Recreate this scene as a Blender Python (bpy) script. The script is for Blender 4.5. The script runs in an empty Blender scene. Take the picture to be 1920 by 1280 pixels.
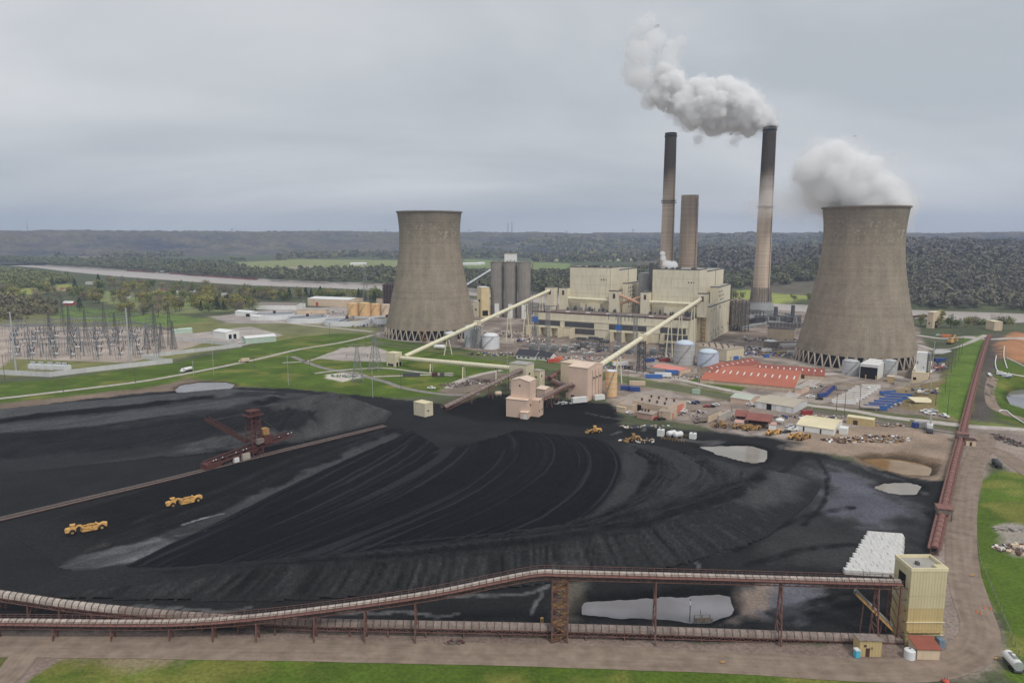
import bpy, bmesh, math, random
import numpy as np
from mathutils import Vector, Matrix

random.seed(7)
ORD = ('first', 'second', 'third', 'fourth', 'fifth', 'sixth', 'seventh', 'eighth', 'ninth', 'tenth', 'eleventh', 'twelfth', 'thirteenth', 'fourteenth', 'fifteenth', 'sixteenth', 'seventeenth', 'eighteenth')
RNG = np.random.default_rng(11)
scene = bpy.context.scene
COL = scene.collection
R = math.radians

# ------------------------------------------------------------------ camera, sky, sun, exposure
CAM_Z, PITCH, FPX, CX, CY = 104.0, R(8.5),1300.0,960.0,640.0
cam_data = bpy.data.cameras.new("camera")
cam_data.sensor_width = 36.0
cam_data.lens = FPX / 1920.0 * 36.0
cam_data.clip_start = 1.0
cam_data.clip_end = 80000.0
cam = bpy.data.objects.new("camera", cam_data)
COL.objects.link(cam)
cam.location = (0,0, CAM_Z)
cam.rotation_euler = (R(90) - PITCH, R(0.0),0)
scene.camera = cam

SUN_EL, SUN_AZ = R(52), R(150)          # azimuth measured clockwise from +Y (sun behind and right of the camera)
world = bpy.data.worlds.new("World")
scene.world = world
world.use_nodes = True
wn, wl = world.node_tree.nodes, world.node_tree.links
wn.clear()
w_out = wn.new("ShaderNodeOutputWorld")
w_bg = wn.new("ShaderNodeBackground")
w_bg.inputs[1].default_value = 0.1
w_sky = wn.new("ShaderNodeTexSky")
w_sky.sky_type = 'NISHITA'
w_sky.sun_disc = False
w_sky.sun_elevation = SUN_EL
w_sky.sun_rotation = SUN_AZ
w_sky.dust_density = 4.0
w_tc = wn.new("ShaderNodeTexCoord")
w_sep = wn.new("ShaderNodeSeparateXYZ")
wl.new(w_tc.outputs['Generated'], w_sep.inputs[0])
def wmath(op, a, b=None, clamp=False):
 n = wn.new("ShaderNodeMath"); n.operation = op; n.use_clamp = clamp
 for i, v in enumerate((a, b)):
  if v is None: continue
  if isinstance(v, (int, float)): n.inputs[i].default_value = v
  else: wl.new(v, n.inputs[i])
 return n.outputs[0]
zc = wmath('ADD', wmath('MAXIMUM', w_sep.outputs[2], 0.0),0.30)
w_comb = wn.new("ShaderNodeCombineXYZ")
wl.new(wmath('DIVIDE', w_sep.outputs[0], zc), w_comb.inputs[0])
wl.new(wmath('DIVIDE', w_sep.outputs[1], zc), w_comb.inputs[1])
w_map = wn.new("ShaderNodeMapping")
w_map.inputs['Rotation'].default_value = (0,0, R(-14))
w_map.inputs['Scale'].default_value = (0.55,0.95,1)
wl.new(w_comb.outputs[0], w_map.inputs[0])
w_n1 = wn.new("ShaderNodeTexNoise")
w_n1.inputs['Scale'].default_value = 1.1
w_n1.inputs['Detail'].default_value = 5.0
w_n1.inputs['Roughness'].default_value = 0.52
w_n1.inputs['Distortion'].default_value = 0.4
wl.new(w_map.outputs[0], w_n1.inputs['Vector'])
w_ramp = wn.new("ShaderNodeValToRGB")
e = w_ramp.color_ramp.elements
e[0].position = 0.36; e[0].color = (4.28,4.60,4.88,1)
e[1].position = 0.63; e[1].color = (6.55,6.66,6.76,1)
m = w_ramp.color_ramp.elements.new(0.5); m.color = (5.30,5.50,5.70,1)
wl.new(w_n1.outputs['Fac'], w_ramp.inputs[0])
w_mix = wn.new("ShaderNodeMix"); w_mix.data_type = 'RGBA'
w_mix.inputs['Factor'].default_value = 0.95
wl.new(w_sky.outputs[0], w_mix.inputs['A'])
wl.new(w_ramp.outputs[0], w_mix.inputs['B'])
wl.new(w_mix.outputs['Result'], w_bg.inputs[0])
wl.new(w_bg.outputs[0], w_out.inputs[0])

sun_data = bpy.data.lights.new("sun", 'SUN')
sun_data.energy = 1.5
sun_data.angle = R(11)
sun_data.color = (1.0,0.955,0.89)
sun = bpy.data.objects.new("sun", sun_data)
COL.objects.link(sun)
sun_dir = Vector((math.sin(SUN_AZ) * math.cos(SUN_EL), math.cos(SUN_AZ) * math.cos(SUN_EL), math.sin(SUN_EL)))
sun.rotation_euler = (-sun_dir).to_track_quat('-Z', 'Y').to_euler()

scene.view_settings.view_transform = 'Standard'
scene.view_settings.look = 'None'
scene.view_settings.exposure = 0.2
scene.view_settings.gamma = 1.0
scene.view_settings.use_curve_mapping = False
scene.render.engine = 'CYCLES'
scene.cycles.use_denoising = True
scene.cycles.max_bounces = 14
scene.cycles.diffuse_bounces = 3
scene.cycles.glossy_bounces = 2
scene.cycles.transmission_bounces = 2
scene.cycles.transparent_max_bounces = 8
scene.cycles.volume_bounces = 14
scene.cycles.volume_step_rate = 1.0
scene.cycles.use_adaptive_sampling = True

# ------------------------------------------------------------------ pixel rays -> points of the place
CP, SP = math.cos(PITCH), math.sin(PITCH)
CR, SR = math.cos(R(0.0)), math.sin(R(0.0))
def ray(px, py):
 a, b = (px - CX) / FPX, (CY - py) / FPX
 a, b = a * CR + b * SR, -a * SR + b * CR
 return (a, CP + b * SP, -SP + b * CP)
def Gz(px, py, z=0.0):
 d = ray(px, py)
 t = (z - CAM_Z) / d[2]
 return (d[0] * t, d[1] * t, z)
def atY(px, py, Y):
 d = ray(px, py)
 t = Y / d[1]
 return (d[0] * t, Y, CAM_Z + d[2] * t)
def proj(x, y, z):
 dz = z - CAM_Z
 w = y * CP - dz * SP
 a, b = x / w, (y * SP + dz * CP) / w
 a, b = a * CR - b * SR, a * SR + b * CR
 return (CX + FPX * a, CY - FPX * b)
def height_at(x, y, py):
 """z of the point above (x, y) that is seen at image row py"""
 lo, hi = -40.0,500.0
 for _ in range(40):
  mid = (lo + hi) / 2
  if proj(x, y, mid)[1] > py: lo = mid
  else: hi = mid
 return (lo + hi) / 2

# ------------------------------------------------------------------ noise
def _h(ix, iy, s):
 n = (ix.astype(np.int64) * 374761393 + iy.astype(np.int64) * 668265263 + s * 974711) & 0x7fffffff
 n = ((n ^ (n >> 13)) * 1274126177) & 0x7fffffff
 return ((n ^ (n >> 16)) & 0xffff) / 65535.0
def vnoise(x, y, s=0):
 ix, iy = np.floor(x), np.floor(y)
 fx, fy = x - ix, y - iy
 fx, fy = fx * fx * (3 - 2 * fx), fy * fy * (3 - 2 * fy)
 a, b = _h(ix, iy, s), _h(ix + 1, iy, s)
 c, d = _h(ix, iy + 1, s), _h(ix + 1, iy + 1, s)
 return (a * (1 - fx) + b * fx) * (1 - fy) + (c * (1 - fx) + d * fx) * fy
def fbm(x, y, s=0, o=4):
 v, a, t = 0,1.0,0
 for i in range(o):
  v = v + a * vnoise(x * 2 ** i + 17.3 * i, y * 2 ** i - 9.1 * i, s + i)
  t += a; a *= 0.55
 return v / t
def sstep(a, b, x):
 t = np.clip((x - a) / (b - a),0,1)
 return t * t * (3 - 2 * t)
def poly_sdf(x, y, P):
 """signed distance to polygon P, negative inside"""
 P = np.asarray(P, float)
 d = np.full(x.shape, 1e18)
 ins = np.zeros(x.shape, bool)
 n = len(P)
 for i in range(n):
  ax, ay = P[i]; bx, by = P[(i + 1) % n]
  ex, ey = bx - ax, by - ay
  wx, wy = x - ax, y - ay
  t = np.clip((wx * ex + wy * ey) / (ex * ex + ey * ey + 1e-9),0,1)
  dx, dy = wx - t * ex, wy - t * ey
  d = np.minimum(d, dx * dx + dy * dy)
  c = ((ay > y) != (by > y))
  if abs(by - ay) > 1e-9:
   c = c & (x < (bx - ax) * (y - ay) / (by - ay) + ax)
  ins ^= c
 d = np.sqrt(d)
 return np.where(ins, -d, d)
def line_dist(x, y, L):
 d = np.full(x.shape, 1e18)
 for (ax, ay),(bx, by) in zip(L[:-1], L[1:]):
  ex, ey = bx - ax, by - ay
  wx, wy = x - ax, y - ay
  t = np.clip((wx * ex + wy * ey) / (ex * ex + ey * ey + 1e-9),0,1)
  d = np.minimum(d, (wx - t * ex) ** 2 + (wy - t * ey) ** 2)
 return np.sqrt(d)

# ------------------------------------------------------------------ mesh helpers
def cat(P, n):
 """Catmull-Rom through rows of P (k, ..)"""
 k = len(P)
 t = np.linspace(0, k - 1, n)
 i = np.clip(np.floor(t).astype(int),0, k - 2); u = (t - i).reshape((-1,) + (1,) * (P.ndim - 1))
 p0, p1, p2, p3 = P[np.clip(i - 1,0, k - 1)], P[i], P[i + 1], P[np.clip(i + 2,0, k - 1)]
 return 0.5 * ((2 * p1) + (-p0 + p2) * u + (2 * p0 - 5 * p1 + 4 * p2 - p3) * u ** 2 + (-p0 + 3 * p1 - 3 * p2 + p3) * u ** 3)
def lin(c):
 c = c / 255.0
 return c / 12.92 if c <= 0.04045 else ((c + 0.055) / 1.055) ** 2.4
def S(r, g, b, k=0.66):
 """albedo of a surface that shows as sRGB r,g,b under this sky"""
 c = [lin(v) / k for v in (r, g, b)]
 q = min(1.0,0.80 / max(c))
 return tuple(v * q for v in c)

class MB:
 def __init__(self):
  self.v, self.f = [], []
 def poly(self, pts, faces):
  n = len(self.v)
  self.v += [tuple(p) for p in pts]
  self.f += [tuple(i + n for i in f) for f in faces]
  return self
 def box(self, x0, x1, y0, y1, z0, z1):
  return self.poly([(x0, y0, z0),(x1, y0, z0),(x1, y1, z0),(x0, y1, z0),(x0, y0, z1),(x1, y0, z1),(x1, y1, z1),(x0, y1, z1)],
       [(3,2,1,0),(4,5,6,7),(0,1,5,4),(1,2,6,5),(2,3,7,6),(3,0,4,7)])
 def beam(self, p, q, w, h=None, up=(0,0,1)):
  h = w if h is None else h
  p, q = Vector(p), Vector(q)
  d = q - p
  if d.length < 1e-6: return self
  d.normalize()
  u = Vector(up)
  s = d.cross(u)
  if s.length < 1e-4: s = d.cross(Vector((1,0,0)))
  s.normalize(); t = s.cross(d)
  s *= w / 2; t *= h / 2
  pts = [p - s - t, p + s - t, p + s + t, p - s + t, q - s - t, q + s - t, q + s + t, q - s + t]
  return self.poly(pts, [(0,1,2,3)[::-1], (4,5,6,7),(0,1,5,4),(1,2,6,5),(2,3,7,6),(3,0,4,7)])
 def tube(self, p, q, r, r2=None, n=10, caps=True):
  r2 = r if r2 is None else r2
  p, q = Vector(p), Vector(q)
  d = (q - p).normalized()
  s = d.cross(Vector((0,0,1)))
  if s.length < 1e-4: s = Vector((1,0,0))
  s.normalize(); t = s.cross(d)
  pts = []
  for k in range(n):
   a = 2 * math.pi * k / n
   pts.append(p + (s * math.cos(a) + t * math.sin(a)) * r)
  for k in range(n):
   a = 2 * math.pi * k / n
   pts.append(q + (s * math.cos(a) + t * math.sin(a)) * r2)
  fs = [(k, (k + 1) % n, n + (k + 1) % n, n + k) for k in range(n)]
  if caps: fs += [tuple(range(n - 1,-1,-1)), tuple(range(n, 2 * n))]
  return self.poly(pts, fs)
 def lathe(self, prof, n=32, cx=0, cy=0, close=True):
  pts, fs = [], []
  for (r, z) in prof:
   for k in range(n):
    a = 2 * math.pi * k / n
    pts.append((cx + r * math.cos(a), cy + r * math.sin(a), z))
  for j in range(len(prof) - 1):
   for k in range(n):
    k2 = (k + 1) % n
    fs.append((j * n + k, j * n + k2,(j + 1) * n + k2,(j + 1) * n + k))
  if close:
   fs.append(tuple(range(n - 1,-1,-1)))
   m = (len(prof) - 1) * n
   fs.append(tuple(range(m, m + n)))
  return self.poly(pts, fs)
 def prism(self, outline, y0, y1):
  """outline in x,z extruded along y"""
  n = len(outline)
  pts = [(x, y0, z) for x, z in outline] + [(x, y1, z) for x, z in outline]
  fs = [(k, (k + 1) % n, n + (k + 1) % n, n + k) for k in range(n)]
  return self.poly(pts, fs + [tuple(range(n - 1,-1,-1)), tuple(range(n, 2 * n))])
 def prism_x(self, outline, x0, x1):
  """outline in y,z extruded along x"""
  n = len(outline)
  pts = [(x0, y, z) for y, z in outline] + [(x1, y, z) for y, z in outline]
  fs = [(k, (k + 1) % n, n + (k + 1) % n, n + k) for k in range(n)]
  return self.poly(pts, fs + [tuple(range(n - 1,-1,-1)), tuple(range(n, 2 * n))])
 def mesh(self, name, mat, smooth=False):
  me = bpy.data.meshes.new(name)
  me.from_pydata([tuple(p) for p in self.v], [], self.f)
  me.update()
  if mat: me.materials.append(mat)
  if smooth:
   me.polygons.foreach_set('use_smooth', [True] * len(me.polygons))
  return me
 def build(self, name, mat, parent=None, world=False, smooth=False):
  if world and parent is not None:
   M = Matrix.Translation(parent.location) @ Matrix.Rotation(parent.rotation_euler.z, 4, 'Z')
   inv = M.inverted()
   self.v = [tuple(inv @ Vector(p)) for p in self.v]
  o = bpy.data.objects.new(name, self.mesh(name, mat, smooth))
  COL.objects.link(o)
  if parent is not None: o.parent = parent
  return o

def link(name, me, parent=None, loc=(0,0,0), rz=0.0):
 o = bpy.data.objects.new(name, me)
 COL.objects.link(o)
 o.location = loc
 o.rotation_euler = (0,0, rz)
 if parent is not None: o.parent = parent
 return o
def tag(o, label=None, cat=None, group=None, kind=None):
 if label: o['label'] = label
 if cat: o['category'] = cat
 if group: o['group'] = group
 if kind: o['kind'] = kind
 return o
def thing(name, label, cat, loc=(0,0,0), rz=0.0, group=None):
 o = bpy.data.objects.new(name, None)
 COL.objects.link(o)
 o.empty_display_size = 0.5
 o.location = loc
 o.rotation_euler = (0,0, rz)
 return tag(o, label, cat, group)
def copy_tree(o, loc=None, rz=None, label=None, parent=None, scale=None):
 c = o.copy(); COL.objects.link(c)
 if parent is not None: c.parent = parent
 if loc is not None: c.location = loc
 if rz is not None: c.rotation_euler = (0,0, rz)
 if scale is not None: c.scale = (scale, scale, scale)
 if label: c['label'] = label
 for ch in list(o.children):
  copy_tree(ch, parent=c)
 return c
def np_mesh(name, V, F, mat, smooth=True, colors=None):
 """V (n,3) and F (m,4) or (m,3) arrays"""
 me = bpy.data.meshes.new(name)
 V = np.asarray(V, np.float32); F = np.asarray(F, np.int32)
 k = F.shape[1]
 me.vertices.add(len(V)); me.vertices.foreach_set('co', V.ravel())
 me.loops.add(F.size); me.loops.foreach_set('vertex_index', F.ravel())
 me.polygons.add(len(F))
 me.polygons.foreach_set('loop_start', np.arange(0, F.size, k, dtype=np.int32))
 me.polygons.foreach_set('loop_total', np.full(len(F), k, np.int32))
 if smooth: me.polygons.foreach_set('use_smooth', np.ones(len(F), bool))
 if colors is not None:
  at = me.color_attributes.new('alb', 'FLOAT_COLOR', 'POINT')
  c4 = np.ones((len(V),4), np.float32); c4[:, :colors.shape[1]] = colors
  at.data.foreach_set('color', c4.ravel())
 me.update(calc_edges=True)
 if mat: me.materials.append(mat)
 o = bpy.data.objects.new(name, me)
 COL.objects.link(o)
 return o
def sub_mesh(name, V, F, keep, mat, colors):
 F = F[keep]
 used, inv = np.unique(F, return_inverse=True)
 return np_mesh(name, V[used], inv.reshape(F.shape), mat, True, colors[used])

# ------------------------------------------------------------------ materials
MATS = {}
def nodes_of(name):
 m = bpy.data.materials.new(name); m.use_nodes = True
 nt = m.node_tree
 return m, nt, nt.nodes, nt.links, nt.nodes['Principled BSDF']
def mat(name, col, rough=0.75, var=0.25, scale=0.35, metal=0.0, streak=0.0, stain=None, stain_amt=0.0, bump=0.0, spec=0.3, rib=0.0, ribscale=1.0, ribaxis=0, rnd=0.0):
 """painted or bare surface with mottling, vertical run-down streaks, stains and optional ribbing"""
 if name in MATS: return MATS[name]
 lum = .3 * col[0] + .59 * col[1] + .11 * col[2]
 col = tuple(c * .82 + lum * .18 for c in col)
 if stain: stain = tuple(c * .82 + lum * .09 for c in stain)
 m, nt, N, L, b = nodes_of(name)
 tc = N.new("ShaderNodeTexCoord")
 nz = N.new("ShaderNodeTexNoise"); nz.inputs['Scale'].default_value = scale; nz.inputs['Detail'].default_value = 6
 nz.inputs['Roughness'].default_value = 0.65
 L.new(tc.outputs['Object'], nz.inputs['Vector'])
 rp = N.new("ShaderNodeValToRGB")
 rp.color_ramp.elements[0].position = 0.28; rp.color_ramp.elements[1].position = 0.72
 rp.color_ramp.elements[0].color = (*[c * (1 - var) for c in col], 1)
 rp.color_ramp.elements[1].color = (*[min(0.9, c * (1 + var * 0.7)) for c in col], 1)
 L.new(nz.outputs['Fac'], rp.inputs[0])
 cur = rp.outputs[0]
 if streak > 0 or stain_amt > 0:
  mp = N.new("ShaderNodeMapping"); mp.inputs['Scale'].default_value = (1.1,1.1,0.06)
  L.new(tc.outputs['Object'], mp.inputs[0])
  n2 = N.new("ShaderNodeTexNoise"); n2.inputs['Scale'].default_value = 1.0; n2.inputs['Detail'].default_value = 5
  L.new(mp.outputs[0], n2.inputs['Vector'])
  r2 = N.new("ShaderNodeValToRGB"); r2.color_ramp.elements[0].position = 0.5; r2.color_ramp.elements[1].position = 0.8
  r2.color_ramp.elements[0].color = (0,0,0,1); r2.color_ramp.elements[1].color = (1,1,1,1)
  L.new(n2.outputs['Fac'], r2.inputs[0])
  mu = N.new("ShaderNodeMath"); mu.operation = 'MULTIPLY'; mu.inputs[1].default_value = max(streak, stain_amt)
  L.new(r2.outputs[0], mu.inputs[0])
  mx = N.new("ShaderNodeMix"); mx.data_type = 'RGBA'
  L.new(mu.outputs[0], mx.inputs['Factor']); L.new(cur, mx.inputs['A'])
  mx.inputs['B'].default_value = (*(stain or [c * 0.45 for c in col]),1)
  cur = mx.outputs['Result']
 if rnd > 0:
  oi = N.new("ShaderNodeObjectInfo")
  hs = N.new("ShaderNodeHueSaturation")
  ma = N.new("ShaderNodeMath"); ma.operation = 'MULTIPLY_ADD'; ma.inputs[1].default_value = rnd * 2; ma.inputs[2].default_value = 1 - rnd
  L.new(oi.outputs['Random'], ma.inputs[0]); L.new(ma.outputs[0], hs.inputs['Value'])
  L.new(cur, hs.inputs['Color']); cur = hs.outputs[0]
 L.new(cur, b.inputs['Base Color'])
 b.inputs['Roughness'].default_value = rough
 b.inputs['Metallic'].default_value = metal
 b.inputs['Specular IOR Level'].default_value = spec
 hgt = None
 if rib > 0:
  sx = N.new("ShaderNodeSeparateXYZ"); L.new(tc.outputs['Object'], sx.inputs[0])
  ad = N.new("ShaderNodeMath"); ad.operation = 'ADD'
  if ribaxis == 2:
   L.new(sx.outputs[2], ad.inputs[0]); ad.inputs[1].default_value = 0
  else:
   L.new(sx.outputs[0], ad.inputs[0]); L.new(sx.outputs[1], ad.inputs[1])
  mm = N.new("ShaderNodeMath"); mm.operation = 'MULTIPLY'; mm.inputs[1].default_value = 2 * math.pi * ribscale
  L.new(ad.outputs[0], mm.inputs[0])
  sn = N.new("ShaderNodeMath"); sn.operation = 'SINE'; L.new(mm.outputs[0], sn.inputs[0])
  bp = N.new("ShaderNodeBump"); bp.inputs['Strength'].default_value = rib; bp.inputs['Distance'].default_value = 0.08
  L.new(sn.outputs[0], bp.inputs['Height']); L.new(bp.outputs[0], b.inputs['Normal'])
 elif bump > 0:
  bp = N.new("ShaderNodeBump"); bp.inputs['Strength'].default_value = bump; bp.inputs['Distance'].default_value = 0.3
  n3 = N.new("ShaderNodeTexNoise"); n3.inputs['Scale'].default_value = scale * 6; n3.inputs['Detail'].default_value = 4
  L.new(tc.outputs['Object'], n3.inputs['Vector'])
  L.new(n3.outputs['Fac'], bp.inputs['Height']); L.new(bp.outputs[0], b.inputs['Normal'])
 MATS[name] = m
 return m

def ground_material():
 m, nt, N, L, b = nodes_of("ground_cover")
 at = N.new("ShaderNodeAttribute"); at.attribute_name = 'alb'
 geo = N.new("ShaderNodeNewGeometry")
 cur = at.outputs['Color']
 for sc, amt, det in ((0.035,0.35,6),(0.9,0.45,5)):
  nz = N.new("ShaderNodeTexNoise"); nz.inputs['Scale'].default_value = sc; nz.inputs['Detail'].default_value = det
  nz.inputs['Roughness'].default_value = 0.7
  L.new(geo.outputs['Position'], nz.inputs['Vector'])
  mr = N.new("ShaderNodeMapRange"); mr.inputs[1].default_value = 0.25; mr.inputs[2].default_value = 0.75
  mr.inputs[3].default_value = 1 - amt; mr.inputs[4].default_value = 1 + amt
  L.new(nz.outputs['Fac'], mr.inputs[0])
  mx = N.new("ShaderNodeVectorMath"); mx.operation = 'SCALE'
  L.new(cur, mx.inputs[0]); L.new(mr.outputs[0], mx.inputs['Scale'])
  cur = mx.outputs[0]
 L.new(cur, b.inputs['Base Color'])
 b.inputs['Roughness'].default_value = 0.95
 b.inputs['Specular IOR Level'].default_value = 0.1
 n3 = N.new("ShaderNodeTexNoise"); n3.inputs['Scale'].default_value = 1.4; n3.inputs['Detail'].default_value = 6
 L.new(geo.outputs['Position'], n3.inputs['Vector'])
 bp = N.new("ShaderNodeBump"); bp.inputs['Strength'].default_value = 0.5; bp.inputs['Distance'].default_value = 0.5
 L.new(n3.outputs['Fac'], bp.inputs['Height']); L.new(bp.outputs[0], b.inputs['Normal'])
 return m
M_GROUND = ground_material()

def coal_material():
 m, nt, N, L, b = nodes_of("coal")
 at = N.new("ShaderNodeAttribute"); at.attribute_name = 'alb'
 geo = N.new("ShaderNodeNewGeometry")
 nz = N.new("ShaderNodeTexNoise"); nz.inputs['Scale'].default_value = 0.8; nz.inputs['Detail'].default_value = 7
 nz.inputs['Roughness'].default_value = 0.75
 L.new(geo.outputs['Position'], nz.inputs['Vector'])
 mr = N.new("ShaderNodeMapRange"); mr.inputs[1].default_value = 0.25; mr.inputs[2].default_value = 0.75
 mr.inputs[3].default_value = 0.5; mr.inputs[4].default_value = 1.5
 L.new(nz.outputs['Fac'], mr.inputs[0])
 mx = N.new("ShaderNodeVectorMath"); mx.operation = 'SCALE'
 n2 = N.new("ShaderNodeTexNoise"); n2.inputs['Scale'].default_value = 2.6; n2.inputs['Detail'].default_value = 4; n2.inputs['Roughness'].default_value = 0.7
 L.new(geo.outputs['Position'], n2.inputs['Vector'])
 mr2 = N.new("ShaderNodeMapRange"); mr2.inputs[1].default_value = 0.3; mr2.inputs[2].default_value = 0.7; mr2.inputs[3].default_value = 0.55; mr2.inputs[4].default_value = 1.5
 L.new(n2.outputs['Fac'], mr2.inputs[0])
 mm = N.new("ShaderNodeMath"); mm.operation = 'MULTIPLY'; L.new(mr.outputs[0], mm.inputs[0]); L.new(mr2.outputs[0], mm.inputs[1])
 L.new(at.outputs['Color'], mx.inputs[0]); L.new(mm.outputs[0], mx.inputs['Scale'])
 L.new(mx.outputs[0], b.inputs['Base Color'])
 b.inputs['Roughness'].default_value = 0.9
 b.inputs['Specular IOR Level'].default_value = 0.08
 bp = N.new("ShaderNodeBump"); bp.inputs['Strength'].default_value = 0.55; bp.inputs['Distance'].default_value = 0.5
 L.new(mm.outputs[0], bp.inputs['Height']); L.new(bp.outputs[0], b.inputs['Normal'])
 return m
M_COAL = coal_material()

def water_material(name, col, rough=0.08, murk=None):
 m, nt, N, L, b = nodes_of(name)
 b.inputs['Base Color'].default_value = (*col, 1)
 b.inputs['Roughness'].default_value = rough
 b.inputs['Specular IOR Level'].default_value = 0.55
 b.inputs['IOR'].default_value = 1.34
 geo = N.new("ShaderNodeNewGeometry")
 nz = N.new("ShaderNodeTexNoise"); nz.inputs['Scale'].default_value = 0.35; nz.inputs['Detail'].default_value = 3
 L.new(geo.outputs['Position'], nz.inputs['Vector'])
 bp = N.new("ShaderNodeBump"); bp.inputs['Strength'].default_value = 0.05 if rough < .2 else .4; bp.inputs['Distance'].default_value = 0.3
 L.new(nz.outputs['Fac'], bp.inputs['Height']); L.new(bp.outputs[0], b.inputs['Normal'])
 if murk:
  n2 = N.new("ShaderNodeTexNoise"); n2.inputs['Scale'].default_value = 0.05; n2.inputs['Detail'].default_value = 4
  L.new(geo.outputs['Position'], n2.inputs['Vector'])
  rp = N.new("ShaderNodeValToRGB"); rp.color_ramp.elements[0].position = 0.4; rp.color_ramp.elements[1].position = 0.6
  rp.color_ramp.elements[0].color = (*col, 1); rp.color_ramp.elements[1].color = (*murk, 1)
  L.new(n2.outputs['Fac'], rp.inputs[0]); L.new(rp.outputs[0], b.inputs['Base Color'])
 return m
# ------------------------------------------------------------------ the lie of the land
def W(pts, z=0.0):
 return [Gz(px, py, z)[:2] for px, py in pts]

RIVER_Z = -8.0
RIVER = [Gz(px, py, RIVER_Z)[:2] for px, py in
   [(-700,478),(-300,486),(0,492),(140,499),(237,506),(480,522),(555,526),(750,532),(1000,547),(1408,567),(1717,581),(1920,588),(2300,600),(2900,620),
   (2900,660),(2300,628),(1920,613),(1740,606),(1453,588),(1044,576),(890,559),(643,546),(482,540),(375,533),(241,523),(140,513),(80,505),(0,499),(-300,489),(-700,480)]]
# still water: outline in image pixels and level
PONDS = {
 'front': ([(1087,1153),(1089,1138),(1100,1130),(1150,1126),(1210,1121),(1300,1117),(1350,1115),(1370,1117),(1376,1130),(1374,1146),(1362,1156),(1345,1163),(1330,1168),(1285,1166),(1230,1160),(1160,1158),(1130,1157)], -1.4),
 'yard': ([(1312,838),(1360,836),(1410,836),(1438,845),(1440,854),(1428,866),(1412,868),(1385,863),(1345,852)], -0.5),
 'orange': ([(1613,861),(1650,859),(1690,862),(1722,868),(1746,876),(1745,885),(1738,893),(1700,892),(1672,885),(1640,873)], -1.6),
 'small': ([(1640,914),(1655,907),(1700,905),(1727,910),(1726,917),(1714,926),(1690,928),(1660,922)], -0.4),
 'rear': ([(330,727),(345,721),(375,717),(420,717),(442,721),(430,730),(380,736),(330,736)], -0.4),
 'basin': ([(1887,742),(1895,733),(1925,729),(1980,728),(2010,760),(1960,782),(1915,770),(1893,757)], -2.0),
}
POND_W = {k: ([Gz(px, py, z)[:2] for px, py in p], z) for k, (p, z) in PONDS.items()}
BANK_LINE = [Gz(px, py, z)[:2] for px, py, z in ((1806,800,1),(1822,762,5),(1838,712,8),(1862,636,8),(1880,610,8))]
def bank_profile(y):
 return 8.0 * sstep(360,470, y) * (1 - sstep(800,860, y))
def HG(x, y):
 """ground level"""
 x = np.asarray(x, float); y = np.asarray(y, float)
 h = np.zeros(np.broadcast(x, y).shape)
 d = line_dist(x, y, BANK_LINE)
 side = np.where(x < 270 + (y - 450) * 0.66,34.0,40.0)
 h = np.maximum(h, bank_profile(y) * (1 - sstep(11,11 + side, d)))
 mk = (y > 700)
 if mk.any():
  dr = poly_sdf(x[mk], y[mk], RIVER)
  h[mk] = np.minimum(h[mk] + 0, np.clip(RIVER_Z + dr * 0.35, RIVER_Z - 1.5,50))
 for P, z in POND_W.values():
  xs = [p[0] for p in P]; ys = [p[1] for p in P]
  mk = (x > min(xs) - 15) & (x < max(xs) + 15) & (y > min(ys) - 15) & (y < max(ys) + 15)
  if mk.any():
   dd = poly_sdf(x[mk], y[mk], P) + 2.6 * (fbm(x[mk] / 5, y[mk] / 5,44,3) - .5)
   h[mk] = np.minimum(h[mk], np.clip(z + dd * 0.5, z - 1.2,50))
 return h

def edge(a, b, ze, s):
 """sloping face through pixels a,b at level ze, rising by s per metre to the left of a->b seen from above"""
 p, q = Gz(*a, ze), Gz(*b, ze)
 dx, dy = q[0] - p[0], q[1] - p[1]
 l = math.hypot(dx, dy)
 return (p[0], p[1], -dy / l, dx / l, ze, s)
MOUNDS = {
 'main': (8.5, [edge((-150,1120),(480,1130),0,.55), edge((480,1130),(900,1112),0,.60), edge((900,1112),(1250,1070),0,.56),
     edge((1250,1070),(1440,1012),0,.42), edge((1440,1012),(1540,930),0,.26), edge((1540,930),(1545,868),0,.18),
     edge((1450,866),(1140,819),8.5,.55), edge((1140,819),(1000,794),8.5,.5), edge((1000,794),(850,777),8.5,.45), edge((850,777),(730,803),7,.35),
     edge((740,815),(400,985),1.6,.085), edge((400,985),(120,1068),0.6,.10)]),
 'lane': (5.0, [edge((120,1068),(400,985),0.6,.085), edge((400,985),(740,815),1.6,.06), edge((740,812),(725,803),4.5,.3), edge((722,802),(513,849),4.6,.5), edge((513,849),(370,884),4.6,.5),
     edge((370,884),(157,948),4.4,.5), edge((157,948),(40,1000),2.6,.12), edge((20,1010),(120,1080),0,.05)]),
 'rear': (8.5, [edge((-400,985),(0,925),0.0,.09), edge((0,925),(330,855),0.0,.09), edge((330,855),(520,835),0,.10), edge((520,835),(640,740),0,.15),
     edge((600,733),(430,727),8.5,.35), edge((430,727),(0,766),8.5,.35), edge((0,766),(-400,810),8.5,.35)]),
 'cone': (15.0, [edge((440,845),(560,832),0,.33), edge((560,832),(727,793),0,.40), edge((727,793),(738,772),0,.36), edge((738,772),(650,744),0,.42), edge((600,738),(420,770),9,.35),
     edge((380,770),(380,830),2,.12)]),
}
def smin(a, b, k):
 h = np.clip(0.5 + 0.5 * (b - a) / k, 0,1)
 return b * (1 - h) + a * h - k * h * (1 - h)
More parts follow.
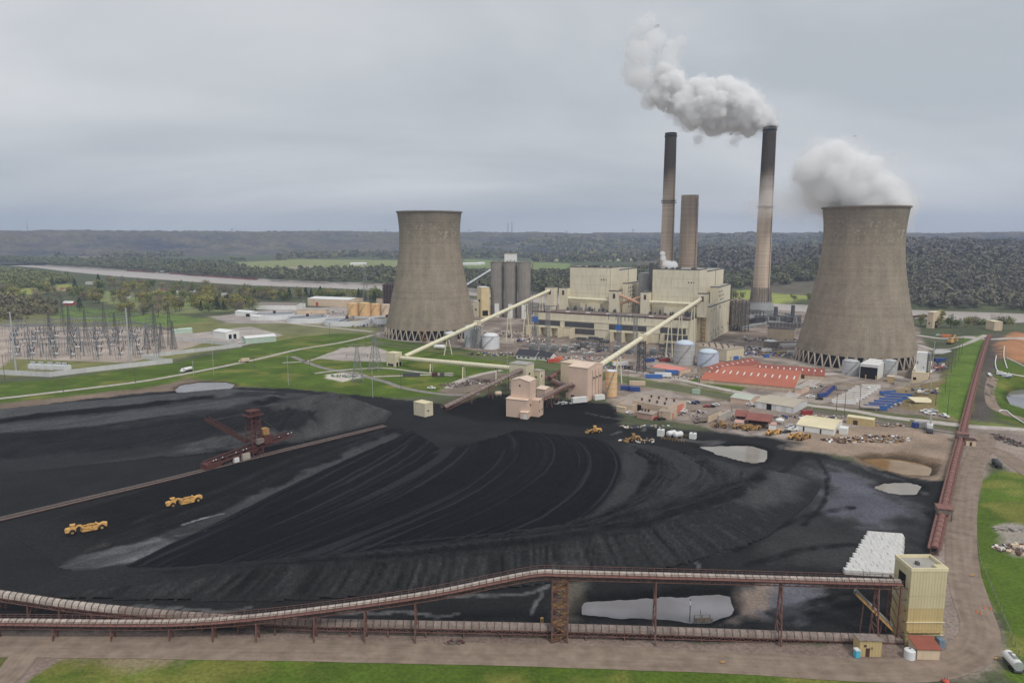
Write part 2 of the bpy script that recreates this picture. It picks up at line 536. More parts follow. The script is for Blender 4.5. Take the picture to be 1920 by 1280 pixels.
def mound_h(name, x, y):
 cap, edges = MOUNDS[name]
 h = np.full(np.broadcast(x, y).shape, cap, float)
 if name == 'main':
  h = h + 0.5 * fbm(x / 40, y / 40,3) - 0.25
 if name == 'cone':
  wob = 2.4 * (fbm(x / 16, y / 16,8,3) - 0.5)
  x, y = x + wob * 2, y + wob * 2
 for (px, py, nx, ny, ze, s) in edges:
  h = smin(h, ze + s * ((x - px) * nx + (y - py) * ny),1.1)
 if name == 'rear':
  t = fbm(x / 30 + y / 300, y / 12,21,3) - 0.5
  h = h + t * 0.9 * sstep(0.3,3, h)
  q = h / 2.8; fr = q - np.floor(q)
  h = np.where(h > .2,2.8 * (np.floor(q) + sstep(.55,1.0, fr) * .8 + fr * .2), h)
 if name == 'cone':
  gul = np.abs(fbm(x / 9, y / 22,31,3) - 0.5)
  h = h - 1.8 * sstep(0.1,0.0, gul) * sstep(1.0,6, h) + 0.7 * (fbm(x / 5, y / 5,4) - .5) * sstep(0.5,3, h)
 return h
def HC(x, y):
 """coal level (<=0 where there is none) and which heap it belongs to"""
 best = np.full(np.broadcast(x, y).shape, -1.0); who = np.zeros(best.shape, int)
 for i, k in enumerate(MOUNDS):
  h = mound_h(k, x, y)
  who = np.where(h > best, i, who)
  best = np.maximum(best, h)
 return best, who
def HT(x, y):
 return np.maximum(HG(x, y), HC(x, y)[0])
def G(px, py, dz=0.0):
 """first point of the ground or coal surface seen at this pixel"""
 d = ray(px, py)
 z_lo, z_hi = (-3.0,17.0) if py > 620 else (-12,12)
 t0, t1 = (z_hi - CAM_Z) / d[2], (z_lo - CAM_Z) / d[2]
 for _ in range(2):
  t = np.linspace(t0, t1,160)
  x, y, z = d[0] * t, d[1] * t, CAM_Z + d[2] * t
  below = z <= HT(x, y)
  k = int(np.argmax(below)) if below.any() else 159
  t0, t1 = t[max(0, k - 1)], t[k]
 t = (t0 + t1) / 2
 return (float(d[0] * t), float(d[1] * t), float(CAM_Z + d[2] * t) + dz)
def Gn(pts):
 """G for many pixels at once, x and y only"""
 D = np.array([ray(px, py) for px, py in pts])
 t0, t1 = (17.0 - CAM_Z) / D[:, 2], (-3.0 - CAM_Z) / D[:, 2]
 r_ = np.arange(len(D))
 for _ in range(2):
  t = t0[:, None] + (t1 - t0)[:, None] * np.linspace(0,1,40)
  X, Y, Z = D[:, :1] * t, D[:, 1:2] * t, CAM_Z + D[:, 2:] * t
  below = Z <= HT(X.ravel(), Y.ravel()).reshape(X.shape)
  k = np.where(below.any(1), below.argmax(1),39)
  t0, t1 = t[r_, np.maximum(k - 1,0)], t[r_, k]
 t = (t0 + t1) / 2
 return [(float(a * q), float(b * q)) for (a, b, c), q in zip(D, t)]
def ground_z(x, y):
 return float(HT(np.array([float(x)]), np.array([float(y)]))[0])

# ------------------------------------------------------------------ colours laid down over the land
GRASS, GRASS2 = S(74,92,35,.80), S(98,104,52,.80)
DULL = S(98,98,66,.72)
DIRT, DIRT2, GRAVEL = S(122,110,101,.74), S(142,126,114,.72), S(138,130,126,.72)
COALG, COALD, COALL = S(40,41,44,1.1), S(26,26,29,1.1), S(59,59,62,1.1)
WOODS = S(74,78,58,.72)
PAINT = [  # polygon in pixels, colour, feather (m), edge wobble (m)
 ([(-500,560),(300,600),(480,590),(720,600),(720,640),(480,640),(250,690),(-500,740)], S(104,104,66,.72),12,10),
 ([(-500,745),(90,712),(320,682),(450,652),(560,632),(660,622),(730,638),(900,662),(1010,690),(985,705),(880,737),(760,746),(690,744),(560,730),(430,722),(270,732),(0,762),(-500,810)], GRASS, 2,2),
 ([(120,574),(330,590),(400,600),(300,612),(100,596)], S(90,108,56,.72),8,8),
 ([(0,545),(130,532),(150,542),(60,552),(0,556)], S(128,130,72,.72),8,6),
 ([(200,545),(420,560),(480,580),(300,590),(180,565)], S(112,118,78,.72),10,8),
 ([(390,592),(480,588),(700,596),(730,612),(690,624),(560,628),(420,618)], S(104,104,74,.72),4,4),
 ([(395,594),(520,578),(740,572),(740,596),(710,612),(560,606),(430,606)], S(140,132,128,.72),2,3),
 ([(870,560),(1060,560),(1500,575),(1720,612),(1742,660),(1772,750),(1795,800),(1790,850),(1700,870),(1560,850),(1450,842),(1300,795),(1150,772),(1120,715),(1000,680),(880,655),(700,630),(720,612)], DIRT, 2,3),
 ([(-300,700),(0,690),(20,672),(240,680),(360,650),(390,640),(360,622),(240,612),(0,612),(-300,620)], S(150,138,128,.74),2,2),
 ([(320,630),(470,612),(530,628),(455,648),(340,640)], S(150,142,136,.74),1.5,2),
 ([(0,756),(270,728),(330,716),(345,708),(430,716),(445,726),(330,740),(0,770)], S(108,94,82,.72),4,6),
 ([(610,702),(660,696),(690,705),(640,716),(612,710)], S(176,168,158,.74),1.5,2),
 ([(600,672),(640,652),(700,648),(735,662),(725,678),(640,676)], S(150,142,136,.74),1,1.5),
 ([(820,735),(850,715),(920,698),(960,700),(900,730),(860,742)], S(112,102,92,.72),2,4),
 # railway strip and green verges
 ([(880,657),(1000,673),(1050,681),(1160,702),(1380,740),(1368,750),(1160,716),(1040,694),(960,682),(880,673)], S(80,92,46,.72),1.5,1.5),
 ([(1275,714),(1310,708),(1400,726),(1385,738),(1300,722)], GRASS, 1.2,2),
 ([(1490,752),(1640,770),(1800,795),(1800,812),(1640,788),(1480,766)], S(86,88,60,.72),2,3),
 ([(1660,735),(1700,725),(1760,730),(1800,690),(1840,690),(1822,800),(1760,782),(1690,770)], S(118,104,74,.72),3,5),
 ([(1752,760),(1776,718),(1792,672),(1803,644),(1850,642),(1836,700),(1828,760),(1815,795),(1755,778)], S(84,104,44,.72),2,3),
 ([(1820,790),(1845,690),(1862,640),(1880,640),(1872,690),(1862,760),(1850,800)], S(78,72,68,.72),2,3),
 ([(1868,660),(1900,636),(2100,640),(2100,720),(1925,690),(1885,700)], S(150,108,78,.72),5,8),
 ([(1866,700),(1885,690),(1930,705),(2100,720),(2100,830),(1920,800),(1870,790),(1862,750)], GRASS, 3,3),
 ([(1822,792),(1920,800),(2100,810),(2100,840),(1920,815),(1830,812)], S(96,104,58,.72),2,3),
 # right-hand dirt road country
 ([(1812,800),(2100,820),(2100,1000),(1920,900),(1860,860),(1846,900),(1835,960),(1835,1040),(1850,1110),(1880,1170),(1890,1230),(1800,1268),(1640,1262),(1650,1200),(1720,1170),(1745,1060),(1780,900)], S(128,116,108,.72),2.5,3),
 ([(1838,905),(1870,882),(1920,888),(2150,900),(2300,1400),(1905,1300),(1888,1215),(1880,1170),(1840,1110),(1820,1040),(1822,970)], GRASS, 1.6,2.5),
 ([(1870,985),(1905,982),(1990,1000),(1990,1050),(1900,1042),(1880,1030)], S(140,132,124,.72),2,3),
 # dirt around the ponds
 ([(1440,838),(1560,800),(1700,800),(1790,820),(1782,880),(1755,910),(1690,885),(1600,858),(1540,848)], S(132,116,102,.72),3,5),
 ([(1590,850),(1690,846),(1765,862),(1758,890),(1700,900),(1630,880)], S(104,88,72,.72),2,3),
 # coal yard
 ([(-500,1190),(600,1186),(1000,1192),(1300,1206),(1600,1206),(1700,1180),(1742,1040),(1782,900),(1760,905),(1690,890),(1615,872),(1545,850),(1440,838),(1250,815),(1160,794),(1150,757),(1060,757),(1000,742),(930,737),(860,760),(740,747),(690,743),(560,729),(420,726),(250,738),(0,768),(-500,820)], COALG, 1.5,4),
 ([(860,755),(950,738),(1060,750),(1150,756),(1170,790),(1100,800),(1010,790),(900,790),(830,772)], COALD, 3,4),
 ([(1160,796),(1300,806),(1440,818),(1500,830),(1450,842),(1300,830),(1180,812)], S(39,38,40,1.1),4,4),
 ([(1450,880),(1560,860),(1700,910),(1735,960),(1700,1060),(1600,1070),(1500,1060),(1420,1040)], S(59,59,62,1.1),6,9),
 ([(1540,880),(1620,892),(1700,945),(1660,990),(1560,960)], S(82,82,90,.76),6,9),
 ([(1040,1090),(1100,1085),(1080,1160),(1040,1160)], S(78,74,66,.72),2,3),
 ([(1380,1110),(1440,1090),(1470,1110),(1440,1150),(1390,1160),(1350,1170),(1380,1150)], S(112,100,92,.72),2,3),
 ([(1460,1088),(1520,1092),(1560,1120),(1480,1160),(1440,1150)], S(84,84,90,.76),3,5),
 # foreground
 ([(-500,1186),(600,1182),(1000,1190),(1300,1204),(1640,1204),(1700,1225),(1660,1272),(1500,1262),(1300,1248),(960,1240),(300,1230),(100,1250),(60,1300),(-500,1300)], S(118,104,96,.72),1.2,2),
 ([(300,1228),(600,1229),(960,1236),(1300,1244),(1500,1257),(1640,1276),(1800,1290),(2300,1500),(-400,1500),(30,1300),(70,1262),(110,1240),(180,1226)], GRASS, 0.8,1.5),
 ([(-200,1214),(30,1222),(40,1248),(0,1272),(-200,1290)], S(92,92,54,.72),1.5,3),
 ([(130,1228),(330,1226),(330,1246),(260,1262),(180,1250)], S(118,108,84,.72),4,5),
 # beyond the river
 ([(1330,545),(1560,540),(1560,560),(1330,562)], S(126,132,74,.72),10,8),
 ([(440,492),(560,486),(760,488),(760,500),(600,504),(470,506)], S(120,124,82,.75),15,12),
 ([(870,486),(1070,494),(1070,506),(870,502)], S(110,122,76,.75),15,12),
 ([(1000,484),(1400,484),(1400,489),(1000,489)], S(150,148,112,.75),20,15),
 ([(90,478),(260,473),(400,474),(400,478),(260,480),(110,484)], S(126,114,96,.75),20,15),
 ([(540,500),(590,498),(590,503),(545,505)], S(140,130,110,.75),10,10),
]

# ------------------------------------------------------------------ ground sheet
ang = np.tan(np.linspace(R(-56), R(56),720))
ang = np.sign(ang) * np.abs(ang)
ys = [70.0]
while ys[-1] < 3400: ys.append(ys[-1] * 1.0062 + 0.02)
while ys[-1] < 11500: ys.append(ys[-1] * 1.06)
ys = np.array(ys)
GX, GY = np.meshgrid(ang, ys)
GX = GX * (GY + 25)
xf, yf = GX.ravel(), GY.ravel()
GZv = HG(xf, yf)
near = yf < 3600
alb = np.tile(np.array(WOODS),(len(xf),1))
n1 = fbm(xf / 60, yf / 60,5,4)
alb = alb * (0.75 + 0.5 * n1[:, None])
lawn = np.zeros(len(xf)); coalw = np.zeros(len(xf))
wob = fbm(xf / 7, yf / 7,77,4) - 0.5
wob2 = fbm(xf / 2.2, yf / 2.2,78,3) - 0.5
for poly, colr, fe, wb in PAINT:
 P = W(poly)
 xs = [p[0] for p in P]; ysq = [p[1] for p in P]
 mk = np.where((xf > min(xs) - 30) & (xf < max(xs) + 30) & (yf > min(ysq) - 30) & (yf < max(ysq) + 30))[0]
 if not len(mk): continue
 d = poly_sdf(xf[mk], yf[mk], P) + wob[mk] * wb * 2 + wob2[mk] * wb * 0.7
 w = 1 - sstep(-fe, fe, d)
 c = np.array(colr) * (0.78 + 0.44 * fbm(xf[mk] / 18, yf[mk] / 18,9,4))[:, None]
 if colr == DIRT:
  q1 = sstep(.52,.6, fbm(xf[mk] / 26, yf[mk] / 20,121,3))[:, None]; q2 = sstep(.56,.64, fbm(xf[mk] / 14, yf[mk] / 12,122,3))[:, None]
  c = c * (1 - q1 * .7) + np.array(S(150,140,132,.72)) * q1 * .7
  c = c * (1 - q2 * .6) + np.array(S(92,82,78,.72)) * q2 * .6
 if colr in (GRASS, GRASS2):
  dry = sstep(0.56,0.72, fbm(xf[mk] / 24, yf[mk] / 15,91,4))[:, None]
  c = c * (1 - dry * .6) + np.array(S(112,108,56,.72)) * dry * .6
  lush = sstep(0.6,0.72, fbm(xf[mk] / 9, yf[mk] / 7,92,3))[:, None]
  c = c * (1 - lush * .5) + np.array(S(86,106,38,.8)) * lush * .5
 alb[mk] = alb[mk] * (1 - w[:, None]) + c * w[:, None]
 isg = colr[1] > colr[0] * 1.15
 isc = colr in (COALG, COALD) or max(colr) < 0.07
 lawn[mk] = lawn[mk] * (1 - w) + (w if isg else 0)
 coalw[mk] = coalw[mk] * (1 - w) + (w if isc else 0)
# pale coal-yard drainage streaks and ruts (worn ground, white mineral crust)
def streak_paint(pts, width, colr, amt, z=0.0, sheet=None):
 global alb
 P = [Gz(px, py, z)[:2] for px, py in pts]
 xs = [p[0] for p in P]; ysq = [p[1] for p in P]
 mk = np.where((xf > min(xs) - 9) & (xf < max(xs) + 9) & (yf > min(ysq) - 9) & (yf < max(ysq) + 9))[0]
 if not len(mk): return
 d = line_dist(xf[mk] + wob[mk] * 3, yf[mk] + wob[mk] * 2 + wob2[mk] * 1.2, P)
 w = (1 - sstep(width * .4, width, d)) * amt * (0.4 + 1.2 * vnoise(xf[mk] / 3, yf[mk] / 3,5))
 w = np.clip(w, 0,1)[:, None]
 alb[mk] = alb[mk] * (1 - w) + np.array(colr) * w
CRUST = S(84,84,88,.8)
for pts, wd, am in (
 ([(215,1140),(270,1135),(300,1143),(350,1140),(420,1147),(470,1138)], 1.0,.8),
 ([(640,1146),(700,1153),(720,1148),(760,1147),(820,1155),(860,1150)], 1.0,.8),
 ([(840,1120),(880,1117),(930,1116),(990,1112),(1030,1098)], 1.1,.8),
 ([(1032,1094),(1014,1102),(1020,1110),(1002,1130),(997,1150)], 0.8,.8),
 ([(1210,1053),(1260,1051),(1300,1048),(1340,1038),(1400,1020)], 1.0,.6),
 ([(1290,1047),(1312,1058),(1310,1066)], 0.8,.8),
 ([(1110,1063),(1150,1062),(1200,1056)], 1.4,.6),
 ([(1195,1048),(1205,1060)], 0.8,.6),
 ([(1600,868),(1640,884),(1690,900),(1735,925)], 2.0,.6),
 ([(1555,872),(1580,880),(1640,905)], 2.4,.5),
 ([(1180,800),(1210,801),(1205,808)], 1.6,.9),([(1145,815),(1165,808)], 1.2,.9),
 ([(1100,775),(1125,780),(1170,786)], 1.4,.5),
 ([(1275,823),(1310,828),(1350,828),(1320,836)], 3.4,.9),
 ([(1452,1093),(1500,1100),(1545,1113)], 1.5,.6),([(1440,1150),(1500,1130),(1590,1118)], 1.5,.4),
):
 streak_paint(pts, wd, CRUST, am)
for off in (0,7):
 streak_paint([(1530,858),(1548 + off * .4,880 + off),(1553,910),(1543,945),(1510 - off, 985)], 1.2, COALD, .7)
 streak_paint([(1500 + off, 852),(1470 + off, 880),(1400,930 + off)], 1.5, COALD, .5)
for pts in ([(1380,1030),(1450,990),(1520,965),(1600,950)], [(1400,1060),(1500,1030),(1600,1020)], [(1640,1100),(1560,1120),(1440,1150)], [(1660,1110),(1600,1130),(1460,1160)]):
 streak_paint(pts, 2.5, COALD, .7)
lu = (alb @ np.array((.3,.59,.11)))[:, None]
cw_ = (coalw * .7)[:, None]
alb = alb * (1 - cw_) + lu * np.array((1.03,1.0,.99)) * cw_
for P, zp in POND_W.values():
 xs = [p[0] for p in P]; ysq = [p[1] for p in P]
 mk = np.where((xf > min(xs) - 9) & (xf < max(xs) + 9) & (yf > min(ysq) - 9) & (yf < max(ysq) + 9))[0]
 d = poly_sdf(xf[mk], yf[mk], P) + wob[mk] * 4
 w = (1 - sstep(1.0,4.5, d))[:, None]
 alb[mk] = alb[mk] * (1 - w * .55)
V = np.stack([xf, yf, GZv], 1)
nr, nc = GX.shape
idx = np.arange(nr * nc).reshape(nr, nc)
F = np.stack([idx[:-1, :-1], idx[:-1,1:], idx[1:, 1:], idx[1:, :-1]], -1).reshape(-1,4)
fl = lawn[F].mean(1) > 0.5
fc = (coalw[F].mean(1) > 0.5) & ~fl
tag(sub_mesh('ground', V, F, ~(fl | fc), M_GROUND, alb), kind='structure')
tag(sub_mesh('lawn', V, F, fl, M_GROUND, alb), kind='structure')
tag(sub_mesh('coal_yard', V, F, fc, M_GROUND, alb), kind='structure')

# ------------------------------------------------------------------ coal heaps
cx_, cy_ = np.arange(-620,185,1.0), np.arange(160,455,0.8)
CXg, CYg = np.meshgrid(cx_, cy_)
x, y = CXg.ravel(), CYg.ravel()
hc, who = HC(x, y)
rut = fbm(x / 1.6, y / 1.6,55,2) - 0.5
hc = hc + (rut * 0.2 + 0.5 * (fbm(x / 5, y / 5,56,3) - .5)) * sstep(0.1,1.0, hc)
ca = np.tile(np.array(COALG),(len(x),1)) * (0.72 + 0.5 * fbm(x / 25, y / 25,41,4))[:, None]
def coal_paint(poly, colr, fe, wb, amt=1.0, only=None):
 P = Gn(poly)
 xs = [p[0] for p in P]; ysq = [p[1] for p in P]
 mk = np.where((x > min(xs) - 15) & (x < max(xs) + 15) & (y > min(ysq) - 15) & (y < max(ysq) + 15))[0]
 d = poly_sdf(x[mk], y[mk], P) + (fbm(x[mk] / 8, y[mk] / 8,61,3) - .5) * wb * 2
 w = ((1 - sstep(-fe, fe, d)) * amt)[:, None]
 ca[mk] = ca[mk] * (1 - w) + np.array(colr) * (0.8 + 0.4 * fbm(x[mk] / 6, y[mk] / 14,62,3))[:, None] * w
def coal_line(pts, width, colr, amt=1.0, wb=1.0):
 P = Gn(pts)
 xs = [p[0] for p in P]; ysq = [p[1] for p in P]
 mk = np.where((x > min(xs) - 9) & (x < max(xs) + 9) & (y > min(ysq) - 9) & (y < max(ysq) + 9))[0]
 d = line_dist(x[mk] + (fbm(x[mk] / 9, y[mk] / 9,63,3) - .5) * wb * 3, y[mk], P)
 w = np.clip((1 - sstep(width * .45, width, d)) * amt * (.3 + 1.1 * vnoise(x[mk] / 4, y[mk] / 4,66)),0,1)[:, None]
 ca[mk] = ca[mk] * (1 - w) + np.array(colr) * w
 hc[mk] += (hc[mk] > .5) * amt * (.38 * np.exp(-((d - width * 1.05) / .8) ** 2) - .22 * (1 - sstep(width * .4, width, d)))
 return mk, d
# streaked slopes: rills running down the flanks of the main heap
gx = np.gradient(hc.reshape(CXg.shape), axis=1).ravel(); gy = np.gradient(hc.reshape(CXg.shape),0.8, axis=0).ravel()
slope = np.hypot(gx, gy)
th = np.arctan2(y - 300, x - 0)
rill = fbm(th * 95, np.hypot(x, y - 300) / 22,71,3)
sl = (sstep(0.22,0.36, slope) * (who == 0))
ca = ca * (1 + ((rill - 0.5) * 2.0 + .15)[:, None] * sl[:, None])
hc = hc + (rill - .5) * 0.8 * sl
# heap behind: long benches, dark worked and grey compacted strips; shade of the bench faces put into the colour
band = fbm(x / 140 + 3,(y + x * 0.17) / 13,81,3)
rb = (who == 2)
fr_ = (mound_h('rear', x, y) / 2.8) % 1.0
k = (sstep(0.38,0.56, band) * .5 + .5 * (1 - sstep(.15,.4, fr_)))[:, None]
ca = np.where(rb[:, None], (np.array(COALD) * (1 - k) + np.array(S(54,55,59,1.1)) * k) * (0.8 + .4 * fbm(x / 6, y / 3,82,3))[:, None], ca)
cn = (who == 3)
ca = np.where(cn[:, None], np.array(S(61,62,63,1.1)) * (0.6 + .7 * fbm(x / 5, y / 12,83,3))[:, None], ca)
coal_paint([(-60,772),(250,744),(420,730),(560,731),(420,741),(250,758),(-60,790)], S(70,71,77,.9),4,4)
coal_paint([(0,768),(250,742),(420,728),(560,730),(420,740),(250,756),(0,783)], S(62,64,67,1.1),4,4)
coal_paint([(-60,796),(200,772),(430,745),(520,742),(420,760),(200,790),(-60,812)], S(50,51,55,1.1),3,4)
coal_paint([(-60,800),(200,776),(430,748),(540,744),(420,764),(200,796),(-60,822)], S(60,61,68,.9),3,4,.8)
coal_paint([(-60,790),(200,762),(400,740),(400,746),(200,772),(-60,797)], COALD, 2,3)
coal_paint([(-60,818),(240,800),(470,765),(600,772),(560,810),(430,815),(200,840),(-60,870)], S(34,35,39,1.1),3,4)
coal_paint([(-60,905),(120,880),(300,850),(360,858),(200,890),(-60,930)], S(66,67,70,1.1),2,4)
coal_paint([(-60,900),(120,876),(300,848),(420,838),(470,842),(300,866),(120,896),(-60,926)], S(72,73,80,.9),3,4,.8)
coal_paint([(-60,930),(100,905),(200,880),(320,858),(330,870),(200,905),(-60,955)], COALD, 1,3)
# lane heap is fresh dark coal; grey compacted strip in the dip; wet patches
lk = (who == 1)
ca = np.where(lk[:, None], np.array(S(29,28,32,1.1)) * (0.75 + .5 * fbm(x / 10, y / 5,85,3))[:, None], ca)
coal_paint([(735,812),(760,815),(700,850),(560,920),(430,985),(280,1050),(140,1068),(115,1060),(260,1020),(420,960),(560,890),(660,845)], S(59,59,63,1.1),2.5,4)
coal_paint([(118,1066),(150,1045),(220,1028),(300,1008),(330,1018),(250,1050),(180,1066)], S(92,92,98,.8),1.5,3)
for pts, wd in (([(120,1062),(170,1046),(230,1036)], 1.0),([(330,1005),(380,995)], .8),([(260,1022),(300,1012)], .7),([(340,985),(420,962)], .5),([(410,1000),(440,990)], .5)):
 coal_line(pts, wd, S(132,132,140,.8),.6)
coal_line([(165,1030),(200,1022)], 2.0, S(84,64,44,.74),.7)
# compacted right-hand side of the main heap with its dark haul bands
coal_paint([(1170,850),(1165,900),(1090,985),(1180,985),(1330,940),(1420,890),(1430,872),(1300,852),(1180,826)], S(50,51,54,1.1),2,3)
for pts, wd, am in (([(1205,848),(1226,862),(1230,885),(1205,930),(1160,965),(1090,985)], 4.5,.95),([(1310,868),(1340,885),(1350,910),(1320,935)], 3.0,.8),
     ([(1285,850),(1360,890),(1362,915)], 2.2,.6),([(1150,820),(1300,852),(1400,872),(1440,880)], 4.0,.85),
     ([(560,1050),(900,1020),(1150,990),(1330,945),(1440,890),(1490,860)], 5.0,.8),([(640,1060),(960,1030),(1200,990),(1380,935),(1480,880)], 2.2,.8),
     ([(1260,870),(1270,890),(1240,930),(1180,960)], 1.2,.5),([(1390,885),(1385,905),(1370,915)], 1.0,.6)):
 coal_line(pts, wd, COALD, am)
 coal_line([(a + 6, b + 3) for a, b in pts], 0.7, COALL, .5)
coal_paint([(230,1070),(700,1040),(960,1020),(1130,990),(1150,1000),(960,1036),(700,1056),(250,1085)], S(39,40,42,1.1),3,4)
coal_paint([(1480,862),(1508,848),(1545,880),(1500,930),(1420,960),(1380,940),(1440,900)], S(66,66,70,1.1),5,5,.8)
tb = (1 - sstep(.2,1.8, hc))[:, None] * .8
ca = ca * (1 - tb) + np.array(COALG) * tb
ca = np.clip(ca, 0,1)
lo_ = np.array(S(30,30,33,1.15))
ca = np.where(ca > lo_, lo_ + (ca - lo_) * 1.9, ca * 1.1)
lu = (ca @ np.array((.3,.59,.11)))[:, None]
ca = ca * .35 + lu * .65 * np.array((1.03,1.0,1.0))
rt = random.Random(12)
for k in range(34):
 u = rt.random(); o1, o2 = rt.uniform(-14,14), rt.uniform(-10,10)
 A_ = [(1180 + 190 * u, 838 + 22 * u),(1240 + 150 * u + o1,872 + 14 * u),(1210 + 150 * u + o1,925 + o2 - 8 * u),(1100 + 130 * u + o2,978 - 12 * u)]
 Cq = cat(np.array(A_, float),14)
 coal_line([tuple(q) for q in Cq], .55, COALL if k % 3 else COALD, rt.uniform(.25,.6),.3)
for k in range(26):
 y0 = rt.uniform(0,1); A_ = [(rt.uniform(240,420),1078 - 10 * y0),(700,1056 - 24 * y0),(1000,1026 - 30 * y0),(1230,985 - 34 * y0),(1400,925 - 30 * y0)]
 coal_line([tuple(q) for q in cat(np.array(A_, float),20)], .5, COALL if k % 2 else COALD, rt.uniform(.2,.5),.3)
for k in range(22):
 y0 = rt.random(); A_ = [(150 + 120 * y0,1040 - 70 * y0),(380 + 30 * y0,965 - 50 * y0),(560 + 20 * y0,885 - 40 * y0),(720,815 - 8 * y0)]
 coal_line([tuple(q) for q in cat(np.array(A_, float),16)], .5, COALL, rt.uniform(.1,.35),.3)
for k in range(30):
 x0 = rt.uniform(-40,300); yb = rt.uniform(0,1); A_ = [(x0,785 + 130 * yb - x0 * .05),(x0 + 130,770 + 122 * yb - x0 * .05),(x0 + 260,752 + 105 * yb - x0 * .05)]
 coal_line([tuple(q) for q in cat(np.array(A_, float),10)], .8, COALL if k % 2 else COALD, rt.uniform(.2,.5),.6)
V = np.stack([x, y, hc], 1)
nr, nc = CXg.shape
idx = np.arange(nr * nc).reshape(nr, nc)
F = np.stack([idx[:-1, :-1], idx[:-1,1:], idx[1:, 1:], idx[1:, :-1]], -1).reshape(-1,4)
ok = (hc[F] > 0.04).all(1)
wf = np.round(np.median(who[F], 1)).astype(int)
heap_labels = ['huge levelled coal stockpile with sweeping curved machine tracks', 'dark fresh coal heap carrying the two working yellow scrapers',
    'long benched coal stockpile behind the rusty stacker machine', 'steep rough coal heap with a slumped face beside the lawn']
for i in range(4):
 o = sub_mesh('coal_pile', V, F, ok & (wf == i), M_COAL, ca)
 tag(o, heap_labels[i], 'coal pile', 'coal stockpiles')

# curving tracks: the layer of fresh coal spread over the main heap, its rows following the machines' sweep
KEYS = [[(235,1062),(330,1015),(450,958),(580,893),(690,843),(745,820),(775,803)],
  [(330,1062),(470,1005),(620,940),(740,880),(800,835),(815,808),(812,793)],
  [(480,1056),(640,995),(790,930),(880,872),(910,830),(890,802),(858,787)],
  [(700,1038),(850,975),(960,915),(1015,865),(1015,825),(970,800),(905,788)],
  [(880,1018),(1000,968),(1075,915),(1100,868),(1080,830),(1020,806),(950,792)],
  [(1075,986),(1125,950),(1158,905),(1165,865),(1140,832),(1075,808),(990,795)]]
KW = np.array([Gn(row) for row in KEYS])
ns, nt_ = 340,110
gridp = cat(KW, ns)                                  # (ns, 7,2)
gridp = cat(np.swapaxes(gridp, 0,1), nt_)           # (nt, ns, 2)
sx_, sy_ = gridp[..., 0].ravel(), gridp[..., 1].ravel()
sv = np.tile(np.linspace(0,1, ns), nt_); tv = np.repeat(np.linspace(0,1, nt_), ns)
sj = sv + (fbm(tv * 3, sv * 4,93,2) - .5) * 0.02
line = fbm(sj * 70, tv * 2.0,94,3)
fine = vnoise(sj * 150, tv * 3.0,95)
edge_f = np.minimum(np.minimum(sv, 1 - sv) * 14, np.minimum(tv, 1 - tv) * 9)
lift = 0.16 * np.clip(edge_f, -0.6,1) - 0.05
sz_ = HC(sx_, sy_)[0] + 0.5 * (fbm(sx_ / 5, sy_ / 5,56,3) - .5) + 0.18 + lift + 0.42 * (line - .5) + 0.12 * (fine - .5)
pale = np.clip(sstep(0.58,0.70, line) * 0.85 + sstep(0.72,0.95, fine) * 0.4,0,1) * sstep(0.0,0.5, edge_f + .3)
scol = np.array(S(25,24,28,1.1)) * (0.8 + .4 * fbm(sj * 20, tv * 6,96,3))[:, None]
scol = scol * (1 - pale[:, None]) + np.array(S(52,51,55,1.1)) * pale[:, None]
idx = np.arange(ns * nt_).reshape(nt_, ns)
F = np.stack([idx[:-1, :-1], idx[1:, :-1], idx[1:, 1:], idx[:-1,1:]], -1).reshape(-1,4)
fan = np_mesh('coal_layer', np.stack([sx_, sy_, sz_], 1), F[:, ::-1], M_COAL, True, scol)
tag(fan, 'fan of fresh black coal raked into curving rows on the stockpile', 'coal layer')

# ------------------------------------------------------------------ water
def sheet(name, P, z, m, thick=0.0):
 me = bpy.data.meshes.new(name)
 me.from_pydata([(p[0], p[1], z) for p in P], [], [tuple(range(len(P)))])
 me.materials.append(m); me.update()
 if me.polygons[0].normal.z < 0: me.flip_normals()
 o = bpy.data.objects.new(name, me); COL.objects.link(o)
 return tag(o, kind='structure')
def dense(P, n=6, wob=0.6, seed=1):
 out = []
 rr = random.Random(seed)
 for i in range(len(P)):
  a, b = P[i], P[(i + 1) % len(P)]
  for k in range(n):
   t = k / n
   out.append((a[0] + (b[0] - a[0]) * t + rr.uniform(-wob, wob) * (k > 0), a[1] + (b[1] - a[1]) * t + rr.uniform(-wob, wob) * (k > 0)))
 return out
sheet('river', RIVER, RIVER_Z, water_material('river_water', (.44,.385,.35),0.45))
M_POND = water_material('pond_water', (0.17,0.16,0.165),0.05,(.235,.225,.24))
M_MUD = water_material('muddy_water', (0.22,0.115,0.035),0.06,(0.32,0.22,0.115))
M_SILT = water_material('silty_water', (0.27,0.245,0.21),0.06,(0.33,0.30,0.265))
grow = lambda P, s: [(sum(p[0] for p in P) / len(P) + (q[0] - sum(p[0] for p in P) / len(P)) * s, sum(p[1] for p in P) / len(P) + (q[1] - sum(p[1] for p in P) / len(P)) * s) for q in P]
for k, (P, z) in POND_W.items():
 sheet('pond', grow(P, 1.12), z, M_MUD if k == 'orange' else M_SILT if k in ('yard', 'small') else M_POND)

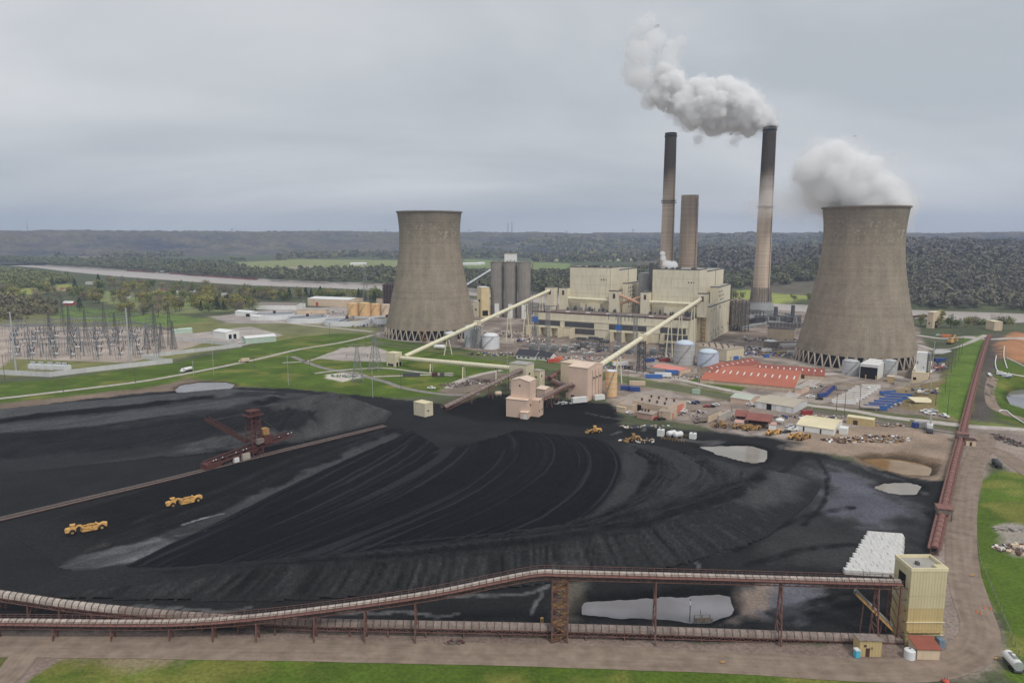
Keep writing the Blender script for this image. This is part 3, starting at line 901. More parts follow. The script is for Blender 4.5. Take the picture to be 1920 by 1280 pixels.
# ------------------------------------------------------------------ roads
def road_mat(name, c1, c2):
 m, nt, N, L, b = nodes_of(name)
 uv = N.new("ShaderNodeUVMap")
 mp = N.new("ShaderNodeMapping"); mp.inputs['Scale'].default_value = (0.03,8,1)
 L.new(uv.outputs[0], mp.inputs[0])
 nz = N.new("ShaderNodeTexNoise"); nz.inputs['Scale'].default_value = 1.0; nz.inputs['Detail'].default_value = 6
 L.new(mp.outputs[0], nz.inputs['Vector'])
 geo = N.new("ShaderNodeNewGeometry")
 n2 = N.new("ShaderNodeTexNoise"); n2.inputs['Scale'].default_value = 0.22; n2.inputs['Detail'].default_value = 8; n2.inputs['Roughness'].default_value = .62
 L.new(geo.outputs['Position'], n2.inputs['Vector'])
 ad = N.new("ShaderNodeMath"); ad.operation = 'MULTIPLY_ADD'; ad.inputs[1].default_value = .6; L.new(nz.outputs['Fac'], ad.inputs[0])
 n3 = N.new("ShaderNodeMath"); n3.operation = 'MULTIPLY'; n3.inputs[1].default_value = 1.4; L.new(n2.outputs['Fac'], n3.inputs[0]); L.new(n3.outputs[0], ad.inputs[2])
 hf = N.new("ShaderNodeMath"); hf.operation = 'MULTIPLY'; hf.inputs[1].default_value = 0.5; L.new(ad.outputs[0], hf.inputs[0])
 rp = N.new("ShaderNodeValToRGB"); rp.color_ramp.elements[0].position = 0.36; rp.color_ramp.elements[1].position = 0.64
 rp.color_ramp.elements[0].color = (*c1,1); rp.color_ramp.elements[1].color = (*c2,1)
 L.new(hf.outputs[0], rp.inputs[0]); L.new(rp.outputs[0], b.inputs['Base Color'])
 b.inputs['Roughness'].default_value = 0.95; b.inputs['Specular IOR Level'].default_value = 0.1
 return m
M_DIRTROAD = road_mat('dirt_road', S(108,95,84,.78), S(138,123,110,.78))
M_PALEROAD = road_mat('pale_road', S(140,132,126,.72), S(172,164,158,.72))
M_ASPHALT = road_mat('asphalt_road', S(104,100,98,.72), S(134,128,124,.72))
def road(pts, width, m, name='road', lift=0.07, taper=None):
 P = np.array([G(px, py)[:2] for px, py in pts])
 n = max(12, int(sum(np.hypot(*(P[1:] - P[:-1]).T)) / 5))
 C = cat(P, n)
 T = np.gradient(C, axis=0); T /= np.linalg.norm(T, axis=1)[:, None] + 1e-9
 Nn = np.stack([-T[:, 1], T[:, 0]], 1)
 s = np.concatenate([[0], np.cumsum(np.hypot(*(C[1:] - C[:-1]).T))])
 ks = np.linspace(-.5,.5,7)
 wj = 1 + 0.10 * (vnoise(s / 9, s * 0 + 3.3,4) - .5)
 X = C[:, 0][:, None] + Nn[:, 0][:, None] * ks * width * wj[:, None]
 Y = C[:, 1][:, None] + Nn[:, 1][:, None] * ks * width * wj[:, None]
 Z = HG(X.ravel(), Y.ravel()) + lift
 idx = np.arange(X.size).reshape(X.shape)
 F = np.stack([idx[:-1, :-1], idx[:-1,1:], idx[1:, 1:], idx[1:, :-1]], -1).reshape(-1,4)
 o = np_mesh(name, np.stack([X.ravel(), Y.ravel(), Z], 1), F[:, ::-1], m, True)
 uv = o.data.uv_layers.new(name='UVMap')
 UU = np.repeat(s, 7); VV = np.tile(ks, n)
 li = np.empty(len(o.data.loops), np.int32); o.data.loops.foreach_get('vertex_index', li)
 uv.data.foreach_set('uv', np.stack([UU[li], VV[li]], 1).astype(np.float32).ravel())
 return tag(o, kind='structure')
road([(-300,1208),(0,1211),(300,1214),(600,1219),(960,1227),(1300,1238),(1520,1250),(1640,1256),(1740,1252),(1815,1228),(1838,1185),(1822,1130),(1806,1070),(1802,1010),(1806,950),(1822,880),(1846,830),(1850,812)], 9.5, M_DIRTROAD, lift=0.09)
road([(60,1214),(40,1235),(20,1262),(-10,1290)], 7, M_DIRTROAD, lift=0.12)
road([(1846,838),(1880,850),(1920,880),(2000,930)], 9, M_DIRTROAD, lift=0.12)
road([(1862,706),(1856,730),(1858,752),(1875,770),(1920,786),(2000,800)], 6, M_DIRTROAD, lift=0.1)
road([(2050,826),(1920,806),(1830,800),(1700,786),(1600,770),(1500,757),(1420,742),(1330,724),(1240,704),(1160,692)], 7, M_PALEROAD)
road([(-200,768),(0,747),(120,733),(250,717),(340,702),(470,676),(560,655),(640,642),(700,628),(740,618)], 5.5, M_PALEROAD)
road([(548,668),(600,688),(660,700),(720,715),(760,728),(840,740),(900,738)], 5, M_ASPHALT)
road([(470,592),(530,604),(640,616),(700,622)], 7, M_PALEROAD)
road([(-300,614),(0,608),(200,594),(330,582),(480,578),(560,574)], 8, M_ASPHALT)
road([(840,728),(860,715),(900,702),(940,694)], 6, M_PALEROAD, lift=0.1)
road([(700,706),(760,704),(820,702),(850,704)], 4.5, M_PALEROAD)
road([(590,700),(640,694),(720,690),(790,698),(850,700)], 4, M_PALEROAD, lift=0.11)
road([(530,680),(580,676),(620,662),(660,650)], 3.5, M_PALEROAD)
road([(1480,720),(1520,705),(1580,700),(1660,702),(1700,712)], 9, M_PALEROAD)
road([(1480,745),(1500,730),(1530,712)], 9, M_PALEROAD, lift=0.1)
road([(1720,646),(1790,652),(1850,628)], 6, M_PALEROAD)
road([(1718,628),(1800,632),(1850,636),(1960,640)], 9, M_PALEROAD)
# railway beside the works
M_BALLAST = mat('ballast', S(96,88,82,.72),0.95,.3,1.5)
for k, o_ in enumerate((0,5)):
 road([(700,640 + o_),(880,662 + o_),(1000,679 + o_),(1160,706 + o_),(1372,744 + o_ * .8),(1500,764 + o_),(1700,794 + o_),(1800,810 + o_)], 3.2, M_BALLAST, 'railway_track', 0.08)
# ------------------------------------------------------------------ shared materials
M_RUST = mat('rusty_steel', S(98,68,60,.62),0.85,.45,0.9, streak=.4)
M_RUSTD = mat('dark_rusty_steel', S(70,44,40,.6),0.9,.4,0.9)
M_RUSTR = mat('red_rusty_sheet', S(114,76,68,.62),0.8,.3,0.5, streak=.3)
M_HOOD = mat('weathered_white_sheet', S(152,143,134,.72),0.8,.35,0.8, stain=S(120,96,84,.6), stain_amt=.7, rnd=.14)
M_HOODG = mat('grimy_grey_sheet', S(116,104,97,.66),0.8,.35,0.8, stain=S(92,66,58,.6), stain_amt=.6, rnd=.14)
M_CREAM = mat('cream_cladding', S(198,189,164,.68),0.6,.12,0.05, streak=.6, stain=S(142,124,94,.66), rib=.35, ribscale=1.0)
M_CREAM2 = mat('aged_cream_cladding', S(188,178,150,.68),0.65,.14,0.06, streak=.4, stain=S(128,112,86,.6), rib=.4, ribscale=.8)
M_YELLOW = mat('yellowed_cladding', S(176,154,100,.72),0.65,.16,0.1, streak=.35, stain=S(140,110,62,.6), rib=.5, ribscale=1.3)
M_TCREAM = mat('transfer_tower_cladding', S(180,168,128,.72),0.6,.12,0.12, streak=.22, stain=S(150,128,84,.6), rib=.6, ribscale=1.3)
M_TUBE = mat('pale_yellow_tube', S(206,199,168,.72),0.5,.10,0.2, streak=.15, stain=S(150,130,96,.6))
M_PINK = mat('pink_cladding', S(188,160,140,.66),0.6,.10,0.08, streak=.22, stain=S(150,122,104,.6), rib=.35, ribscale=1.2)
M_PINKR = mat('pink_roof_sheet', S(208,182,160,.66),0.55,.12,0.15)
M_TAN = mat('tan_cladding', S(172,152,126,.56),0.65,.14,0.1, streak=.3)
M_BRICK = mat('tan_block_wall', S(160,140,118,.56),0.85,.16,0.4, streak=.2)
M_WHITE = mat('white_sheet', S(206,206,204,.62),0.5,.10,0.3, streak=.2, rnd=.04)
M_WALLW = mat('white_wall', S(196,196,192,.58),0.55,.10,0.2, streak=.2, rib=.3, ribscale=1.2)
M_ROOFC = mat('cream_roof', S(216,202,160,.68),0.55,.12,0.15, streak=.15)
M_ROOFG = mat('grey_roof', S(142,138,130,.68),0.7,.18,0.2)
M_ROOFRED = mat('red_metal_roof', S(176,92,62,.8),0.6,.16,0.1, streak=.3, stain=S(116,64,54,.66), rib=.4, ribscale=.8)
M_ROOFRED2 = mat('dark_red_metal_roof', S(146,76,58,.8),0.65,.2,0.1, streak=.3, stain=S(100,60,54,.66), rib=.4, ribscale=.8)
M_ROOFBR = mat('brown_red_roof', S(124,70,60,.66),0.7,.2,0.2)
M_DARK = mat('dark_opening', (0.012,0.012,0.014),0.8,.2,1)
M_GLASS = mat('window_glass', (0.02,0.024,0.03),0.12,.1,1, spec=.6)
M_BUS = mat('weathered_bus_steel', S(104,105,108,.64),0.6,.2,0.5)
M_GALV = mat('galvanised_steel', S(150,152,154,.6),0.5,.15,0.5, metal=.3)
M_STEEL = mat('grey_steel', S(112,112,112,.6),0.6,.2,0.5)
M_DSTEEL = mat('dark_steel', S(70,70,72,.6),0.7,.3,0.6)
M_LOUVRE = mat('dark_louvre', S(74,72,76,.6),0.7,.2,0.3, rib=.6, ribscale=1.2, ribaxis=2)
M_CONC = mat('concrete', S(150,142,132,.62),0.9,.18,0.25, streak=.25)
M_CONCD = mat('dark_concrete', S(112,104,96,.62),0.9,.2,0.2, streak=.35)
M_WOOD = mat('pole_wood', S(84,74,66,.6),0.9,.25,0.6)
M_BLUE = mat('blue_paint', S(44,88,150,.6),0.45,.15,0.4, streak=.15, rnd=.08)
M_BLUED = mat('dark_blue_paint', S(40,62,120,.6),0.45,.15,0.4, rnd=.06)
M_RED = mat('red_paint', S(166,58,44,.6),0.5,.18,0.4)
M_ORANGE = mat('orange_paint', S(214,112,44,.6),0.5,.15,0.4)
M_GREEN = mat('green_paint', S(44,104,70,.6),0.5,.15,0.4)
M_TEAL = mat('teal_plastic', S(40,150,172,.58),0.45,.08,0.5)
M_CAT = mat('machine_yellow', S(188,140,58,.62),0.6,.3,0.9, stain=S(84,66,42,.6), stain_amt=.7)
M_CATD = mat('dirty_machine_yellow', S(146,110,56,.62),0.7,.4,0.8, stain=S(70,54,36,.6), stain_amt=.6)
M_TYRE = mat('rubber', (0.018,0.017,0.017),0.9,.3,2)
M_BALE = mat('white_wrapped_bale', S(186,184,180,.8),0.6,.16,.8, rnd=.06)
M_TANKW = mat('white_tank', S(176,178,180,.58),0.5,.08,0.2, streak=.18)
M_TANKG = mat('grey_tank', S(146,144,142,.58),0.6,.10,0.2, streak=.2, rib=.3, ribscale=.35, ribaxis=2)
M_TANKB = mat('blue_grey_tank', S(164,176,194,.58),0.55,.08,0.2, streak=.2, rib=.3, ribscale=.35, ribaxis=2)
M_TANKY = mat('ochre_tank', S(186,150,96,.58),0.6,.15,0.2, streak=.45, stain=S(128,92,56,.6))
M_GALVT = mat('corrugated_galvanised', S(156,158,160,.6),0.5,.12,0.3, metal=.2, streak=.3, rib=.6, ribscale=.5, ribaxis=2)
M_CHAR = mat('charcoal_shingle', S(52,52,58,.66),0.85,.2,0.6)

def vlerp(a, b, t):
 return tuple(a[i] + (b[i] - a[i]) * t for i in range(3))
def resample(P, step):
 """points along a polyline, about step apart, corners rounded"""
 P = np.array(P, float)
 C = cat(P, 40 * len(P)) if len(P) > 2 else P
 s = np.concatenate([[0], np.cumsum(np.linalg.norm(C[1:] - C[:-1], axis=1))])
 n = max(2, int(round(s[-1] / step)) + 1)
 t = np.linspace(0, s[-1], n)
 return np.stack([np.interp(t, s, C[:, i]) for i in range(3)], 1)
def frame_at(P, i):
 d = P[min(i + 1, len(P) - 1)] - P[max(i - 1,0)]
 d = d / np.linalg.norm(d)
 s = np.cross(d, (0,0,1)); s /= np.linalg.norm(s)
 return d, s, np.cross(s, d)
def conveyor(name, label, cat_, P, width, hood, step, truss, mh, mr, bents=(), rails=(1,), deck=0.9, rail_h=1.1, panels=True, group=None, rail_step=1):
 """covered belt on a truss: P runs along the belt; hood = arch height, truss = depth below the belt; bents = x-positions of trestles"""
 P = resample(P, step)
 root = thing(name, label, cat_, tuple(P[0]),0, group)
 n = len(P)
 ribs, chord, belt, walk, rail = MB(), MB(), MB(), MB(), MB()
 arch = [(-1,0)] + [(-math.cos(math.pi * k / 6), math.sin(math.pi * k / 6)) for k in range(1,6)] + [(1,0)]
 for i in range(n - 1):
  d, s, u = frame_at(P, i)
  a, b = P[i] + d * 0.12, P[i + 1] - d * 0.06
  pa = [a + s * (x * width / 2) + u * (z * hood + .25) for x, z in arch]
  pb = [b + s * (x * width / 2) + u * (z * hood + .25) for x, z in arch]
  m = MB()
  k = len(arch)
  m.poly(pa + pb, [(j, j + 1, k + j + 1, k + j) for j in range(k - 1)] + [(k - 1,0, k, 2 * k - 1), tuple(range(k - 1,-1,-1)), tuple(range(k, 2 * k))])
  if panels: m.build('hood_panel', (M_HOOD if name == 'lower_conveyor' and i < 34 else mh), root, world=True)
  c0 = P[i]
  for j in range(len(arch) - 1):
   q0 = c0 + s * (arch[j][0] * width / 2 * 1.07) + u * (arch[j][1] * hood * 1.07 + .25)
   q1 = c0 + s * (arch[j + 1][0] * width / 2 * 1.07) + u * (arch[j + 1][1] * hood * 1.07 + .25)
   ribs.beam(q0, q1,0.13)
  for sd in (-1,1):
   o = s * (sd * width / 2)
   for zz in (0.1,-truss):
    chord.beam(P[i] + o + u * zz, P[i + 1] + o + u * zz, 0.22)
   chord.beam(P[i] + o + u * 0.1, P[i] + o - u * truss, 0.14)
   if i % 2: chord.beam(P[i] + o + u * .1, P[i + 1] + o - u * truss, 0.12)
   else: chord.beam(P[i] + o - u * truss, P[i + 1] + o + u * .1,0.12)
  belt.beam(P[i] + u * .05, P[i + 1] + u * .05, width * .8,0.12)
  for sd in rails:
   o0, o1 = s * (sd * (width / 2 + .05)), s * (sd * (width / 2 + deck))
   om = (o0 + o1) / 2
   walk.beam(P[i] + om - u * .02, P[i + 1] + om - u * .02, deck, 0.08)
   rail.beam(P[i] + o1 + u * rail_h, P[i + 1] + o1 + u * rail_h, 0.09)
   rail.beam(P[i] + o1 + u * rail_h * .5, P[i + 1] + o1 + u * rail_h * .5,0.06)
   if i % rail_step == 0: rail.beam(P[i] + o1, P[i] + o1 + u * rail_h, 0.09)
 if not panels: ribs = MB()
 if ribs.f: ribs.build('hood_rib', mr, root, world=True)['kind'] = 'stuff'
 chord.build('truss', mr, root, world=True)
 belt.build('belt', M_DARK, root, world=True)
 if walk.f:
  walk.build('walkway', M_RUSTR, root, world=True)['kind'] = 'stuff'
  rail.build('handrail', mr, root, world=True)
 for t in bents:
  i = min(n - 1, max(0, int(t * (n - 1))))
  d, s, u = frame_at(P, i)
  gz = ground_z(P[i][0], P[i][1])
  top = P[i][2] - truss
  if top - gz < 0.4: continue
  sp = min(1.6,0.1 * (top - gz)) + width / 2
  legs = []
  for sd in (-1,1):
   m = MB()
   a = (P[i][0] + s[0] * sd * width / 2, P[i][1] + s[1] * sd * width / 2, top)
   b = (P[i][0] + s[0] * sd * sp, P[i][1] + s[1] * sd * sp, gz - .2)
   m.beam(a, b, 0.34)
   m.build('trestle_leg', mr, root, world=True)
   legs.append((a, b))
  m = MB()
  ns_ = max(1, int((top - gz) / 4))
  for k in range(ns_):
   t0, t1 = k / ns_, (k + 1) / ns_
   m.beam(vlerp(*legs[0], t0), vlerp(*legs[1], t1),0.15)
   m.beam(vlerp(*legs[1], t0), vlerp(*legs[0], t1),0.15)
   m.beam(vlerp(*legs[0], t0), vlerp(*legs[1], t0),0.2)
  m.build('trestle_brace', mr, root, world=True)
 return root, P

# ------------------------------------------------------------------ conveyors across the front
def col_at(px, Y, z):
 """ground column: x such that the point (x, Y, z) is seen at px"""
 lo, hi = -3 * Y, 3 * Y
 for _ in range(50):
  mid = (lo + hi) / 2
  if proj(mid, Y, z)[0] < px: lo = mid
  else: hi = mid
 return lo
def cpt(px, py, Y):
 p = atY(px, py, Y)
 return (p[0], p[1], p[2])
K1 = [cpt(-170,1096,187), cpt(0,1117,182), cpt(130,1136,178), cpt(260,1150,175), cpt(400,1161,172.5), cpt(560,1169.5,171), cpt(760,1174,170.3), cpt(960,1178,169.6), cpt(1200,1184.5,168.6), cpt(1440,1193,167.8), cpt(1690,1202,167)]
conveyor('lower_conveyor', 'low covered coal conveyor with pale hood panels along the dirt road', 'conveyor', K1,2.2,1.5,2.0,0.9, M_HOODG, M_RUST, bents=[i / 27 for i in range(1,27)], rails=(-1,), deck=.8, rail_h=.5)
K2 = [cpt(-170,1166,168.6), cpt(0,1165,168.4), cpt(200,1167,168.2), cpt(340,1166,168.1), cpt(470,1157,168), cpt(640,1137,168), cpt(810,1112,168), cpt(940,1086,168), cpt(1010,1073.5,167.9), cpt(1060,1074,167.8), cpt(1180,1077,167.6), cpt(1350,1081.5,167.4), cpt(1520,1086.5,167.2), cpt(1688,1091,167)]
c2, P2 = conveyor('elevated_conveyor', 'elevated rusty conveyor gallery climbing on trestles to the cream transfer tower', 'conveyor', K2,1.5,0.55,1.9,1.5, M_HOOD, M_RUST,
     bents=[.03,.09,.15,.21,.27,.31,.36,.415,.47,.52,.76,.885,.985], rails=(-1,1), deck=1.0, rail_h=1.15)
# lattice trestle tower with stair under the conveyor's bend
bx_, by_ = cpt(1050,1080,167.8)[0], 167.8
tr = thing('trestle_tower', 'rusty lattice stair tower under the bend of the elevated conveyor', 'trestle', (bx_, by_, 0))
zt = 17.0
for sx in (-2.0,2.0):
 for sy in (-1.3,1.3):
  m = MB(); m.beam((sx, sy, 0),(sx, sy, zt),0.4); m.build('leg', M_RUST, tr)
st = MB(); br = MB()
nl = 7
for k in range(nl):
 z0, z1 = zt * k / nl, zt * (k + 1) / nl
 a = (-1.6,1.6) if k % 2 == 0 else (1.6,-1.6)
 m = MB(); m.beam((a[0], -.5, z0),(a[1], -.5, z1),0.9,0.16); m.beam((a[0], -1.0, z0 + 1),(a[1], -1.0, z1 + 1),0.1)
 m.box(-1.9,1.9,-1.2,1.2, z1 - .08, z1) if k % 2 else m.box(a[1] - .6, a[1] + .3,-1.2,1.2, z1 - .08, z1)
 m.build('stair_flight', M_CATD, tr)
 for sy in (-1.3,1.3):
  br.beam((-2, sy, z0),(2, sy, z1),.16); br.beam((2, sy, z0),(-2, sy, z1),.16); br.beam((-2, sy, z1),(2, sy, z1),.22)
 for sx in (-2,2):
  br.beam((sx, -1.3, z0),(sx, 1.3, z1),.16); br.beam((sx, -1.3, z1),(sx, 1.3, z1),.22)
br.build('bracing', M_RUST, tr)

# the long belt along the right
K3px = [(1751,1040),(1760,1000),(1769,962),(1780,915),(1790,872),(1801,830),(1810,792),(1820,752),(1830,712),(1842,670),(1850,645),(1856,632)]
K3 = [G(px, py, 2.0) for px, py in K3px]
conveyor('long_conveyor', 'long straight rust-red conveyor running from the works down to the dirt road', 'conveyor', K3,2.1,0.8,5.0,1.2, M_RUSTR, M_RUST, bents=[i / 30 for i in range(30)], rails=(-1,1), deck=.9, rail_h=1.0)
for (px, py), lb in (((1768,972), 'small rusty drive house straddling the long conveyor beside the pale puddle'),((1803,828), 'small rusty drive house straddling the long conveyor near the road crossing')):
 p = G(px, py)
 t = thing('drive_house', lb, 'machinery', (p[0], p[1], p[2]), R(-20))
 MB().box(-2.4,2.4,-2.5,2.5,2.4,4.6).build('cabin', M_HOODG, t)
 MB().box(-2.7,2.7,-2.8,2.8,4.6,4.8).build('roof', M_RUSTR, t)
 for sx in (-2.2,2.2):
  for sy in (-2.2,2.2):
   MB().beam((sx, sy, -.2),(sx, sy, 2.4),.3).build('leg', M_RUST, t)
p = G(1818,834)
t = thing('pump_house', 'small tan hut beside the long conveyor at the road crossing', 'hut', p, R(-20))
MB().box(-2.2,2.2,-2,2,0,3).build('wall', M_TAN, t)
MB().box(-2.5,2.5,-2.3,2.3,3,3.25).build('roof', M_RUSTD, t)
MB().box(-.5,.5,-2.06,-1.98,0,2.1).build('door', M_RUSTD, t)

# ------------------------------------------------------------------ transfer tower at the corner
tl = Gz(1697,1209); trr = Gz(1761,1207)
ww = trr[0] - tl[0]
root = thing('transfer_tower', 'tall cream corrugated conveyor transfer tower at the corner of the dirt road', 'tower', (tl[0], tl[1], 0),0)
dd, H = 7.6,20.3
for z0, z1, o, mm in ((0,3.0,.0, M_YELLOW),(3.0,6.5,.05, M_YELLOW),(6.5,10.2,0.0, M_YELLOW),(10.2,13.6,.06, M_TCREAM),(13.6, H, 0.02, M_TCREAM)):
 MB().box(-o, ww + o, -o, dd + o, z0, z1 - .05).build('cladding_panel', mm, root)
m = MB()
for a in ((-.15, ww + .15,-.15,.15),(-.15, ww + .15, dd - .15, dd + .15),(-.15,.15,.15, dd - .15),(ww - .15, ww + .15,.15, dd - .15)):
 m.box(*a, H, H + .9)
m.build('parapet', M_ROOFC, root)
MB().box(.15, ww - .15,.15, dd - .15, H - .04, H + .1).build('roof', M_ROOFG, root)
MB().box(3,3.8,3,4, H + .1, H + .9).build('roof_vent', M_DSTEEL, root)
MB().box(ww - 2.6, ww - .15,.15,2.2, H + .1, H + .86).build('stair_head', M_TCREAM, root)
m = MB()
for zz in (3.0,6.5): m.box(-.35, ww + .35,-.35,-.1, zz - .12, zz + .1)
m.build('ledge', M_ROOFC, root)
m = MB()
for k in range(9):
 m.beam((ww * k / 8,-1.1,4.2),(ww * k / 8,-1.1,5.3),.07)
m.beam((0,-1.1,5.3),(ww, -1.1,5.3),.08); m.beam((0,-1.1,4.75),(ww, -1.1,4.75),.06); m.box(0, ww, -1.1,-.1,4.1,4.2)
m.build('gallery', M_YELLOW, root)
m = MB(); m.box(ww + .05, ww + .9,2,3.4,0,14); m.beam((ww + .5,2.7,14),(ww + .5,2.7,19),.5)
m.build('ladder_cage', M_RUST, root)
m = MB(); m.box(-.06,-.01,2.2,5.4,14.6,18.2); m.build('belt_opening', M_DARK, root)
for sy in (1.0,6.2):
 MB().beam((-1.6, sy, 0),(-1.6, sy, 16),.45).build('support_column', M_RUST, root)
m = MB()
for k in range(5): m.beam((-1.6,1,3 * k),(-1.6,6.2,3 * k + 3),.18); m.beam((-1.6,1,3 * k + 3),(0,1,3 * k + 3),.2)
m.build('column_brace', M_RUST, root)
# inclined side chute
a = cpt(1603,1110,170); b = cpt(1672,1178,168.5)
ch = thing('inclined_chute', 'dark inclined conveyor with yellow handrail dropping under the elevated gallery', 'conveyor', (b[0], b[1], 0))
a = Vector(a); b = Vector(b)
m = MB(); m.beam(a, b, 1.3,.8); m.build('belt_frame', M_DSTEEL, ch, world=True)
m = MB(); m.beam(a + Vector((-.2,-.9,.5)), b + Vector((-.2,-.9,.5)),.14); m.beam(a + Vector((-.2,-.9,0)), b + Vector((-.2,-.9,0)),.2,.3); m.build('handrail', M_CAT, ch, world=True)
m = MB(); m.tube(a + Vector((.2,.4,.5)), b + Vector((.2,.4,.5)),.45); m.build('cover', M_STEEL, ch, world=True)
for k in (.25,.5,.75):
 q = a.lerp(b, k); m = MB(); m.beam(q, (q[0] - .6, q[1], 0),.25); m.build('leg', M_RUST, ch, world=True)

# ------------------------------------------------------------------ small buildings: footprints from image corners
def shed(name, label, cat_, Lp, Rp, depth=None, xb=None, h=4.0, top=None, roof='gable', rise=1.0, over=0.3, wall=None, rmat=None, doors=(), windows=(), ridge='x', group=None, base=None, vents=0, skylights=0, parapet=0.0, trim=None):
 """front wall from pixel Lp to pixel Rp on the ground; depth in metres or by the image column xb of the rear right corner.
 doors/windows: (u0,u1,z0,z1,material[,face]) with u as a fraction of the wall; face 'f','r','l'"""
 g = Gz if base is None else (lambda a, b: Gz(a, b, base))
 p, q = g(*Lp), g(*Rp)
 L = math.hypot(q[0] - p[0], q[1] - p[1])
 rz = math.atan2(q[1] - p[1], q[0] - p[0])
 z0 = p[2]
 if xb is not None:
  vx, vy = -math.sin(rz), math.cos(rz)
  depth = 1.0
  for k in range(1,2400):
   dd = k * .1
   if (proj(q[0] + vx * dd, q[1] + vy * dd, z0)[0] >= xb): depth = dd; break
  else: depth = 20
 if top is not None: h = height_at(p[0], p[1], top) - z0
 t = thing(name, label, cat_, (p[0], p[1], z0), rz, group)
 w, D = L, depth
 wm = wall or M_TAN; rm = rmat or M_ROOFG
 if roof == 'flat':
  MB().box(0, w, 0, D, -.3, h).build('wall', wm, t)
  m = MB()
  if parapet > 0:
   e = .3
   for a in ((0, w, 0, e),(0, w, D - e, D),(0, e, e, D - e),(w - e, w, e, D - e)): m.box(*a, h, h + parapet)
   m.build('parapet', trim or wm, t)
   MB().box(e, w - e, e, D - e, h, h + .08).build('roof', rm, t)
  else:
   m.box(-over, w + over, -over, D + over, h, h + .25); m.build('roof', rm, t)
  topz = h + .1
 elif roof == 'mono':
  MB().prism_x([(0,-.3),(D, -.3),(D, h + rise),(0, h)], 0, w).build('wall', wm, t)
  o = over
  m = MB(); m.prism_x([(-o, h - o * rise / D + .02),(D + o, h + rise + o * rise / D + .02),(D + o, h + rise + .2 + o * rise / D),(-o, h + .2 - o * rise / D)], -o, w + o); m.build('roof', rm, t)
  topz = h
 else:
  o = over
  if ridge == 'x':
   MB().prism_x([(0,-.3),(D, -.3),(D, h),(D / 2, h + rise),(0, h)], 0, w).build('wall', wm, t)
   for sgn in (0,1):
    y0, y1 = (-o, D / 2) if sgn == 0 else (D + o, D / 2)
    zz = h - o * rise / (D / 2)
    m = MB(); pts = [(y0, zz + .02),(y1, h + rise + .02),(y1, h + rise + .2),(y0, zz + .2)]
    m.prism_x(pts, -o, w + o); rf = m.build('roof_slope', rm, t)
    if skylights and sgn == 0:
     for k in range(skylights):
      xx = w * (k + .5) / skylights
      m = MB(); c0, c1 = .5,.7
      za, zb = h + rise * c0 + .24, h + rise * c1 + .24
      ya, yb = D / 2 * c0, D / 2 * c1
      m.poly([(xx - .4, ya, za),(xx + .4, ya, za),(xx + .4, yb, zb),(xx - .4, yb, zb),(xx - .4, ya, za + .3),(xx + .4, ya, za + .3),(xx + .4, yb, zb + .3),(xx - .4, yb, zb + .3)],
        [(3,2,1,0),(4,5,6,7),(0,1,5,4),(1,2,6,5),(2,3,7,6),(3,0,4,7)])
      m.build('skylight', M_WHITE, rf)
  else:
   MB().prism([(0,-.3),(w, -.3),(w, h),(w / 2, h + rise),(0, h)][::-1], 0, D).build('wall', wm, t)
   for sgn in (0,1):
    x0, x1 = (-o, w / 2) if sgn == 0 else (w + o, w / 2)
    zz = h - o * rise / (w / 2)
    m = MB(); m.prism([(x0, zz + .02),(x1, h + rise + .02),(x1, h + rise + .2),(x0, zz + .2)], -o, D + o); m.build('roof_slope', rm, t)
  topz = h + rise * .5
 for dtup in list(doors) + list(windows):
  kind = 'door' if dtup in doors else 'window'
  u0, u1, za, zb, mm = dtup[:5]; face = dtup[5] if len(dtup) > 5 else 'f'
  m = MB()
  if face == 'f':
   m.box(u0 * w, u1 * w, -.07,.02, za, zb)
  elif face == 'r':
   m.box(w - .02, w + .07, u0 * D, u1 * D, za, zb)
  else:
   m.box(-.07,.02, u0 * D, u1 * D, za, zb)
  m.build(kind, mm, t)
 for k in range(vents):
  vx_, vy_ = w * (k % 4 + .6) / 4.6, D * (k // 4 + .5) / max(1,(vents + 3) // 4)
  m = MB(); m.tube((vx_, vy_, topz),(vx_, vy_, topz + 1.0),.5, n=8); m.tube((vx_, vy_, topz + 1.0),(vx_, vy_, topz + 1.5),.8, n=8)
  m.build('roof_vent', M_RUSTD, t)
 return t
shed('field_hut', 'small yellow hut with brown door under the elevated conveyor', 'hut', (1611,1230),(1652,1231), depth=3.6, h=4.3, roof='mono', rise=-.5, wall=M_YELLOW, rmat=M_HOODG,
  doors=[(.28,.46,.05,2.3, M_RUSTD)], windows=[(.18,.30,2.6,3.2, M_RUSTD),(.5,.6,2.0,2.6, M_HOODG)])
shed('store_shed', 'low tan shed with rusty red roof at the foot of the transfer tower', 'shed', (1719,1236),(1761,1237), depth=4.2, h=2.9, roof='mono', rise=.7, over=.35, wall=M_TAN, rmat=M_ROOFRED2)
p = Gz(1606,1231)
t = thing('portable_toilet', 'turquoise portable toilet beside the yellow hut', 'toilet', p, R(4))
MB().box(-.6,.6,-.6,.6,.1,2.0).build('cabin', M_TEAL, t)
MB().prism([(-.65,2.0),(.65,2.0),(.5,2.25),(-.5,2.25)][::-1], -.65,.65).build('roof', M_WHITE, t)
MB().box(-.42,.42,-.64,-.59,.25,1.9).build('door', M_TEAL, t)
MB().box(-.7,.7,-.7,.7,0,.1).build('skid', M_DSTEEL, t)
p = Gz(1705,1233)
t = thing('water_tank', 'squat grey steel tank standing before the transfer tower', 'tank', p)
MB().lathe([(1.3,0),(1.3,2.2),(1.2,2.3),(.2,2.55)], 24).build('shell', M_TANKW, t, smooth=False)
MB().tube((0,0,2.5),(0,0,2.8),.25).build('hatch', M_STEEL, t)
MB().beam((1.35,-.2,0),(1.35,-.2,2.4),.12,.4).build('ladder', M_DSTEEL, t)
p = Gz(1765,1214)
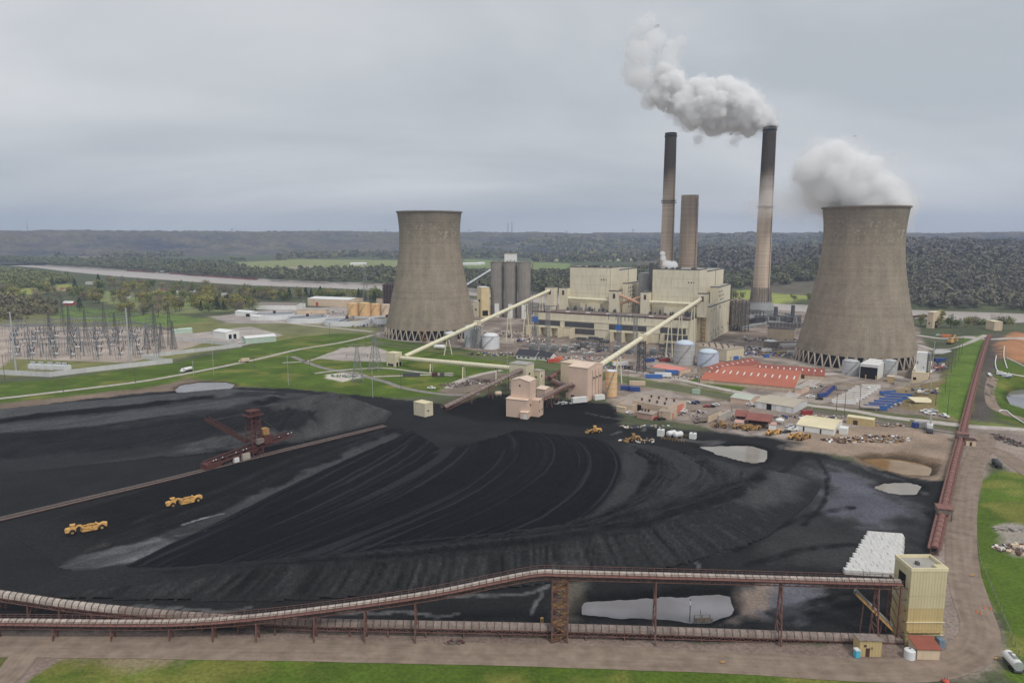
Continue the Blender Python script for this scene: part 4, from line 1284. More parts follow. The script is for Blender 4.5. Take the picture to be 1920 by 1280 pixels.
t = thing('switch_cabinet', 'blue-grey electrical cabinets behind the transfer tower', 'cabinet', p, 0)
MB().box(-1.1,.2,-.8,1.2,0,2.6).build('housing', mat('cabinet_blue', S(92,112,130,.6),.5), t)
MB().box(-1.2,.4,1.3,3.0,0,4.0).build('upper_housing', M_TCREAM, t)
MB().box(.25,.9,-.5,.6,.2,1.8).build('transformer', M_STEEL, t)

# tank trailer parked on the verge
p = Gz(1898,1250)
t = thing('tank_trailer', 'white rounded tank trailer parked on the grass verge', 'trailer', p, R(80))
m = MB(); prof = [(math.cos(a) * 1.25,1.9 + math.sin(a) * 1.15) for a in [2 * math.pi * k / 16 for k in range(16)]]
m.prism_x(prof, -2.6,2.6); m.build('tank', M_WHITE, t)
m = MB(); m.box(-1.4,1.4,-.5,.5,3.0,3.2); m.build('catwalk', M_STEEL, t)
MB().tube((0,0,3.0),(0,0,3.4),.4).build('hatch', M_WHITE, t)
MB().box(-3.0,3.0,-1.0,1.0,.55,.8).build('chassis', M_DSTEEL, t)
MB().prism_x(prof, -2.72,-2.6).build('end_plate', M_GALV, t)
for sx in (-2.0,-1.0):
 for sy in (-1.1,1.1): MB().tube((sx, sy - .15,.5),(sx, sy + .15,.5),.5, n=14).build('wheel', M_TYRE, t)
# red float on the grass
p = Gz(1773,1279)
t = thing('float_buoy', 'red round float lying on the grass below the road', 'buoy', p)
MB().lathe([(.3,0.0),(.8,.25),(.85,.55),(.5,.8),(.1,.85)], 16).build('float', M_RED, t, smooth=True)
for sx in (-.3,.3): MB().tube((sx, 0,.7),(sx, 0,1.5),.06, n=6).build('eye_post', M_DSTEEL, t)
# cones by the bend
for px, py, lb in ((1831,1148, 'orange traffic cone at the road bend, lowest on the slope'),(1839,1151, 'orange traffic cone at the road bend, nearest the road edge'),(1846,1141, 'orange traffic cone at the road bend, beside the dark scrape'),(1858,1142, 'orange traffic cone at the road bend, highest on the verge')):
 p = G(px, py)
 t = thing('traffic_cone', lb, 'cone', p, group='traffic cones at the road bend')
 MB().lathe([(.32,.04),(.06,.95)], 10).build('cone', M_ORANGE, t)
 MB().box(-.4,.4,-.4,.4,0,.05).build('base', M_TYRE, t)
# sandy track marker boards
for px, py, lb in ((1823,1081, 'small yellow marker board on the verge beside the dirt road'),(1867,1237, 'small yellow marker board near the parked tank trailer'),(1355,1244, 'small yellow marker box on the grass below the dirt road')):
 p = G(px, py)
 t = thing('marker_board', lb, 'sign', p)
 MB().box(-.6,.6,-.05,.05,.4,.8).build('board', M_CAT, t)
 for sx in (-.4,.4): MB().box(sx - .04, sx + .04,-.1,-.05,0,.8).build('post', M_DSTEEL, t)

# white wrapped bales stacked behind the transfer tower
c00, c10, c01, c11 = Gz(1580,1076), Gz(1692,1083), Gz(1627,1002), Gz(1695,1007)
bm = MB()
o_ = [(-.5,-.5),(.5,-.5),(.5,.45),(.46,.5),(-.46,.5),(-.5,.45)]
bm.prism_x(o_, -.5,.5)
bale_me = None
bale_rz = math.atan2(c10[1] - c00[1], c10[0] - c00[0])
nu, nv = 9,17
rr = random.Random(5)
for j in range(nv):
 for i in range(nu):
  u0, v0 = (i + .5 + (.25 if j % 2 else 0)) / (nu + .3),(j + .5) / nv
  u0 = min(.985, u0 + rr.uniform(-.008,.008))
  a = vlerp(c00, c10, u0); b = vlerp(c01, c11, u0); q = vlerp(a, b, v0)
  lw = math.dist(vlerp(c00, c01, v0), vlerp(c10, c11, v0)) / (nu + .3); ld = abs((c10[0] - c00[0]) * (c01[1] - c00[1]) - (c10[1] - c00[1]) * (c01[0] - c00[0])) / math.dist(c00, c10) / nv
  hz = rr.choice((1.48,1.5,1.52,1.5))
  if bale_me is None: bale_me = bm.mesh('bale', M_BALE)
  o = link('bale', bale_me, None, (q[0], q[1], hz / 2), rr.uniform(-.012,.012) + bale_rz)
  o.scale = (lw * rr.uniform(.95,.995), ld * rr.uniform(.93,.99), hz)
  tag(o, 'white wrapped bale, %s row back from the conveyor, %s from the left' % (ORD[j], ORD[i]), 'bale', 'white bales behind the transfer tower')
# ------------------------------------------------------------------ cooling towers
def tower_material():
 m, nt, N, L, b = nodes_of('tower_concrete')
 tc = N.new("ShaderNodeTexCoord"); sp = N.new("ShaderNodeSeparateXYZ"); L.new(tc.outputs['Object'], sp.inputs[0])
 at = N.new("ShaderNodeMath"); at.operation = 'ARCTAN2'; L.new(sp.outputs[1], at.inputs[0]); L.new(sp.outputs[0], at.inputs[1])
 cb = N.new("ShaderNodeCombineXYZ")
 sc = N.new("ShaderNodeMath"); sc.operation = 'MULTIPLY'; sc.inputs[1].default_value = 72 / math.pi; L.new(at.outputs[0], sc.inputs[0])
 sz = N.new("ShaderNodeMath"); sz.operation = 'MULTIPLY'; sz.inputs[1].default_value = 1 / 1.6; L.new(sp.outputs[2], sz.inputs[0])
 L.new(sc.outputs[0], cb.inputs[0]); L.new(sz.outputs[0], cb.inputs[1])
 # each cast panel its own tone
 fl = N.new("ShaderNodeVectorMath"); fl.operation = 'FLOOR'; L.new(cb.outputs[0], fl.inputs[0])
 wn_ = N.new("ShaderNodeTexWhiteNoise"); wn_.noise_dimensions = '2D'; L.new(fl.outputs[0], wn_.inputs['Vector'])
 fr = N.new("ShaderNodeVectorMath"); fr.operation = 'FRACTION'; L.new(cb.outputs[0], fr.inputs[0])
 sf = N.new("ShaderNodeSeparateXYZ"); L.new(fr.outputs[0], sf.inputs[0])
 def M2(op, a, v=None, clamp=False):
  n = N.new("ShaderNodeMath"); n.operation = op; n.use_clamp = clamp
  for i, q in enumerate((a, v)):
   if q is None: continue
   if isinstance(q, (int, float)): n.inputs[i].default_value = q
   else: L.new(q, n.inputs[i])
  return n.outputs[0]
 jx = M2('LESS_THAN', sf.outputs[0], 0.10); jy = M2('LESS_THAN', sf.outputs[1], 0.14)
 joint = M2('MAXIMUM', jx, jy)
 # each lift (ring) its own tone, run-down streaks, mottling
 ring = N.new("ShaderNodeTexNoise"); ring.noise_dimensions = '1D'; ring.inputs['Scale'].default_value = 0.34; ring.inputs['Detail'].default_value = 5; L.new(sp.outputs[2], ring.inputs['W'])
 mp = N.new("ShaderNodeMapping"); mp.inputs['Scale'].default_value = (0.16,0.16,0.012); L.new(tc.outputs['Object'], mp.inputs[0])
 stn = N.new("ShaderNodeTexNoise"); stn.inputs['Scale'].default_value = 1.0; stn.inputs['Detail'].default_value = 6; L.new(mp.outputs[0], stn.inputs['Vector'])
 mot = N.new("ShaderNodeTexNoise"); mot.inputs['Scale'].default_value = 0.09; mot.inputs['Detail'].default_value = 7; mot.inputs['Roughness'].default_value = .65; L.new(tc.outputs['Object'], mot.inputs['Vector'])
 s = M2('ADD', M2('MULTIPLY', ring.outputs['Fac'], .18), M2('MULTIPLY', stn.outputs['Fac'], .42))
 s = M2('ADD', s, M2('MULTIPLY', mot.outputs['Fac'], .45))
 s = M2('ADD', s, M2('MULTIPLY', wn_.outputs['Value'], .09))
 rp = N.new("ShaderNodeValToRGB"); rp.color_ramp.elements[0].position = 0.34; rp.color_ramp.elements[1].position = 0.76
 rp.color_ramp.elements[0].color = (*S(104,96,86,.68),1); rp.color_ramp.elements[1].color = (*S(144,133,118,.68),1)
 L.new(s, rp.inputs[0])
 mx = N.new("ShaderNodeMix"); mx.data_type = 'RGBA'; L.new(M2('MULTIPLY', joint, .42), mx.inputs['Factor']); L.new(rp.outputs[0], mx.inputs['A'])
 mx.inputs['B'].default_value = (*S(74,66,60,.58),1)
 # pale patch-repaired panels high on the shell
 pn = N.new("ShaderNodeTexNoise"); pn.inputs['Scale'].default_value = 0.05; pn.inputs['Detail'].default_value = 2; L.new(tc.outputs['Object'], pn.inputs['Vector'])
 zb = N.new("ShaderNodeMapRange"); zb.inputs[1].default_value = 92; zb.inputs[2].default_value = 106; L.new(sp.outputs[2], zb.inputs[0])
 zt_ = N.new("ShaderNodeMapRange"); zt_.inputs[1].default_value = 122; zt_.inputs[2].default_value = 116; L.new(sp.outputs[2], zt_.inputs[0])
 pt = M2('MULTIPLY', M2('GREATER_THAN', wn_.outputs['Value'], .82), M2('MULTIPLY', zb.outputs[0], zt_.outputs[0]))
 pt = M2('MULTIPLY', pt, M2('MULTIPLY', M2('SUBTRACT', pn.outputs['Fac'], .42, True),1.5))
 mz = N.new("ShaderNodeMix"); mz.data_type = 'RGBA'; L.new(pt, mz.inputs['Factor']); L.new(mx.outputs['Result'], mz.inputs['A']); mz.inputs['B'].default_value = (*S(168,160,150,.58),1)
 # damp dark head
 dk = N.new("ShaderNodeMapRange"); dk.inputs[1].default_value = 96; dk.inputs[2].default_value = 126; dk.inputs[3].default_value = 0; dk.inputs[4].default_value = .42; L.new(sp.outputs[2], dk.inputs[0])
 m3 = N.new("ShaderNodeMix"); m3.data_type = 'RGBA'; L.new(dk.outputs[0], m3.inputs['Factor']); L.new(mz.outputs['Result'], m3.inputs['A']); m3.inputs['B'].default_value = (*S(74,72,66,.58),1)
 L.new(m3.outputs['Result'], b.inputs['Base Color'])
 b.inputs['Roughness'].default_value = .95; b.inputs['Specular IOR Level'].default_value = .1
 bp = N.new("ShaderNodeBump"); bp.inputs['Strength'].default_value = .5; bp.inputs['Distance'].default_value = .15; bp.invert = True
 L.new(joint, bp.inputs['Height']); L.new(bp.outputs[0], b.inputs['Normal'])
 return m
M_TOWER = tower_material()
M_LEG = mat('leg_concrete', S(142,130,116,.58),.9,.15,.5, streak=.2)
M_FILL = mat('tower_fill', S(46,46,50,.6),.9,.3,.4, rib=.5, ribscale=.3)
PROF = [(10.5,49.4),(20,47.3),(32,44.6),(44,41.9),(56,39.3),(68,36.9),(80,34.8),(92,33.3),(101,32.6),(108,32.5),(116,33.0),(123,33.6),(128,34.2),(131,34.7)]
def prof_r(z):
 return float(np.interp(z, [p[0] for p in PROF], [p[1] for p in PROF]))
zz = np.array([p[0] for p in PROF], float); rr_ = np.array([p[1] for p in PROF], float)
pc = np.polyfit(zz, rr_, 5)
def cooling_tower(label, px, py, H, k=1.0):
 c = Gz(px, py)
 t = thing('cooling_tower', label, 'cooling tower', c, R(3), 'hyperbolic cooling towers')
 s = H / 131.0
 prof = [(np.polyval(pc, z) * k, z * s) for z in np.linspace(10.5,131,52)]
 prof_in = [(np.polyval(pc, z) * k - .7, z * s) for z in np.linspace(131,10.5,24)]
 m = MB(); m.lathe(prof + prof_in + [prof[0]], 144, close=False)
 m.build('shell', M_TOWER, t, smooth=True)
 r = prof[-1][0]
 m = MB(); m.lathe([(r + .05, H - 1.3),(r + .9, H - .9),(r + .9, H + .25),(r - 1.0, H + .25),(r - 1.0, H - 1.0)], 96, close=False)
 m.build('rim', M_CONCD, t)
 rb, rt = 51.6 * k, prof[0][0]
 n = 44
 for lean in (-1,1):
  m = MB()
  a = math.pi / n * .92 * lean
  m.beam((rb, 0,-.3),(rt * math.cos(a), rt * math.sin(a),10.6 * s),1.05,.8)
  me = m.mesh('leg', M_LEG)
  for i in range(n):
   link('leg', me, t, (0,0,0),2 * math.pi * i / n)
 m = MB(); m.lathe([(rb + 1.6,-.3),(rb + 1.6,1.0),(rb + 1.0,1.0),(rb + 1.0,-.3)], 88, close=False); m.build('basin_wall', M_CONC, t)
 m = MB(); m.lathe([(rt - 4.5,0),(rt - 4.5,10.4)], 72, close=True); m.build('fill_pack', M_FILL, t)
 # zigzag access stair
 st = MB(); a0 = R(-95)
 for q in range(4):
  z0, z1 = 3 * q, 3 * q + 3
  s0, s1 = (-2.4,2.4) if q % 2 == 0 else (2.4,-2.4)
  ca_, sa_ = math.cos(a0), math.sin(a0)
  f = lambda tt, zz_: ((rb + 2.6) * ca_ - tt * sa_, (rb + 2.6) * sa_ + tt * ca_, zz_)
  st.beam(f(s0, z0), f(s1, z1),.9,.2); st.beam(f(s0, z0 + 1), f(s1, z1 + 1),.12)
 for tt in (-2.8,2.8):
  st.beam(f(tt, 0), f(tt, 13.2),.3)
 st.build('access_stair', M_CATD, t)
 return t
cooling_tower('smaller hyperbolic concrete cooling tower without steam, left of the silos', 809,628,131,.98)
cooling_tower('nearer hyperbolic concrete cooling tower breathing white steam', 1602,677,129,.945)

# ------------------------------------------------------------------ chimneys
def stack_mat(name, base, soot_from, soot_to, soot=.92):
 m, nt, N, L, b = nodes_of(name)
 tc = N.new("ShaderNodeTexCoord"); sp = N.new("ShaderNodeSeparateXYZ"); L.new(tc.outputs['Object'], sp.inputs[0])
 mp = N.new("ShaderNodeMapping"); mp.inputs['Scale'].default_value = (.25,.25,.02); L.new(tc.outputs['Object'], mp.inputs[0])
 nz = N.new("ShaderNodeTexNoise"); nz.inputs['Scale'].default_value = 1; nz.inputs['Detail'].default_value = 5; L.new(mp.outputs[0], nz.inputs['Vector'])
 rg = N.new("ShaderNodeTexNoise"); rg.noise_dimensions = '1D'; rg.inputs['Scale'].default_value = .5; rg.inputs['Detail'].default_value = 4; L.new(sp.outputs[2], rg.inputs['W'])
 ad = N.new("ShaderNodeMath"); ad.operation = 'ADD'; L.new(nz.outputs['Fac'], ad.inputs[0]); L.new(rg.outputs['Fac'], ad.inputs[1])
 rp = N.new("ShaderNodeValToRGB"); rp.color_ramp.elements[0].position = .35; rp.color_ramp.elements[1].position = .65
 hf = N.new("ShaderNodeMath"); hf.operation = 'MULTIPLY'; hf.inputs[1].default_value = .5; L.new(ad.outputs[0], hf.inputs[0]); L.new(hf.outputs[0], rp.inputs[0])
 rp.color_ramp.elements[0].color = (*[c * .78 for c in base], 1); rp.color_ramp.elements[1].color = (*[c * 1.15 for c in base], 1)
 zr = N.new("ShaderNodeMapRange"); zr.inputs[1].default_value = soot_from; zr.inputs[2].default_value = soot_to; zr.inputs[3].default_value = 0; zr.inputs[4].default_value = soot
 sw = N.new("ShaderNodeMath"); sw.operation = 'MULTIPLY_ADD'; sw.inputs[1].default_value = 30; L.new(nz.outputs['Fac'], sw.inputs[0]); L.new(sp.outputs[2], sw.inputs[2])
 L.new(sw.outputs[0], zr.inputs[0])
 mx = N.new("ShaderNodeMix"); mx.data_type = 'RGBA'; L.new(zr.outputs[0], mx.inputs['Factor']); L.new(rp.outputs[0], mx.inputs['A']); mx.inputs['B'].default_value = (.028,.022,.02,1)
 L.new(mx.outputs['Result'], b.inputs['Base Color']); b.inputs['Roughness'].default_value = .95; b.inputs['Specular IOR Level'].default_value = .1
 return m
def chimney(label, px_top, py_top, Y, wtop, wbot, m, bands=(), cap=True, base_z=0):
 p = atY(px_top, py_top, Y)
 H = p[2]
 t = thing('chimney', label, 'chimney', (p[0], p[1], 0),0, 'power station chimneys')
 prof = [(wbot / 2 + (wtop - wbot) / 2 * (z / H) ** .8, z) for z in np.linspace(0, H, 30)]
 MB().lathe(prof, 48).build('shaft', m, t, smooth=True)
 if cap:
  MB().lathe([(wtop / 2 + .1, H - 5),(wtop / 2 + .9, H - 4.6),(wtop / 2 + .9, H - 3.4),(wtop / 2 + .1, H - 3)], 40, close=False).build('upper_platform', M_DARK, t)
  MB().lathe([(wtop / 2 + .25, H - 1.5),(wtop / 2 + .5, H),(wtop / 2 - .6, H + .5),(wtop / 2 - 1, H - 2)], 40, close=False).build('cap', M_DARK, t)
 for z in bands:
  r = float(np.interp(z, [q[1] for q in prof], [q[0] for q in prof]))
  MB().lathe([(r, z - .5),(r + 2.0, z - .3),(r + 2.0, z),(r, z)], 40, close=False).build('platform', M_DSTEEL, t)
  m_ = MB()
  for k in range(24):
   a = 2 * math.pi * k / 24; a2 = 2 * math.pi * (k + 1) / 24
   m_.beam(((r + 1.9) * math.cos(a),(r + 1.9) * math.sin(a), z),((r + 1.9) * math.cos(a),(r + 1.9) * math.sin(a), z + 1.2),.12)
   m_.beam(((r + 1.9) * math.cos(a),(r + 1.9) * math.sin(a), z + 1.2),((r + 1.9) * math.cos(a2),(r + 1.9) * math.sin(a2), z + 1.2),.12)
  m_.build('platform_rail', M_DSTEEL, t)
 m_ = MB(); m_.beam((wbot / 2 * .6,-wbot / 2 * .85,4),(wtop / 2 * .6,-wtop / 2 * .9, H - 4),.5,.4); m_.build('ladder', M_DSTEEL, t)
 return t, p
ST_BASE = S(166,150,134,.66)
chimney('tall idle chimney with soot-black top behind the boiler houses', 1258,250,985,15.6,20.5, stack_mat('stack_idle', ST_BASE, 168,214), bands=(155,152))
chimney('short thick tan chimney with no soot beside the tall idle one', 1294,366,960,23,26, stack_mat('stack_short', S(134,120,106,.66),160,400,.4), cap=False)
smoking, SM_TOP = chimney('tall chimney with black top pouring out the drifting grey plume', 1443.5,238,885,15.8,21.5, stack_mat('stack_smoking', ST_BASE, 158,206), bands=(142,))
# skirt of the smoking chimney
rb = 13.5
for k in range(24):
 a = 2 * math.pi * k / 24
 MB().beam((rb * math.cos(a), rb * math.sin(a),20),(rb * .86 * math.cos(a), rb * .86 * math.sin(a),42),1.1,.8).build('skirt_fin', M_CONCD, smoking)
MB().lathe([(rb + 6,0),(rb + 6,14),(rb + .5,22),(rb - .5,24)], 32).build('base_drum', M_STEEL, smoking)

# ------------------------------------------------------------------ power station
pl, pr = Gz(1000,583.5,25), Gz(1293,600,25)
PRZ = math.atan2(pr[1] - pl[1], pr[0] - pl[0]); PL = math.hypot(pr[0] - pl[0], pr[1] - pl[1])
PU, PV = (math.cos(PRZ), math.sin(PRZ)),(-math.sin(PRZ), math.cos(PRZ))
def pw(u, v): return (pl[0] + PU[0] * u + PV[0] * v, pl[1] + PU[1] * u + PV[1] * v)
def uat(px, v, z=30.0):
 lo, hi = -150.0,400.0
 for _ in range(50):
  mid = (lo + hi) / 2
  x, y = pw(mid, v)
  if proj(x, y, z)[0] < px: lo = mid
  else: hi = mid
 return lo
def vat(px, u, z=30.0, v0=0.0):
 lo, hi = v0, v0 + 200.0
 for _ in range(50):
  mid = (lo + hi) / 2
  x, y = pw(u, mid)
  if proj(x, y, z)[0] < px: lo = mid
  else: hi = mid
 return lo
def zat(py, u, v):
 x, y = pw(u, v)
 return height_at(x, y, py)
ps = thing('power_station', 'huge cream-clad power station block with turbine hall and two boiler houses', 'power station', (pl[0], pl[1], 0), PRZ)
HALL_D = 34.0
hall = MB().box(0, PL, 0, HALL_D, -.5,25).build('turbine_hall', M_CREAM, ps)
MB().box(.6, PL - .6,.6, HALL_D - .2,25,25.25).build('hall_roof', mat('hall_roof_gravel', S(112,98,92,.7),.95,.2,.2), hall)
m = MB(); m.box(-.3, PL + .3,-.3,.4,24.6,25.7); m.box(PL - .4, PL + .3,.4, HALL_D, 24.6,25.7); m.build('roof_edge', M_RUSTD, hall)
for k in range(7):
 u = PL * (k + .6) / 7.4
 MB().box(u - 2, u + 2,8,11,25.25,26).build('roof_hatch', M_WHITE, hall)
def louvre(u0, u1, z0, z1, v=0.0):
 m = MB()
 n = max(2, int((z1 - z0) / 0.75))
 for k in range(n):
  za = z0 + (z1 - z0) * k / n
  m.poly([(u0, v - .1, za),(u1, v - .1, za),(u1, v - .45, za + .08),(u0, v - .45, za + .08),(u0, v - .1, za + (z1 - z0) / n * .95),(u1, v - .1, za + (z1 - z0) / n * .95)],
    [(0,1,2,3),(3,2,5,4),(0,3,4),(1,5,2),(0,4,5,1)])
 m.box(u0, u1, v - .08, v - .02, z0, z1)
 m.build('louvre_bank', M_LOUVRE, hall)
for a, b in ((988,1050),(1059,1114),(1142,1212),(1238,1286)):
 ua, ub = max(1.0, uat(a, 0,14)), min(PL - 1, uat(b, 0,14))
 louvre(ua, ub, 10.6,16.2)
for a, b in ((988,1003),(1073,1115),(1236,1289)):
 ua, ub = max(1.0, uat(a, 0,7)), min(PL - 1, uat(b, 0,7))
 louvre(ua, ub, 3.8,9.4)
m = MB()
for zz_ in (10.0,17.0): m.box(0, PL - .4,-.5,-.05, zz_, zz_ + .5)
m.build('wall_band', M_TUBE, hall)
# transformer bays: fire walls and lean-to roof
for a in (990,1010,1030,1049,1071,1147,1168,1190,1212,1240):
 u = uat(a, -8,5)
 MB().box(u, u + 1.0,-13,-.6,0,10.2).build('fire_wall', M_CREAM2, ps)
for a, b in ((1003,1046),(1142,1200)):
 MB().box(uat(a, -4,9), uat(b, -4,9),-6,-.6,9.0,10).build('lean_to_roof', M_CREAM2, ps)
def block(name, u0, u1, v0, v1, z0, z1, mm=None, roof=M_ROOFG, par=None):
 o = MB().box(u0, u1, v0, v1, z0, z1).build(name, mm or M_CREAM, par or ps)
 MB().box(u0 + .4, u1 - .4, v0 + .4, v1 - .4, z1, z1 + .2).build('roof', roof, o)
 m = MB(); m.box(u0 - .12, u1 + .12, v0 - .12, v0 + .4, z1 - .5, z1 + .5); m.box(u1 - .4, u1 + .12, v0 + .4, v1, z1 - .5, z1 + .5); m.build('coping', M_DSTEEL, o)
 return o
VB = HALL_D + 4
def boiler(a, b, side, rear, ann0, ann1, ann2, top, rtop, atop):
 """front wall from column a to b, its side to 'side', lower rear part to 'rear', window annex ann0-ann1-ann2"""
 u0, u1 = uat(a, VB, 50), uat(b, VB, 50)
 v1 = vat(side, u1,50, VB); v2 = vat(rear, u1,50, v1)
 zt_ = zat(top, u0, VB)
 o = block('boiler_house', u0, u1, VB, v1,0, zt_)
 m = MB()
 m.box(u1 - 5.2, u1 - 4.9, VB - .35, VB - .02,26, zt_ - .6); m.box(u1 - .3, u1, VB - .3, VB - .02,26, zt_ - .6)
 m.build('downpipe', M_CREAM2, o)
 for q in range(1,5):
  zq = 25 + (zt_ - 25) * q / 5
  MB().box(u0, u1, VB - .14, VB - .01, zq, zq + .22).build('cladding_seam', M_CREAM2, o)
  MB().box(u1 + .01, u1 + .14, VB, v1, zq, zq + .22).build('cladding_seam', M_CREAM2, o)
 for k in range(3):
  MB().box(u1 - 11 + k * 2.6, u1 - 10 + k * 2.6, VB - .12, VB - .02, zt_ - 14, zt_ - 12.4).build('wall_vent', M_DARK, o)
 zr = zat(rtop, u1, v1)
 block('boiler_house_rear', u0 + .5, u1 - .25, v1, v2,0, zr)
 m = MB(); m.box(u1 - .3, u1 + .05,(v1 + v2) / 2,(v1 + v2) / 2 + .4,30, zr - .5); m.build('joint_cover', M_RUSTD, ps)
 ua, ub = max(u1 - .1, uat(ann0, v1,40)), uat(ann1, v1,40)
 vb_ = vat(ann2, ub, 40, v1)
 za = zat(atop, ua, v1)
 an = block('window_annex', ua, ub, v1 + .3, vb_, 0, za)
 nv = 9
 for r in range(6):
  for c in range(4 if r < 4 else 6):
   if (r * 7 + c * 3) % 5 == 4: continue
   v = v1 + 2.5 + (vb_ - v1 - 4) * (c + .2) / nv
   z = za - 4 - r * 4.2
   f = MB().box(ub - .02, ub + .1, v, v + 1.9, z - 2.0, z).build('window', M_DARK, an)
   MB().box(ub + .1, ub + .2, v - .15, v + 2.05, z - 2.25, z - 2.05).build('sill', M_CREAM2, f)
 return u0, u1, v1, v2, zt_, ub, vb_
B1_ = boiler(1068.6,1145,1160,1194,1167,1176,1207,500,506,531)
B2_ = boiler(1223,1310,1324,1356,1331,1347,1369,504,509,538)
# low right-hand bay of the second boiler house
u0, u1 = B2_[1] - 2, uat(1331, HALL_D, 20)
vlow = vat(1371.5, u1,20, HALL_D)
zlow = zat(574, u1, HALL_D + 8)
lowbay = block('mill_bay', u0, u1, HALL_D - .2, vlow, 0, zlow)
rr = random.Random(3)
for k in range(26):
 v = HALL_D + 3 + rr.random() * (vlow - HALL_D - 8)
 z = rr.choice((2,3,6,7,8, zlow - 5, zlow - 5))
 MB().box(u1 - .02, u1 + .1, v, v + rr.choice((.8,1.4,2.0)), z, z + rr.choice((1.2,1.6,3))).build('wall_vent', M_DARK, lowbay)
m = MB()
for k in range(9):
 v = HALL_D + 2 + k * (vlow - HALL_D - 4) / 8
 m.box(u1, u1 + .35, v, v + .4,0, zlow - 1)
m.build('pilaster', M_CREAM2, lowbay)
m = MB(); uu = u1 - 4
for k in range(6): m.box(uu - 4.5, uu - .3, HALL_D - 2.4, HALL_D - .4,4 * k + 1,4 * k + 1.3); m.beam((uu - 4.4, HALL_D - 1.4,4 * k + 1.2),(uu - .4, HALL_D - 1.4,4 * k + 5.2),.8,.15)
for q in (uu - 4.5, uu - .3):
 for vv in (HALL_D - 2.4, HALL_D - .5): m.beam((q, vv, 0),(q, vv, 30),.3)
m.build('stair_tower', M_CATD, ps)
# coal head towers standing on the hall roof and the tubes that link them
HEADS = {}
for key, a, b, top, vv, dep in (('a', 1022,1039,538,24,9),('b', 1048,1063,539,30,9),('c', 1142,1160,545,30,10),('d', 1201,1217,547,30,10),('e', 1308,1325,550,27,10)):
 ua, ub = uat(a, vv, 45), uat(b, vv, 45)
 zt_ = zat(top, ua, vv)
 z0 = 0 if key == 'a' else 25.2
 hd = block('coal_head_tower', ua, ub, vv, vv + dep, z0, zt_)
 HEADS[key] = (ua, ub, vv, vv + dep, zt_)
 m = MB(); m.box((ua + ub) / 2 - 1,(ua + ub) / 2 + 1.5, vv - .1, vv - .02, zt_ - 8, zt_ - 3); m.build('opening', M_RUSTD, hd)
for k0, k1, py in (('b', 'c', 559),('d', 'e', 566)):
 ua, ub, v = HEADS[k0][1], HEADS[k1][0], HEADS[k0][2] + 4
 z = zat(py, ua, v)
 n = 9
 for k in range(n):
  a = ua + (ub - ua) * k / n; b = ua + (ub - ua) * (k + 1) / n - .25
  MB().tube((a, v, z - (k / n) * .4),(b, v, z - (k + 1) / n * .4),1.75, n=12).build('gallery_tube', M_TUBE, ps)
 m = MB()
 for q in (.33,.66): m.beam((ua + (ub - ua) * q, v, 25.2),(ua + (ub - ua) * q, v, z - 1.5),.6)
 m.build('gallery_post', M_TUBE, ps)
ua, ub, v = HEADS['c'][1], HEADS['d'][0], 33
m = MB(); m.tube((ua, v, zat(553, ua, v)),(ub, v, zat(570, ub, v)),1.5, n=10); m.tube((ua, v + 3, zat(570, ua, v)),(ub, v + 3, zat(556, ub, v)),1.4, n=10)
m.build('cross_duct', mat('rusty_tube', S(170,130,104,.58),.8,.35,.6, stain=S(120,70,50,.6), stain_amt=.7), ps)
# plant on the hall roof
rr = random.Random(9)
for (a, b, py0, h) in ((1088,1098,0,7),(1100,1124,0,8.5),(1245,1285,0,7.5)):
 ua, ub = uat(a, 32,30), uat(b, 32,30)
 MB().box(ua, ub, 31.5,37.9,25.3,25.3 + h).build('penthouse', M_CREAM2, ps)
for k in range(34):
 u = rr.choice((rr.uniform(B1_[0], B1_[1] + 8), rr.uniform(B2_[0] - 3, B2_[1] - 2)))
 v = rr.uniform(28.5,31); h = rr.uniform(1.2,4.2); w = rr.uniform(1,3.2)
 m = MB(); m.box(u, u + w, v, v + 1.8,25.3,25.3 + h)
 if rr.random() < .5: m.tube((u + w / 2, v + .9,25.3 + h),(u + w / 2, v + .9,26.8 + h),.5, n=8)
 m.build('roof_unit', rr.choice((M_DSTEEL, M_STEEL, M_DSTEEL)), ps)
for (u0_, u1_, v0_, z_) in ((B1_[0], B1_[1], VB, B1_[4]),(B2_[0], B2_[1], VB, B2_[4])):
 for k in range(9):
  u = u0_ + 2 + (u1_ - u0_ - 5) * rr.random()
  MB().box(u, u + rr.uniform(.8,2.4), v0_ + 3 + 8 * rr.random(), v0_ + 14, z_ + .2, z_ + rr.uniform(.9,2.2)).build('roof_unit', M_DSTEEL, ps)
# grey plant behind and between
for (a, b, vv, dep, top, mm) in ((1196,1214,75,18,512, M_STEEL),(1216,1222,70,6,493, M_DSTEEL)):
 ua, ub = uat(a, vv, 40), uat(b, vv, 40)
 o = MB().box(ua, ub, vv, vv + dep, 0, zat(top, ua, vv)).build('duct_tower', mm, ps)
# low flat annex with vents in front of the right end
shed('pump_building', 'low flat cream building with a row of roof vents beside the grey tanks', 'building', (1305,668),(1362,677), xb=1394, h=9.5, roof='flat', wall=M_CREAM2, rmat=mat('pump_roof', S(150,136,120,.7),.9,.15,.3), vents=12)

